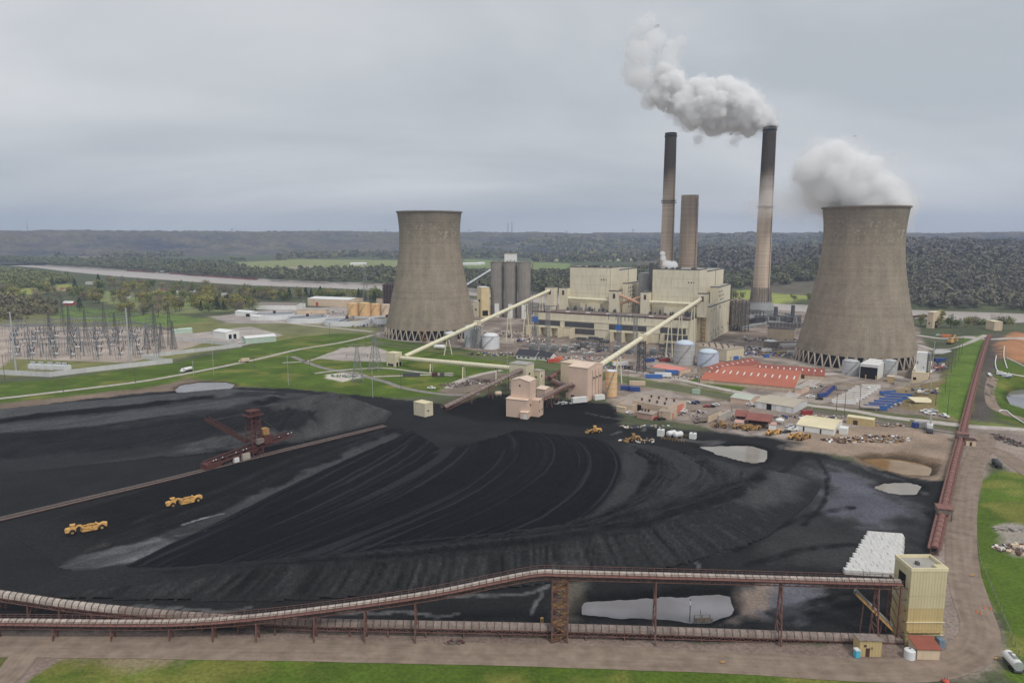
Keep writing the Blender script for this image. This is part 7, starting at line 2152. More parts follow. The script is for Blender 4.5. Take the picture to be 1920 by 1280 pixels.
# ------------------------------------------------------------------ poles, pylons and switchyard
POLE_GROUP = 'wooden and steel utility poles'
def pole(label, px, py, top, mm=M_WOOD, r=.22, arm=2.4, name='utility_pole'):
 p = G(px, py); h = height_at(p[0], p[1], top) - p[2]
 t = thing(name, label, 'pole', p, R(random.uniform(-30,30)), POLE_GROUP)
 MB().tube((0,0,-.3),(0,0, h), r, r * .65, n=8).build('shaft', mm, t)
 if arm:
  MB().box(-arm / 2, arm / 2,-.1,.1, h - 1.2, h - 1.0).build('crossarm', mm, t)
  for x in (-arm * .45,0, arm * .45): MB().tube((x, 0, h - 1.0),(x, 0, h - .55),.09, n=6).build('insulator', M_DSTEEL, t)
pole('tall grey tubular steel pole at the switchyard, left one', 30,694,584, M_GALV, .75,0, 'steel_pole')
pole('tall grey tubular steel pole at the switchyard, right one', 244,681,577, M_GALV, .75,0, 'steel_pole')
for px, py, tp, lb in ((9,712,664, 'thin pole at the left end of the switchyard wall'),(119,737,713, 'wooden pole on the verge before the switchyard wall'),(254,717,689, 'wooden pole at the bend of the lawn road'),(363,704,676, 'wooden pole just right of the white tank truck'),(401,703,634, 'slim pole on the lawn right of the tank truck'),(477,690,668, 'wooden pole on the lawn near the tan box truck'),(541,722,666, 'tall slim pole alone on the lawn'),(581,697,672, 'wooden pole near the small roundabout lawn'),(699,745,688, 'tall white pole at the edge of the coal yard'),(752,730,700, 'wooden pole beside the lawn road skips'),(619,640,605, 'pole by the settling basins'),(570,600,540, 'tall pale mast by the white warehouse'),(658,568,545, 'slim pale mast behind the ochre tanks'),
     (951,730,642, 'tall slim mast behind the cream transfer house'),(1177,722,690, 'dark rusty post beside the tan container'),(1309,745,690, 'tall grey lamp mast on the railway verge'),(1372,770,762, 'short post near the tan shed'),(1521,775,670, 'tall slim mast between warehouse and blue tanks'),(1568,770,736, 'pole in front of the portable tanks, left'),(1583,779,730, 'pole in front of the portable tanks, second'),(1600,757,733, 'pole among the white portable tanks'),(1611,768,722, 'pole in front of the portable tanks, third'),(1745,729,640, 'tall grey mast beside the chemical building'),(1754,760,733, 'pole left of the grass bank foot'),(1776,778,730, 'pole at the grass bank foot'),(1772,735,700, 'pole halfway along the grass bank'),(1783,700,660, 'pole by the pipe yard'),(1790,690,655, 'pole beside the bank path'),(1797,676,640, 'pole high along the bank path'),(1803,664,632, 'farthest pole along the bank path'),(1369,690,668, 'pole behind the pale blue tank'),(1239,798,770, 'lamp pole at the black road before the workshop')):
 pole(lb, px, py, tp, M_GALV if ('mast' in lb or 'slim' in lb or 'white' in lb) else M_WOOD, .2 if 'slim' not in lb else .16,0 if ('mast' in lb or 'post' in lb) else 2.4)
def pylon(label, px, py, top, w=7.0, arms=3, mm=M_STEEL, group='lattice transmission pylons', detail=7):
 p = G(px, py); h = height_at(p[0], p[1], top) - p[2]
 t = thing('pylon', label, 'pylon', p, R(random.uniform(-20,20)), group)
 th = .7 if 'switchyard' in group else 1.0
 lattice(t, w, w * .28, h * .8, detail, mm, .3 * th, .14 * th)
 lattice(t, w * .28, w * .2, h, 3, mm, .2 * th, .1 * th, 'mast_leg', z0=h * .8)
 for k in range(arms):
  z = h * (.72 + .26 * k / max(1, arms - 1)); a = w * (.95 - .12 * k)
  m = MB()
  for s_ in (-1,1):
   m.beam((s_ * w * .12,0, z),(s_ * a, 0, z + .4),.22); m.beam((s_ * w * .12,0, z + 1.4),(s_ * a, 0, z + .4),.16)
  m.build('crossarm', mm, t)
  for s_ in (-1,1): MB().tube((s_ * a, 0, z + .4),(s_ * a, 0, z - 1.6),.16, n=6).build('insulator', M_DSTEEL, t)
pylon('lattice pylon on the lawn, shorter one left of the junction house', 671,716,646,8,2)
pylon('lattice pylon on the lawn, taller one left of the junction house', 704,694,624,8.5,3)
pylon('dark lattice pylon before the river behind the ochre tanks', 686,575,495,9,3)
for px, py, tp, lb in ((1005,655,575, 'transmission gantry tower before the turbine hall, first'),(1027,655,573, 'transmission gantry tower before the turbine hall, second'),(1160,662,590, 'transmission gantry tower before the turbine hall, third'),(1190,662,592, 'transmission gantry tower before the turbine hall, fourth')):
 p = G(px, py); h = height_at(p[0], p[1], tp)
 t = thing('gantry_tower', lb, 'gantry', p, PRZ, 'transformer gantries')
 lattice(t, 3.6,2.6, h, 10, M_STEEL, .3,.14)
 m = MB(); m.beam((-11,0, h),(11,0, h),.7); m.beam((-11,0, h - 1.4),(11,0, h - 1.4),.3); m.build('crossbeam', M_STEEL, t)
 for x in (-10,-3,9):
  MB().beam((x, -.4, h),(x + 1.0,-3.6, h - 4.6),.45).build('insulator', M_DARK, t)
 if 'first' in lb or 'third' in lb: MB().box(-3,3,-2.0,-1.7, h - 14, h - 9).build('sign_panel', M_BLUE, t)
def transformer(label, px, py, rz, s=1.0, group='power transformers', tm=M_STEEL):
 p = G(px, py); t = thing('transformer', label, 'transformer', p, rz, group); t.scale = (s, s, s)
 MB().box(-2.6,2.6,-1.5,1.5,.4,4).build('tank', tm, t)
 for y in (-2.1,2.1):
  m = MB()
  for k in range(7): m.box(-2.4 + k * .75,-2.1 + k * .75, y - .5, y + .5,.8,3.6)
  m.build('radiator', tm, t)
 m = MB(); m.tube((-2.4,0,5),(1.6,0,5),.55, n=10); m.beam((-1.6,0,4),(-1.6,0,4.8),.2); m.build('conservator', M_GALV, t)
 for x in (-1.4,0,1.4): MB().tube((x, .6,4),(x, 1.0,5.6),.22,.12, n=8).build('bushing', M_DARK, t)
 MB().box(-3,3,-2.6,2.6,0,.4).build('plinth', M_CONC, t)
for k, px in enumerate((1000,1020,1040,1060,1158,1180,1202,1226)): transformer('grey transformer in the %s bay before the turbine hall, counted from the left' % ORD[k], px, 657 + k * 1.4, PRZ, 1.3)
# steel pipework and coolers between the bays
rr = random.Random(14)
for k, (px, py) in enumerate(((1078,655),(1090,652),(1100,650),(1112,655),(1122,652),(1133,658),(1255,668),(1245,664))):
 p = G(px, py); t = thing('pipe_rack', 'grey pipe rack with vessels before the turbine hall, %s from the left' % ORD[(0,1,2,3,4,5,7,6)[k]], 'pipework', p, PRZ, 'pipe racks before the turbine hall')
 hh = rr.uniform(7,11)
 m = MB()
 for x in (-4,0,4):
  for y in (-2,2): m.beam((x, y, 0),(x, y, hh),.3)
 for z in (hh * .5, hh):
  for y in (-2,2): m.beam((-4, y, z),(4, y, z),.3)
  for x in (-4,0,4): m.beam((x, -2, z),(x, 2, z),.3)
 m.build('frame', M_DSTEEL, t)
 for q in range(4):
  y = -1.5 + q; m = MB(); m.tube((-4.6, y, hh * .5 + .5),(4.6, y, hh * .5 + .5), rr.uniform(.2,.5), n=8); m.build('pipe', rr.choice((M_GALV, M_STEEL)), t)
 m = MB(); m.tube((rr.uniform(-3,3),0,0),(rr.uniform(-3,3),0, hh * .48), rr.uniform(.8,1.6), n=10); m.build('vessel', M_GALV, t)
 if rr.random() < .6: MB().box(-4.2,4.2,-2.2,2.2, hh + .2, hh + 2).build('fan_deck', M_DSTEEL, t)
# switchyard
SW = {'px': (10,330)}
rr = random.Random(33)
def portal_mesh():
 m = MB()
 for x in (-7,7): m.beam((x, 0,0),(x, 0,13),.4); m.beam((x - 1.2,0,0),(x, 0,8),.2); m.beam((x + 1.2,0,0),(x, 0,8),.2)
 m.beam((-7.5,0,13),(7.5,0,13),.5,.6)
 return m.mesh('frame', M_BUS)
def ins_mesh():
 m = MB()
 for x in (-4.5,0,4.5): m.tube((x, 0,12.7),(x, 0,10.8),.22, n=6)
 return m.mesh('insulator_string', M_DARK)
pm, im = portal_mesh(), ins_mesh()
k = 0
for row, (ya, yb) in enumerate(((672,664),(662,654),(650,642),(640,632),(630,624),(622,617))):
 for i in range(6):
  u = (i + .5) / 6
  px, py = 15 + u * (300 - row * 2) + rr.uniform(-6,6), ya + (yb - ya) * u + rr.uniform(-1.5,1.5)
  p = Gz(px, py)
  t = thing('bus_portal', 'grey steel bus portal in the %s switchyard row from the wall, %s from the left' % (ORD[row], ORD[i]), 'portal', p, R(-12 + rr.choice((0,90))), 'switchyard bus portals')
  link('frame', pm, t); link('insulator_string', im, t)
mm_ = MB(); mm_.box(-1.6,1.6,-.8,.8,1.4,2.6); mm_.tube((-1.2,0,1.9),(1.2,0,1.9),.75, n=10)
brk_body = mm_.mesh('tank', M_TANKW)
mm_ = MB(); mm_.tube((-1.0,0,2.4),(-2.6,0,6.6),.34,.26, n=8)
brk_l = mm_.mesh('bushing', M_DARK)
mm_ = MB(); mm_.tube((1.0,0,2.4),(2.6,0,6.6),.34,.26, n=8)
brk_r = mm_.mesh('bushing', M_DARK)
mm_ = MB()
for x in (-1.2,1.2):
 for y in (-.6,.6): mm_.beam((x, y, 0),(x, y, 1.5),.2)
brk_f = mm_.mesh('stand', M_BUS)
for row, (ya, yb) in enumerate(((668,664),(656,650),(646,640),(636,630),(627,624))):
 for i in range(7):
  u = (i + .5 + rr.uniform(-.2,.2)) / 7
  px, py = 8 + u * 268, ya + (yb - ya) * u + rr.uniform(-2,2)
  t = thing('circuit_breaker', 'white circuit breaker with black bushings, %s switchyard row from the wall, %s from the left' % (ORD[row], ORD[i]), 'circuit breaker', Gz(px, py), R(rr.uniform(-25,10)), 'switchyard circuit breakers')
  t.scale = (1.15,) * 3
  for nm, me in (('tank', brk_body),('bushing', brk_l),('bushing', brk_r),('stand', brk_f)): link(nm, me, t)
mm_ = MB()
for x in (-2.4,0,2.4): mm_.beam((x, 0,0),(x, 0,4.6),.26)
mm_.beam((-2.8,0,4.6),(2.8,0,4.6),.3)
dis_f = mm_.mesh('stand', M_BUS)
mm_ = MB()
for x in (-2.4,0,2.4): mm_.tube((x, 0,4.7),(x, 0,6.6),.2, n=6)
dis_i = mm_.mesh('insulator', M_STEEL)
mm_ = MB()
for x in (-2.4,0,2.4): mm_.beam((x, -2,6.6),(x, 2,6.9),.14)
dis_b = mm_.mesh('blade', M_BUS)
for i in range(64):
 u = (i % 8 + rr.uniform(.2,.8)) / 8; v = 1 - (i // 8 + rr.uniform(.3,.7)) / 8
 px, py = 6 + u * 300,619 + v * 62 - u * 6
 t = thing('disconnect_switch', 'grey disconnect switch stand, %s switchyard row from the wall, %s from the left' % (ORD[i // 8], ORD[i % 8]), 'switch', Gz(px, py), R(rr.choice((-12,78))), 'switchyard disconnect switches')
 link('stand', dis_f, t); link('insulator', dis_i, t); link('blade', dis_b, t)
for px, py, tp, lb in ((120,622,556, 'lattice mast at the far left of the switchyard'),(133,645,572, 'lattice mast, second from the left in the switchyard'),(163,648,582, 'tall dark lattice mast near the middle of the switchyard'),(218,645,586, 'lattice mast just left of the right tubular pole'),(246,640,576, 'lattice mast just right of the right tubular pole'),(292,650,570, 'pair lattice mast at the right of the switchyard, left one'),(320,648,566, 'pair lattice mast at the right of the switchyard, right one'),(94,628,585, 'short lattice mast behind the switchyard transformers'),(326,655,602, 'short lattice mast at the switchyard right edge'),(304,654,606, 'short lattice mast between the right pair'),(276,655,616, 'stubby lattice mast in the right part of the switchyard'),(197,622,566, 'slender far lattice mast in the switchyard')):
 pylon(lb, px, py, tp, 4.6,2, M_DSTEEL, 'switchyard lattice masts', 9)
m = MB()
for (a, b) in (((0,618),(230,606)),((60,640),(300,628)),((20,655),(260,648)),((0,630),(200,622)),((40,668),(180,660))):
 p, q = Gz(*a), Gz(*b)
 for off in (0,4,8):
  t = thing('bus_tube', '%s bus tube of the three parallel ones %s' % ({0: 'nearest', 4: 'middle', 8: 'farthest'}[off], {618: 'at the back left of the switchyard', 640: 'crossing the middle right of the switchyard', 655: 'crossing behind the left tubular pole', 630: 'in the left middle of the switchyard', 668: 'just behind the switchyard front wall'}[a[1]]), 'bus tube', (p[0], p[1] + off, 0),0, 'switchyard bus tubes')
  m = MB(); m.tube((0,0,9),(q[0] - p[0], q[1] - p[1], 9),.16, n=6); m.build('tube', M_BUS, t)
  for k in range(9):
   f = k / 8; MB().beam(((q[0] - p[0]) * f, (q[1] - p[1]) * f, 0),((q[0] - p[0]) * f, (q[1] - p[1]) * f, 9),.22).build('post', M_BUS, t)
for k, px in enumerate((64,79,96,112,123)): transformer('white transformer unit in the switchyard corner, %s from the left' % ORD[k], px, 692 + k * .6, R(-20),1.15, 'switchyard corner transformers', M_TANKW)
def panel_wall(label, pts, h=3.6, mm=M_CONC, step=6.0, name='concrete_wall'):
 P = [Gz(*q) for q in pts]
 t = thing(name, label, 'wall', P[0])
 for a, b in zip(P[:-1], P[1:]):
  L = math.dist(a, b); n = max(1, int(L / step)); d = ((b[0] - a[0]) / L, (b[1] - a[1]) / L)
  for k in range(n):
   s0, s1 = L * k / n + .08, L * (k + 1) / n - .08
   m = MB(); m.beam((a[0] + d[0] * s0, a[1] + d[1] * s0, h / 2),(a[0] + d[0] * s1, a[1] + d[1] * s1, h / 2),.25, h); m.build('wall_panel', mm, t, world=True)
   m = MB(); m.beam((a[0] + d[0] * (s0 - .08), a[1] + d[1] * (s0 - .08),0),(a[0] + d[0] * (s0 - .08), a[1] + d[1] * (s0 - .08), h + .15),.4); m.build('wall_post', mm, t, world=True)
M_WALLG = mat('pale_grey_wall', S(164,164,164,.62),.8,.1,.4, rnd=.06)
panel_wall('pale grey panel wall along the front of the switchyard', [(-120,698),(0,702),(93,706.5),(180,696),(324,680)], 3.8, M_WALLG)
panel_wall('pale grey panel wall on the right of the switchyard', [(313,680),(268,672),(350,662),(454,650)], 3.4, M_WALLG)
panel_wall('far pale grey panel wall behind the right part of the switchyard', [(330,637),(422,647),(440,640)], 3.4, M_WALLG)
panel_wall('darker fence wall at the back of the switchyard', [(0,612),(120,610),(250,606),(330,622)], 2.6, M_STEEL)

# ------------------------------------------------------------------ overhead wires
def wire(name, label, A, B, sag, r=.06, n=14, group='overhead power lines'):
 A, B = Vector(A), Vector(B)
 m = MB(); prev = None
 for k in range(n + 1):
  t_ = k / n; p = A.lerp(B, t_); p.z -= sag * 4 * t_ * (1 - t_)
  if prev is not None: m.tube(prev, p, r, n=5, caps=False)
  prev = p
 o = m.build(name, M_DSTEEL); return tag(o, label, 'wire', group)

rw = random.Random(8)
MASTS = [(120,622,558),(133,645,576),(163,648,586),(218,645,590),(246,640,580),(292,650,575),(320,648,571),(30,694,586),(244,681,579)]
tops = []
for px, py, tp in MASTS:
 p = Gz(px, py); tops.append((p[0], p[1], height_at(p[0], p[1], tp)))
k = 0
for i_ in range(len(tops)):
 for j_ in range(i_ + 1, len(tops)):
  if 20 < math.dist(tops[i_], tops[j_]) < 150 and k < 18:
   for dz in (0,-2.5):
    a_, b_ = tops[i_], tops[j_]
    wire('power_line', 'sagging %s conductor strung between lattice masts over the switchyard, span %s' % ('upper' if dz == 0 else 'lower', ORD[k]),(a_[0], a_[1], a_[2] + dz),(b_[0], b_[1], b_[2] + dz),3,.07)
   k += 1
for x_off, lb in ((-6, 'left'),(0, 'middle'),(6, 'right')):
 a_, b_ = Gz(671,716), Gz(704,694); ha, hb = height_at(a_[0], a_[1], 650), height_at(b_[0], b_[1], 628)
 wire('power_line', '%s conductor between the two lawn pylons' % lb, (a_[0] + x_off, a_[1], ha),(b_[0] + x_off, b_[1], hb),2,.06)
 c_ = Gz(1005,655); hc_ = height_at(c_[0], c_[1], 578)
 wire('power_line', '%s conductor from the taller lawn pylon to the turbine hall gantry' % lb, (b_[0] + x_off, b_[1], hb),(c_[0] + x_off, c_[1], hc_),9,.06)
# ------------------------------------------------------------------ debris heaps
def debris(label, px, py, rx, ry, n, seed, mats, hmax=1.2):
 p = G(px, py); t = thing('scrap_heap', label, 'scrap heap', p)
 rr = random.Random(seed)
 bins = [MB() for _ in mats]
 for _ in range(n):
  a, q = rr.uniform(0,6.28), math.sqrt(rr.random())
  x, y = math.cos(a) * rx * q, math.sin(a) * ry * q
  z = rr.uniform(.1, hmax) * (1 - q * .6)
  d = Vector((rr.uniform(-1,1), rr.uniform(-1,1), rr.uniform(-.25,.25))).normalized() * rr.uniform(.4,2.2)
  b = rr.choice(bins)
  b.beam(Vector((x, y, z)) - d / 2, Vector((x, y, z)) + d / 2, rr.uniform(.15,1.3) * (1.6 if hmax > 2 else 1), rr.uniform(.1,.8) * (1.8 if hmax > 2 else 1))
 for b, mm in zip(bins, mats):
  if b.f: b.build('scrap', mm, t)['kind'] = 'stuff'
MX = (M_RUST, M_RUSTD, M_WHITE, M_HOODG, M_CATD, M_STEEL)
debris('scrap heap of pale and rusty parts left of the orange pond', 1655,823,15,7,190,1, MX)
debris('rusty machine parts laid out right of the parked scrapers', 1583,826,12,5,90,2,(M_RUST, M_CATD, M_WHITE, M_RUSTD),2)
debris('heap of scrap beside the concrete pad at the far right edge', 1905,1030,7,4,140,3,(M_RUST, M_WHITE, M_TAN, M_RUSTD, M_HOODG))
debris('pale pipes stacked at the far right edge above the scrap heap', 1893,992,6,1.6,40,13,(M_HOOD, M_STEEL),.8)
debris('white debris scattered on the lawn pad', 645,705,12,5,70,4,(M_WHITE, M_DSTEEL, M_TAN, M_GREEN))
debris('timber and scrap strips on the lawn, left of the pale track', 852,722,12,7,110,5,(M_WOOD, M_RUSTD, M_HOODG, M_STEEL),.8)
debris('timber and scrap strips on the lawn, right of the pale track', 905,716,15,8,130,6,(M_WOOD, M_RUSTD, M_HOODG, M_WHITE),.8)
debris('litter of parts around the wheel loader on the black yard', 1195,826,10,4,60,7,(M_RUSTD, M_WHITE, M_WOOD, M_CATD),.8)
debris('row of loose white panels under the link conveyor', 1058,757,6,2,30,8,(M_WHITE, M_STEEL),1.6)
debris('parts heap beside the truck shed', 1362,800,9,4,70,9,(M_RUSTD, M_CATD, M_STEEL))
debris('small machine parts along the railway right of the long shed', 1690,798,16,3,60,10,(M_RUSTD, M_WHITE, M_STEEL, M_CATD))
debris('clutter of site materials left of the right cooling tower', 1440,664,30,12,160,11,(M_WHITE, M_BLUE, M_RUSTD, M_STEEL, M_CATD),2.4)
debris('clutter of pipes and crates right of the chemical building', 1765,690,12,26,140,12,(M_WHITE, M_STEEL, M_RUSTD, M_RED, M_BLUED),2.4)
debris('site clutter below the silos', 960,628,34,22,180,14,(M_TAN, M_STEEL, M_RUSTD, M_WHITE, M_CONC),3.5)
debris('site clutter in front of the transformer bays', 1105,672,34,8,120,15,(M_WHITE, M_STEEL, M_RUSTD, M_ORANGE, M_BLUED),2)
debris('rusty timbers at the conveyor trestle foot by the dirt road', 850,1205,3,.7,14,16,(M_RUSTD, M_WOOD),.5)
debris('driftwood line along the bank right of the dirt road', 1893,828,4,14,60,17,(M_WOOD, M_RUSTD, M_DSTEEL),1)
for k_, (px, py, rx, ry, n_, hm, where) in enumerate(((1000,640,22,10,70,3.5, 'between the silos and the turbine hall'),(930,665,26,8,70,2.4, 'right of the white domed tank'),(1150,690,20,7,60,2.2, 'right of the crusher house roof'),(1210,690,16,5,50,2.0, 'left of the salmon-roofed building'),(1290,708,18,5,50,2.0, 'right of the salmon-roofed building'),(1240,672,22,6,60,3.0, 'under the A-frame legs of the tube conveyor'),(1400,655,26,9,80,3.0, 'behind the low vented building'),(1425,640,20,10,70,4.0, 'at the foot of the precipitator'),(1500,640,18,8,60,3.0, 'close against the right cooling tower'),(1560,726,26,5,50,1.6, 'behind the portable tanks'),(1690,760,18,6,60,2.0, 'right of the blue portable tanks'),(1740,735,14,8,60,2.2, 'below the chemical building'),(1300,776,26,6,60,1.4, 'across the workshop car park'),(1420,783,30,4,60,1.6, 'between garage and open shed'),(1535,783,22,4,60,1.4, 'between garage and machine shop'),(1210,800,16,3,30,1.0, 'along the black road before the workshop'),(690,612,22,8,50,3.0, 'between the basins and the left cooling tower'),(610,588,40,10,70,4.0, 'among the settling basins'),(880,612,20,20,80,3.5, 'right of the left cooling tower'),(1480,612,24,12,70,5.0, 'under the duct house'))):
 debris('site clutter ' + where, px, py, rx, ry, n_, 40 + k_, (M_STEEL, M_RUSTD, M_WHITE, M_TAN, M_DSTEEL, M_CONC, M_BLUED), hm)
# white pipes and pumps beside the basin
for k, (pts, lb) in enumerate((([(1868,668),(1866,680),(1868,692),(1874,700)], 'thin white discharge pipe on the bank, left one'),([(1883,650),(1882,668),(1886,684),(1892,702)], 'white discharge pipe running down the bank'),([(1888,672),(1905,680),(1925,690)], 'grey pipe crossing the bare orange slope'),([(1893,702),(1915,706),(1940,710)], 'white pipe line at the head of the basin'),([(1872,772),(1885,770),(1900,782),(1930,800)], 'thin white pipe along the lower edge of the basin'))):
 Q = resample([G(a, b, .5) for a, b in pts], 4)
 m = MB()
 for a, b in zip(Q[:-1], Q[1:]): m.tube(a, b, .38, n=8)
 tag(m.build('discharge_pipe', M_WHITE), lb, 'pipe', 'white discharge pipes')
for px, py, lb in ((1874,702, 'white pump unit at the head of the basin, left'),(1884,706, 'white pump unit at the head of the basin, right')):
 t = thing('pump_unit', lb, 'pump', G(px, py), R(-30)); MB().box(-2,2,-1.2,1.2,.3,2.4).build('housing', M_WHITE, t); MB().tube((2,0,1.2),(4,0,1.2),.7, n=10).build('pump_casing', M_TANKW, t); MB().box(-2.3,4,-1.3,1.3,0,.3).build('skid', M_BLUED, t)
# pump platform and post in the front pond
p = Gz(1318,1168,-1.0); t = thing('pump_platform', 'small timber pump platform at the edge of the front pond', 'platform', (p[0], p[1], -1.0), R(3))
MB().box(-2.4,2.4,-1,1,.9,1.1).build('deck', M_WOOD, t)
for x in (-2.2,0,2.2):
 for y in (-.9,.9): MB().beam((x, y, -1),(x, y, 2.0),.14).build('pile', M_WOOD, t)
m = MB()
for y in (-.9,.9): m.beam((-2.2, y, 2),(2.2, y, 2),.08)
m.build('rail', M_CATD, t); MB().tube((-.8,0,1.1),(-.8,0,4),.1, n=6).build('pump_column', M_STEEL, t)
p = Gz(1293,1165,-1.4); t = thing('gauge_post', 'thin dark post standing in the front pond', 'post', (p[0], p[1], -2)); MB().tube((0,0,0),(0,0,7.4),.12, n=8).build('shaft', M_DSTEEL, t); MB().box(-.15,.15,-.14,-.1,5.6,6.8).build('gauge_plate', M_WHITE, t)
# barrel marker beside the trestle
t = thing('yellow_drum', 'yellow drum beside the lattice stair tower', 'drum', G(1016,1166)); MB().lathe([(.45,0),(.45,1.3),(.4,1.35)], 14).build('shell', M_CAT, t); MB().lathe([(.47,.62),(.47,.7)], 14, close=False).build('hoop', M_CATD, t)
# fence along the right-hand meadow
Q = resample([G(a, b) for a, b in ((1832,1010),(1838,1050),(1862,1110),(1885,1165),(1905,1215),(1925,1260))], 4)
t = thing('field_fence', 'thin post and wire fence along the right-hand meadow', 'fence', tuple(Q[0]))
m = MB()
for i, a in enumerate(Q):
 MB().beam((a[0], a[1], a[2]),(a[0], a[1], a[2] + 1.3),.1).build('post', M_WOOD, t, world=True)
 if i:
  for z in (.5,.9,1.2): m.beam(Q[i - 1] + np.array((0,0, z)), a + np.array((0,0, z)),.025)
m.build('wire', M_STEEL, t, world=True)
# ------------------------------------------------------------------ hills
RIV_FAR = np.array(RIVER[:14])
def river_beyond(x, y):
 """metres beyond the far bank, measured north"""
 o = np.argsort(RIV_FAR[:, 0])
 return y - np.interp(x, RIV_FAR[o, 0], RIV_FAR[o, 1])
def HH(x, y):
 r = np.hypot(x, y)
 a = np.arctan2(x, y)
 e = sstep(4100,5600, r + 500 * (fbm(x / 900, y / 900,201,3) - .5) * 2)
 rid = 1 - np.abs(fbm(x / 560, y / 560,202,5) - .5) * 3.2
 rid = np.clip(rid, 0,1)
 top = 152 - 16 * sstep(-.5,.6, a) + 10 * (fbm(a * 9, r / 3000,205,3) - .5)
 h = e * top * (0.34 + 0.66 * rid) * (0.62 + 0.44 * sstep(4600,6300, r))
 h = np.minimum(h, top)
 h = np.maximum(h, sstep(5900,6600, r) * top * (.9 + .1 * fbm(x / 400, y / 400,207,4)))
 # nearer wooded hills on the right
 d = river_beyond(x, y)
 w = sstep(.30,.46, a)
 e2 = sstep(60,900, d) * w
 h2 = e2 * (30 + 46 * fbm(x / 420, y / 420,203,4)) + sstep(900,2600, d) * w * 34 * fbm(x / 700, y / 700,204,3)
 # low wooded rise in the middle distance behind the chimneys
 w3 = sstep(.17,.28, a) * (1 - sstep(.42,.55, a))
 h3 = sstep(700,1600, d) * w3 * (14 + 40 * fbm(x / 380, y / 380,206,4))
 return np.maximum(np.maximum(h, h2), h3)
WOODC = np.array([S(76,70,66,.80), S(86,79,72,.80), S(68,66,58,.80), S(84,84,60,.80), S(72,76,54,.80), S(52,56,48,.80), S(90,82,72,.80), S(106,104,68,.80)])
HILLC = np.array([S(78,73,74,.86), S(88,81,78,.86), S(68,66,66,.86), S(92,86,74,.86), S(64,68,58,.86), S(56,58,54,.86), S(84,84,62,.86), S(108,100,76,.86)])
def canopy_col(x, y, seed, C=None):
 W_ = WOODC if C is None else C
 t = fbm(x / 160, y / 160, seed, 4); f = vnoise(x / 11, y / 11, seed + 9)
 k = np.clip((t - .25) * 2.6 + (f - .5) * .8 - .12,0,.999) * (len(W_) - 1)
 i = k.astype(int)
 u = (k - i)[:, None]
 return (W_[i] * (1 - u) + W_[np.minimum(i + 1, len(W_) - 1)] * u) * (0.55 + .8 * vnoise(x / 13, y / 13, seed + 4))[:, None]
def canopy_mat():
 m, nt, N, L, b = nodes_of('woodland_canopy')
 at = N.new("ShaderNodeAttribute"); at.attribute_name = 'alb'
 L.new(at.outputs['Color'], b.inputs['Base Color']); b.inputs['Roughness'].default_value = .95; b.inputs['Specular IOR Level'].default_value = .05
 return m
M_CANOPY = canopy_mat()
def hill_col(x, y):
 rid = np.clip(1 - np.abs(fbm(x / 560, y / 560,202,5) - .5) * 3.2,0,1)
 k = np.clip(sstep(.35,.95, rid) * .8 + (fbm(x / 120, y / 120,252,4) - .5) * 1.0,0,1)[:, None]
 c = np.array(S(64,65,78,.9)) * (1 - k) + np.array(S(106,98,88,.86)) * k  # relief shade and blue haze painted in: slate hollows, paler spurs
 g = sstep(.56,.66, fbm(x / 150, y / 90,253,4))[:, None]
 c = c * (1 - g * .35) + np.array(S(98,98,70,.86)) * g * .35
 return c * (.55 + .7 * vnoise(x / 16, y / 16,254))[:, None]
aa = np.linspace(R(-46), R(46),1150); rr1 = np.concatenate([np.linspace(3500,7200,210), np.linspace(7240,10800,50)])
AA, RRg = np.meshgrid(aa, rr1)
x = (np.sin(AA) * RRg).ravel(); y = (np.cos(AA) * RRg).ravel()
h = HH(x, y)
z = h + sstep(3,25, h) * (9 * vnoise(x / 22, y / 22,231) + 6 * vnoise(x / 11, y / 11,232)) - 1.5
V = np.stack([x, y, z], 1); nr, nc = AA.shape
idx = np.arange(nr * nc).reshape(nr, nc)
F = np.stack([idx[:-1, :-1], idx[:-1,1:], idx[1:, 1:], idx[1:, :-1]], -1).reshape(-1,4)
tag(np_mesh('hills', V, F[:, ::-1], M_CANOPY, True, hill_col(x, y)), kind='structure')
# nearer hill on the right, bare ground under its woods
aa = np.linspace(R(6), R(50),260); rr1 = np.geomspace(1050,3700,150)
AA, RRg = np.meshgrid(aa, rr1)
x = (np.sin(AA) * RRg).ravel(); y = (np.cos(AA) * RRg).ravel()
h = HH(x, y); d = river_beyond(x, y)
z = np.where(d > 5, h - .6,-30)
V = np.stack([x, y, z], 1); nr, nc = AA.shape
idx = np.arange(nr * nc).reshape(nr, nc)
F = np.stack([idx[:-1, :-1], idx[:-1,1:], idx[1:, 1:], idx[1:, :-1]], -1).reshape(-1,4)
keep = (z[F] > 0).any(1) & (d[F] > 5).all(1)
tag(sub_mesh('hillside', V, F[:, ::-1], keep, M_CANOPY, np.tile(np.array(S(92,87,76,.74)),(len(x),1)) * (.7 + .6 * fbm(x / 30, y / 30,3))[:, None]), kind='structure')

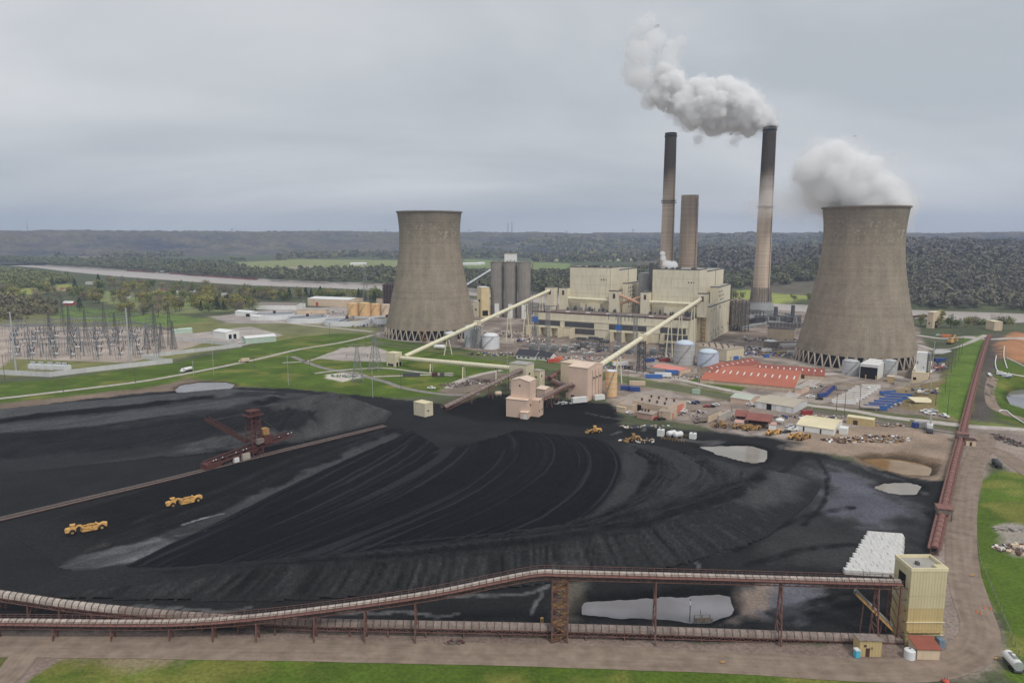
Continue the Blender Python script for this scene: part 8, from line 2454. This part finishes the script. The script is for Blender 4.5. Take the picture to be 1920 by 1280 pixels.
# ------------------------------------------------------------------ woods seen as a mass
def scatter(poly_w, spacing, seed, cond=None):
 P = np.array(poly_w); lo, hi = P.min(0), P.max(0)
 rg = np.random.default_rng(seed)
 n = int((hi[0] - lo[0]) * (hi[1] - lo[1]) / spacing ** 2)
 n = min(n, 400000)
 q = rg.uniform(lo, hi, (n, 2))
 q = q[poly_sdf(q[:, 0], q[:, 1], P) < 0]
 if cond is not None: q = q[cond(q[:, 0], q[:, 1])]
 return q
def woods(name, label, q, zfun, rmin, rmax, nq, seed, leaf=.42, tint=None, trunk=False):
 rg = np.random.default_rng(seed)
 n = len(q)
 if n == 0: return
 rad = rmin * .7 + (rmax * 1.12 - rmin * .7) * rg.random(n) ** 1.6; hgt = rad * rg.uniform(1.5,2.1, n)
 gz = zfun(q[:, 0], q[:, 1])
 # leaf clumps: quads spread through an egg-shaped crown
 u = rg.normal(size=(n, nq, 3)); u /= np.linalg.norm(u, axis=2, keepdims=True)
 rr_ = rg.uniform(.45,1.0,(n, nq, 1)) ** .6
 c = u * rr_ * np.stack([rad, rad, hgt * .5], 1)[:, None, :]
 c[..., 2] += (hgt * .62)[:, None]
 c[..., :2] += q[:, None, :]; c[..., 2] += gz[:, None]
 nrm = u * .8 + rg.normal(size=(n, nq, 3)) * .5; nrm /= np.linalg.norm(nrm, axis=2, keepdims=True)
 t1 = np.cross(nrm, rg.normal(size=(n, nq, 3))); t1 /= np.linalg.norm(t1, axis=2, keepdims=True)
 t2 = np.cross(nrm, t1)
 s = (rad * leaf)[:, None, None] * rg.uniform(.7,1.3,(n, nq, 1))
 V = np.stack([c - t1 * s - t2 * s, c + t1 * s - t2 * s * .8, c + t1 * s * .9 + t2 * s, c - t1 * s + t2 * s * .9], 2).reshape(-1,3)
 F = np.arange(len(V)).reshape(-1,4)
 base = canopy_col(q[:, 0], q[:, 1], seed)
 kinds = rg.integers(0, len(WOODC), n)
 base = base * .35 + WOODC[kinds] * .65
 if tint is not None: base = base * .38 + np.array(tint) * .62
 col = np.repeat(np.minimum(base * 1.6,.6)[:, None, :] * rg.uniform(.86,1.12,(n, nq, 1)),4, axis=1).reshape(-1,3)
 o = np_mesh(name, V, F, M_CANOPY, False, col)
 return tag(o, label, 'woods', kind='stuff')
zero = lambda x, y: np.zeros_like(x) - .5
Wg = lambda pts: [Gz(px, py, 0)[:2] for px, py in pts]
woods('far_bank_woods', 'wooded strip along the far river bank', scatter(Wg([(-300,484.5),(0,490.5),(237,504),(480,519.5),(555,523.5),(765,530.5),(765,505),(600,509),(470,509),(440,497),(300,488),(150,488),(0,484),(-300,479)]),15,301), zero, 5,8.5,36,302,.28, tint=S(78,82,62,.8))
woods('valley_woods', 'hedgerows and woods on the valley floor under the hills', scatter(Wg([(-300,476),(0,478),(90,477),(100,484),(400,481),(440,489),(760,487),(760,474),(400,470.5),(0,470),(-300,470)]),34,303, lambda x, y: fbm(x / 260, y / 260,9,3) > .47), zero, 8,13,14,304)
woods('middle_woods', 'woods beyond the river between silos and cooling tower', scatter(Wg([(868,512),(1070,512),(1320,498),(1560,500),(1560,538),(1330,541),(1310,561),(1200,555),(1000,545.5),(868,540)]),14,305), lambda x, y: HH(x, y) - .5,5,8.5,44,306,.26, tint=S(76,79,62,.8))
woods('middle_far_woods', 'distant woods on the plain behind the boiler houses', scatter(Wg([(868,486),(1000,484),(1000,491),(1400,492),(1400,482),(1560,490),(1560,470),(868,472)]),32,307, lambda x, y: fbm(x / 260, y / 260,10,3) > .42), lambda x, y: HH(x, y) - .5,8,13,14,308)
AR = np.array([(450,900),(2600,700),(2900,3300),(1000,3500),(500,2400)], float)
rq = scatter(AR, 11.5,309, lambda x, y: (river_beyond(x, y) > 3) & (np.arctan2(x, y) > R(24.5)) & (np.arctan2(x, y) < R(45)) & (np.hypot(x, y) < 2050))
woods('hillside_woods', 'dense spring woodland covering the hillside across the river', rq, lambda x, y: HH(x, y) - .8,5,8.5,64,310,.21, tint=S(86,83,76,.8))
rq = scatter(AR, 18.0,311, lambda x, y: (np.arctan2(x, y) > R(14)) & (np.arctan2(x, y) < R(45)) & (np.hypot(x, y) >= 2050) & (HH(x, y) > 3))
woods('upper_woods', 'hazy upper woodland behind the wooded hillside', rq, lambda x, y: HH(x, y) - .8,8,13,30,312,.27, tint=S(78,74,77,.8))
woods('left_bank_woods', 'dense wood by the river at the far left', scatter(Wg([(-300,506),(0,508),(60,513),(120,521),(138,529),(105,536),(60,540),(0,546),(-300,556)]),13,313), zero, 4.5,8,80,314,.2, tint=S(96,100,62,.74))
woods('left_scrub', 'grey-brown scrub and thickets behind the switchyard', scatter(Wg([(-200,560),(0,556),(100,566),(110,598),(60,604),(-200,606)]),10,315, lambda x, y: fbm(x / 40, y / 40,12,3) > .42), zero, 3,6,60,316,.2, tint=S(92,86,68,.74))

# ------------------------------------------------------------------ single trees
def foliage_mat(name, cols, rnd=.18):
 m, nt, N, L, b = nodes_of(name)
 oi = N.new("ShaderNodeObjectInfo"); tc = N.new("ShaderNodeTexCoord")
 nz = N.new("ShaderNodeTexNoise"); nz.inputs['Scale'].default_value = 1.1; nz.inputs['Detail'].default_value = 3; L.new(tc.outputs['Object'], nz.inputs['Vector'])
 rp = N.new("ShaderNodeValToRGB"); rp.color_ramp.elements[0].position = .3; rp.color_ramp.elements[1].position = .7
 rp.color_ramp.elements[0].color = (*cols[0], 1); rp.color_ramp.elements[1].color = (*cols[1], 1); L.new(nz.outputs['Fac'], rp.inputs[0])
 hs = N.new("ShaderNodeHueSaturation")
 a1 = N.new("ShaderNodeMath"); a1.operation = 'MULTIPLY_ADD'; a1.inputs[1].default_value = rnd * 2; a1.inputs[2].default_value = 1 - rnd; L.new(oi.outputs['Random'], a1.inputs[0]); L.new(a1.outputs[0], hs.inputs['Value'])
 L.new(rp.outputs[0], hs.inputs['Color']); L.new(hs.outputs[0], b.inputs['Base Color']); b.inputs['Roughness'].default_value = .9; b.inputs['Specular IOR Level'].default_value = .1
 return m
M_BARK = mat('bark', S(86,76,68,.7),.95,.3,1)
TREE_KINDS = {
 'budding': (foliage_mat('budding_leaf', (S(112,110,66,.74), S(142,136,82,.74))),420,.42,1.1),
 'green': (foliage_mat('green_leaf', (S(82,92,54,.74), S(112,120,70,.74))),460,.42,1.1),
 'brown': (foliage_mat('brown_twig', (S(104,96,82,.74), S(136,124,104,.74))),420,.27,1.1),
 'conifer': (foliage_mat('conifer_leaf', (S(38,48,38,.74), S(58,70,50,.74))),420,.42,1.05),
}
def tree_meshes(kind, seed):
 mm, nq, ls, wide = TREE_KINDS[kind]
 rg = np.random.default_rng(seed)
 H, Rr = 11.0,4.4 * wide
 tm = MB()
 tm.tube((0,0,-.3),(rg.uniform(-.3,.3), rg.uniform(-.3,.3), H * .55),.26,.12, n=7)
 if kind != 'conifer':
  for k in range(7):
   a = rg.uniform(0,6.28); z0 = H * rg.uniform(.25,.5); l = rg.uniform(.5,.9) * Rr
   p1 = (math.cos(a) * l * .6, math.sin(a) * l * .6, z0 + l * .6); p2 = (math.cos(a + .3) * l, math.sin(a + .3) * l, z0 + l * 1.15)
   tm.tube((0,0, z0), p1,.15,.09, n=5); tm.tube(p1, p2,.09,.03, n=5)
 nlob = 9
 lob = [(rg.uniform(-.55,.55) * Rr, rg.uniform(-.55,.55) * Rr, H * rg.uniform(.30,.82), Rr * rg.uniform(.42,.64)) for _ in range(nlob)]
 V, F = [], []
 for k in range(nq):
  if kind == 'conifer':
   t = rg.random() ** .7; a = rg.uniform(0,6.28); r = Rr * .75 * (1 - t * .92) * rg.uniform(.6,1.05)
   c = np.array((math.cos(a) * r, math.sin(a) * r, H * (.08 + .98 * t))); n_ = np.array((math.cos(a), math.sin(a),.6))
  else:
   lx, ly, lz, lr = lob[rg.integers(nlob)]
   u = rg.normal(size=3); u /= np.linalg.norm(u)
   c = np.array((lx, ly, lz)) + u * lr * rg.uniform(.5,1.08) * np.array((1,1,.85)); n_ = u
  n_ = n_ + rg.normal(size=3) * .6; n_ /= np.linalg.norm(n_)
  t1 = np.cross(n_, rg.normal(size=3)); t1 /= np.linalg.norm(t1); t2 = np.cross(n_, t1)
  s = ls * rg.uniform(.7,1.5)
  i = len(V)
  V += [tuple(c - t1 * s), tuple(c - t2 * s * .8), tuple(c + t1 * s), tuple(c + t2 * s * .9)]
  F.append((i, i + 1, i + 2, i + 3))
 cm = MB(); cm.v, cm.f = V, F
 return tm.mesh('trunk', M_BARK), cm.mesh('crown', mm)
PROTO = {k: [tree_meshes(k, 400 + 10 * i + j) for j in range(3)] for i, k in enumerate(TREE_KINDS)}
TREE_TXT = {'budding': 'yellow-green budding tree', 'green': 'leafy green tree', 'brown': 'bare grey-brown tree', 'conifer': 'dark evergreen tree'}
rr = random.Random(77)
def plant(kind, px, py, s, where):
 p = Gz(px, py)
 t = thing('tree', '%s %s' % (TREE_TXT[kind], where), 'tree', (p[0], p[1], 0), rr.uniform(0,6.28), '%s, %s' % (TREE_TXT[kind] + 's', where))
 tm, cm = rr.choice(PROTO[kind])
 link('trunk', tm, t); link('crown', cm, t)
 t.scale = (s * rr.uniform(.9,1.15), s * rr.uniform(.9,1.15), s * rr.uniform(.85,1.15))
KW_ = ['budding', 'budding', 'budding', 'green', 'green', 'brown', 'brown', 'brown', 'brown', 'conifer']
def row(n, fx, where, smin=.9, smax=1.5, kinds=KW_):
 for _ in range(n):
  px, py = fx()
  plant(rr.choice(kinds), px, py, rr.uniform(smin, smax), where)
row(62, lambda: (rr.uniform(330,700),0), 'on the near river bank left of the tower', 1.0,1.7) if False else None
def band(x0, y0, x1, y1, th):
 def f():
  u = rr.random(); return (x0 + (x1 - x0) * u, y0 + (y1 - y0) * u + rr.uniform(-th, th))
 return f
row(72, band(180,538,480,556,5), 'along the near river bank by the houses', 1.3,2.1)
row(76, band(455,560,735,562,4), 'in the belt between river and settling basins', 1.3,2.0, ['budding', 'green', 'green', 'brown', 'brown', 'conifer', 'brown', 'green', 'budding'])
row(40, band(140,560,470,574,9), 'on the lawns of the riverside houses', 1.4,2.2)
row(34, band(200,566,480,584,8), 'on the green between river houses and road', 1.3,2.1, ['budding', 'budding', 'green', 'brown'])
row(30, band(0,552,190,562,8), 'in the meadow left of the houses', 1.3,2.1)
row(16, band(225,588,345,584,5), 'beside the road behind the switchyard', 1.3,2.0, ['budding', 'budding', 'brown', 'green'])
row(20, band(365,580,470,576,4), 'in the grove by the loop road', 1.2,1.8, ['conifer', 'brown', 'brown', 'budding'])
row(16, band(1722,612,1945,622,3), 'on the river bank at the far right', 1.1,1.7, ['budding', 'green', 'brown'])
row(9, band(1335,561,1530,565,2), 'on the far bank meadow behind the smoking chimney', 1.0,1.5, ['budding', 'green'])
for k_, px, py, s, where in (('conifer', 150,582,1.6, 'alone on the green meadow behind the switchyard'),('conifer', 141,541,1.9, 'at the lane by the grey-roofed hall'),('conifer', 99,540,1.8, 'at the corner of the far left wood'),('budding', 244,592,2.0, 'with golden crown right behind the right tubular pole'),('brown', 297,594,2.0, 'with wide round crown behind the right lattice masts'),('conifer', 178,558,1.2, 'among the first houses')):
 plant(k_, px, py, s, where)

# ------------------------------------------------------------------ riverside houses and far buildings
HM = (M_WHITE, M_TANKW, M_TAN, M_HOODG)
for px, py, w, wm, rm, lb in ((118,572,16, M_RED, M_WHITE, 'long red barn with white roof behind the switchyard'),(160,533,30, M_WALLW, M_ROOFG, 'large grey-roofed hall by the river lane'),(135,546,9, M_WHITE, M_CHAR, 'white house at the lane corner'),(112,545,9, M_TAN, M_ROOFBR, 'tan house left of the lane corner'),(215,556,11, M_WHITE, M_ROOFG, 'white house among budding trees, first along the bank'),(232,559,9, M_WHITE, M_CHAR, 'white house with dark roof, second along the bank'),(300,548,10, M_TAN, M_ROOFBR, 'tan house with brown roof near the river'),(316,547,10, M_WHITE, M_ROOFG, 'tall white house near the river'),(325,551,9, M_WHITE, M_WHITE, 'white house with white roof near the river'),(355,548,10, M_WHITE, M_CHAR, 'white house beside the slim bare trees'),(388,554,18, M_WHITE, M_ROOFBR, 'long white house with brown-red roof'),(415,556,9, M_TAN, M_ROOFG, 'small tan house at the end of the row'),(4,533,12, M_WHITE, M_ROOFG, 'white house at the far left edge'),(286,552,8, M_WHITE, M_WHITE, 'little white shed between the houses'),(476,576,10, M_WHITE, M_ROOFG, 'white house by the road past the grove')):
 p = Gz(px, py); h = 3.4
 t = thing('house', lb, 'house', p, R(rr.uniform(-25,10)), 'riverside houses')
 MB().prism_x([(0,-.3),(8,-.3),(8, h),(4, h + 2.6),(0, h)], 0, w).build('wall', wm, t)
 for y0, y1 in ((-.5,4),(8.5,4)): MB().prism_x([(y0, h - .3),(y1, h + 2.62),(y1, h + 2.8),(y0, h - .1)], -.4, w + .4).build('roof_slope', rm, t)
 MB().box(w * .45, w * .45 + 1,-.06,.02,0,2.1).build('door', M_RUSTD, t)
 for u in (.15,.7): MB().box(w * u, w * u + 1.3,-.06,.02,1,2.3).build('window', M_GLASS, t)
for px, py, w, lb in ((176,475,60, 'white farm building under the hills at far left'),(590,476,90, 'long white plant building under the hills left of the tower'),(617,474,50, 'white shed right of the long plant building'),(672,497,60, 'white farm shed on the far bank field'),(885,497,70, 'long white barn across the river beside the silos'),(902,496,26, 'small white shed beside the long barn'),(1502,528,36, 'white house in the woods left of the right tower'),(25,476,70, 'pale far buildings at the left foot of the hills'),(1300,493,40, 'pale far shed behind the short chimney')):
 p = Gz(px, py); t = thing('far_building', lb, 'building', p, R(rr.uniform(-10,10)), 'far white buildings')
 MB().prism_x([(0,-.3),(22,-.3),(22,6),(11,9),(0,6)], -w / 2, w / 2).build('wall', M_WHITE, t)
 for y0, y1 in ((-.8,11),(22.8,11)): MB().prism_x([(y0,5.9),(y1,9.02),(y1,9.4),(y0,6.2)], -w / 2 - .6, w / 2 + .6).build('roof_slope', M_WHITE, t)
# barges along the far bank
M_BARGE = mat('barge_red', S(110,60,62,.66),.7,.2,.1)
k = 0
for px, py in ((246,508.5),(264,509.6),(282,510.8),(328,514),(350,515.5),(372,517),(396,518.8),(420,520.5),(446,522.3),(470,524)):
 p = Gz(px, py, RIVER_Z);
 t = thing('barge', 'dark red river barge moored along the far bank, %s from the left' % ('first', 'second', 'third', 'fourth', 'fifth', 'sixth', 'seventh', 'eighth', 'ninth', 'tenth')[k], 'barge', (p[0], p[1], RIVER_Z), heading((237,508),(480,525)) if False else math.atan2(Gz(480,525, RIVER_Z)[1] - Gz(237,508, RIVER_Z)[1], Gz(480,525, RIVER_Z)[0] - Gz(237,508, RIVER_Z)[0]), 'river barges')
 L = 27 if px < 300 else 29
 MB().prism([(-L, 2.6),(-L + 4,-.4),(L - 4,-.4),(L, 2.6)], -6,6).build('hull', M_BARGE, t)
 MB().box(-L + 5, L - 5,-5,5,2.6,4.0).build('cargo_cover', M_BARGE, t)
 k += 1
t = thing('towboat', 'small white towboat behind the moored barges', 'boat', (*Gz(305,511.5, RIVER_Z)[:2], RIVER_Z), R(-20)); MB().prism([(-12,2),(-10,-.4),(10,-.4),(13,2.4)], -4,4).build('hull', M_DSTEEL, t); MB().box(-6,7,-3,3,2,7).build('deckhouse', M_WHITE, t); MB().box(0,5,-2.4,2.4,7,10).build('wheelhouse', M_WHITE, t)
# masts on the ridge and another station far away
for px, top, Y, lb in ((50,417,6200, 'slim radio mast on the hill skyline at far left'),(435,429,6400, 'pylon on the hill skyline above the settling basins'),(723,431,6400, 'pylon on the hill skyline left of the tower'),(597,431,6400, 'pylon on the hill skyline above the white plant'),(880,431,6400, 'pylon on the hill skyline right of the tower'),(1187,430,6500, 'pylon on the hill skyline left of the idle chimney'),(1062,433,6500, 'pylon on the hill skyline above the boiler houses')):
 x, y, z = atY(px, top, Y); g = float(HH(np.array([x]), np.array([y]))[0])
 t = thing('ridge_mast', lb, 'mast', (x, y, g),0, 'masts on the hill skyline')
 m = MB()
 if 'radio' in lb: m.beam((0,0,0),(0,0, z - g),2.2)
 else:
  for s_ in (-1,1): m.beam((s_ * 9,0,0),(s_ * 3,0, z - g),2.0)
  m.beam((-14,0, z - g - 4),(14,0, z - g - 4),2.2); m.beam((-10,0, z - g),(10,0, z - g),1.6)
 m.build('lattice', M_DSTEEL, t)
for px, top, lb in ((952.5,419, 'left of two slim far chimneys beyond the hills'),(960,417.5, 'right of two slim far chimneys beyond the hills')):
 x, y, z = atY(px, top, 9300)
 t = thing('far_chimney', lb, 'chimney', (x, y, 0),0, 'far chimneys beyond the hills'); MB().tube((0,0,0),(0,0, z),9,7, n=12).build('shaft', M_CONC, t); MB().tube((0,0, z),(0,0, z + 6),7.6, n=12).build('cap', M_STEEL, t)
# ------------------------------------------------------------------ steam
def voronoi3(P, cell, seed):
 """distance to the nearest scattered point, one per cell (0..~1)"""
 q = P / cell; b = np.floor(q).astype(np.int64); best = np.full(len(P),9.0)
 for dx in (-1,0,1):
  for dy in (-1,0,1):
   for dz in (-1,0,1):
    c = b + np.array((dx, dy, dz))
    hx = _h(c[:, 0] + 31 * c[:, 2], c[:, 1] + 57 * c[:, 2], seed); hy = _h(c[:, 0] - 17 * c[:, 2], c[:, 1] + 91 * c[:, 2], seed + 1); hz_ = _h(c[:, 0] + 13 * c[:, 2], c[:, 1] - 71 * c[:, 2], seed + 2)
    d = q - (c + np.stack([hx, hy, hz_], 1)); best = np.minimum(best, (d * d).sum(1))
 return np.sqrt(best)
def steam_mat(name, dens, color, aniso):
 m = bpy.data.materials.new(name); m.use_nodes = True
 N, L = m.node_tree.nodes, m.node_tree.links
 N.clear()
 out = N.new("ShaderNodeOutputMaterial"); vol = N.new("ShaderNodeVolumePrincipled"); L.new(vol.outputs[0], out.inputs['Volume'])
 vol.inputs['Color'].default_value = (*color, 1); vol.inputs['Anisotropy'].default_value = aniso; vol.inputs['Density'].default_value = dens
 for k_ in ('Density Attribute', 'Color Attribute', 'Temperature Attribute'): vol.inputs[k_].default_value = ''
 try: m.cycles.homogeneous_volume = True
 except Exception: pass
 return m
def plume(name, label, balls, dens, color=(.985,.985,.99), vox=1.5, layers=((0.0,1.0),), bumps=((16,5.0),(7,2.4),(3.2,1.0)), aniso=.2, seed=1):
 """billowing body of steam: spheres fused into one skin, cauliflower bumps pushed out of it, filled with even vapour; layers = (inset in m, share of density)"""
 root = thing(name, label, 'steam', tuple(balls[0][:3])); root['kind'] = 'stuff'
 for li, (inset, share) in enumerate(layers):
  bmx = bmesh.new()
  for (x, y, z, r) in balls:
   rad = r - inset
   if rad < vox * 1.2: continue
   bmesh.ops.create_icosphere(bmx, subdivisions=3, radius=rad, matrix=Matrix.Translation((x, y, z)))
  me = bpy.data.meshes.new('puff'); bmx.to_mesh(me); bmx.free()
  tmp = bpy.data.objects.new('puff', me); work = bpy.data.scenes.new('work'); work.collection.objects.link(tmp)
  md = tmp.modifiers.new('r', 'REMESH'); md.mode = 'VOXEL'; md.voxel_size = vox
  vl = work.view_layers[0]; vl.update(); dg = vl.depsgraph
  ev = tmp.evaluated_get(dg); me2 = bpy.data.meshes.new_from_object(ev)
  bpy.data.objects.remove(tmp); bpy.data.meshes.remove(me); bpy.data.scenes.remove(work)
  n = len(me2.vertices)
  P = np.empty(n * 3); me2.vertices.foreach_get('co', P); P = P.reshape(-1,3)
  Nn = np.empty(n * 3); me2.vertices.foreach_get('normal', Nn); Nn = Nn.reshape(-1,3)
  off = np.zeros(n); Q = P.copy()
  for k, (cell, a) in enumerate(bumps):
   off += a * (0.62 - voronoi3(Q + 400, cell, 500 + 7 * k + seed * 31 + li * 101))
   Q = P + Nn * off[:, None]
  P = P + Nn * off[:, None]
  me2.vertices.foreach_set('co', P.ravel()); me2.update()
  me2.polygons.foreach_set('use_smooth', [True] * len(me2.polygons))
  me2.materials.clear(); me2.materials.append(steam_mat(name, dens * share, color, aniso))
  o = link('vapour_layer', me2, root); o.location = tuple(-v for v in balls[0][:3])
  o['kind'] = 'stuff'
 return root
SY = SM_TOP[1]
KR = .76
def ball(px, py, rpx, Y, w=1.0):
 x, y, z = atY(px, py, Y)
 return (x, y, z, rpx * Y / FPX * 1.04 * KR)
rp = random.Random(4)
B = [ball(1443,237,17, SY), ball(1434,228,24, SY - 1), ball(1420,220,34, SY), ball(1400,208,42, SY - 3), ball(1380,200,54, SY), ball(1400,228,34, SY + 2), ball(1358,184,46, SY - 6), ball(1350,214,48, SY + 4), ball(1330,196,54, SY - 3), ball(1310,182,42, SY + 5), ball(1300,206,42, SY - 4), ball(1280,190,40, SY), ball(1262,176,36, SY + 4), ball(1256,156,34, SY - 3), ball(1240,176,32, SY), ball(1224,182,24, SY + 3), ball(1250,140,27, SY), ball(1265,152,25, SY + 4)]
plume('chimney_plume', 'thick white-grey plume drifting left from the tall smoking chimney', B, .36,(.997,.997,.998), vox=1.1, layers=((-1,.04),(1.5,.14),(3.2,.82)), bumps=((17,13.0),(8,5.5),(3.6,2.2),(1.9,.9)), seed=1)
B = [ball(1250,108,24, SY), ball(1262,92,22, SY), ball(1242,120,18, SY + 3), ball(1270,80,16, SY), ball(1196,140,30, SY - 4), ball(1210,150,26, SY), ball(1184,128,22, SY), ball(1205,48,22, SY), ball(1218,40,17, SY - 2), ball(1195,56,16, SY), ball(1200,100,34, SY, .8), ball(1225,75,26, SY, .75), ball(1310,262,10, SY, .9), ball(1334,243,9, SY, .9), ball(1376,266,10, SY, .85)]
plume('chimney_plume_tail', 'thin broken puffs at the far end of the chimney plume', B, .10,(.997,.997,.998), vox=1.0, layers=((-1,.1),(1.5,.25),(3.5,.65)), bumps=((12,11.0),(6,5.5),(3,2.6),(1.8,1.1)), seed=2)
KR = .80
TY = Gz(1602,677)[1] + 30
B = [ball(1665,384,52, TY), ball(1620,380,60, TY), ball(1580,382,50, TY + 10), ball(1690,388,30, TY - 10), ball(1640,362,58, TY), ball(1600,345,66, TY), ball(1570,325,60, TY), ball(1552,305,50, TY), ball(1590,312,46, TY), ball(1548,345,58, TY + 5), ball(1530,320,42, TY), ball(1655,350,40, TY, .9)]
plume('tower_steam', 'soft white steam cloud rising from the right cooling tower', B, .26,(.998,.998,.999), vox=1.6, layers=((-2,.04),(1.5,.1),(4.5,.2),(7,.66)), bumps=((22,17.0),(10,8.0),(4.8,3.6),(2.6,1.6)), seed=3)
B = [ball(1520,372,50, TY + 5,.8), ball(1490,382,46, TY + 5,.7), ball(1530,350,50, TY, .8), ball(1465,380,36,860,.75), ball(1440,372,30,862,.9), ball(1442,345,20,862,.85), ball(1438,396,20,862,.85), ball(1415,385,30,862,.6)]
plume('tower_steam_wisp', 'faint steam wisp trailing from the cooling tower across the smoking chimney', B, .022,(.996,.996,.998), vox=2.4, layers=((-2,.15),(2,.2),(6,.25),(9,.4)), bumps=((22,12.0),(9,5),(4,2.0)), seed=4)
x, y = pw(B2_[0] + 12, VB + 20)
B = [(x, y, B2_[4] + 3,5),(x - 4, y, B2_[4] + 5,4),(x + 4, y, B2_[4] + 3,4.5),(x - 7, y, B2_[4] + 11,3),(x - 8, y, B2_[4] + 16,2.4)]
plume('roof_steam', 'small white puff of steam on the roof of the right boiler house', B, .4, vox=.5, bumps=((4,1.6),(1.6,.6)), seed=5)

# ------------------------------------------------------------------ haze
hz = MB().box(-19500,19500,-400,12400,-11,470).build('haze', None)
m = bpy.data.materials.new('haze_air'); m.use_nodes = True
N, L = m.node_tree.nodes, m.node_tree.links
N.clear()
out = N.new("ShaderNodeOutputMaterial"); vol = N.new("ShaderNodeVolumePrincipled"); L.new(vol.outputs[0], out.inputs['Volume'])
vol.inputs['Color'].default_value = (.64,.76,1.0,1)
vol.inputs['Density'].default_value = 9e-5
vol.inputs['Anisotropy'].default_value = .2
for k_ in ('Density Attribute', 'Color Attribute', 'Temperature Attribute'): vol.inputs[k_].default_value = ''
try: m.cycles.homogeneous_volume = True
except Exception: pass
hz.data.materials.append(m)
tag(hz, 'thin bluish haze lying over the whole valley', 'haze', kind='stuff')
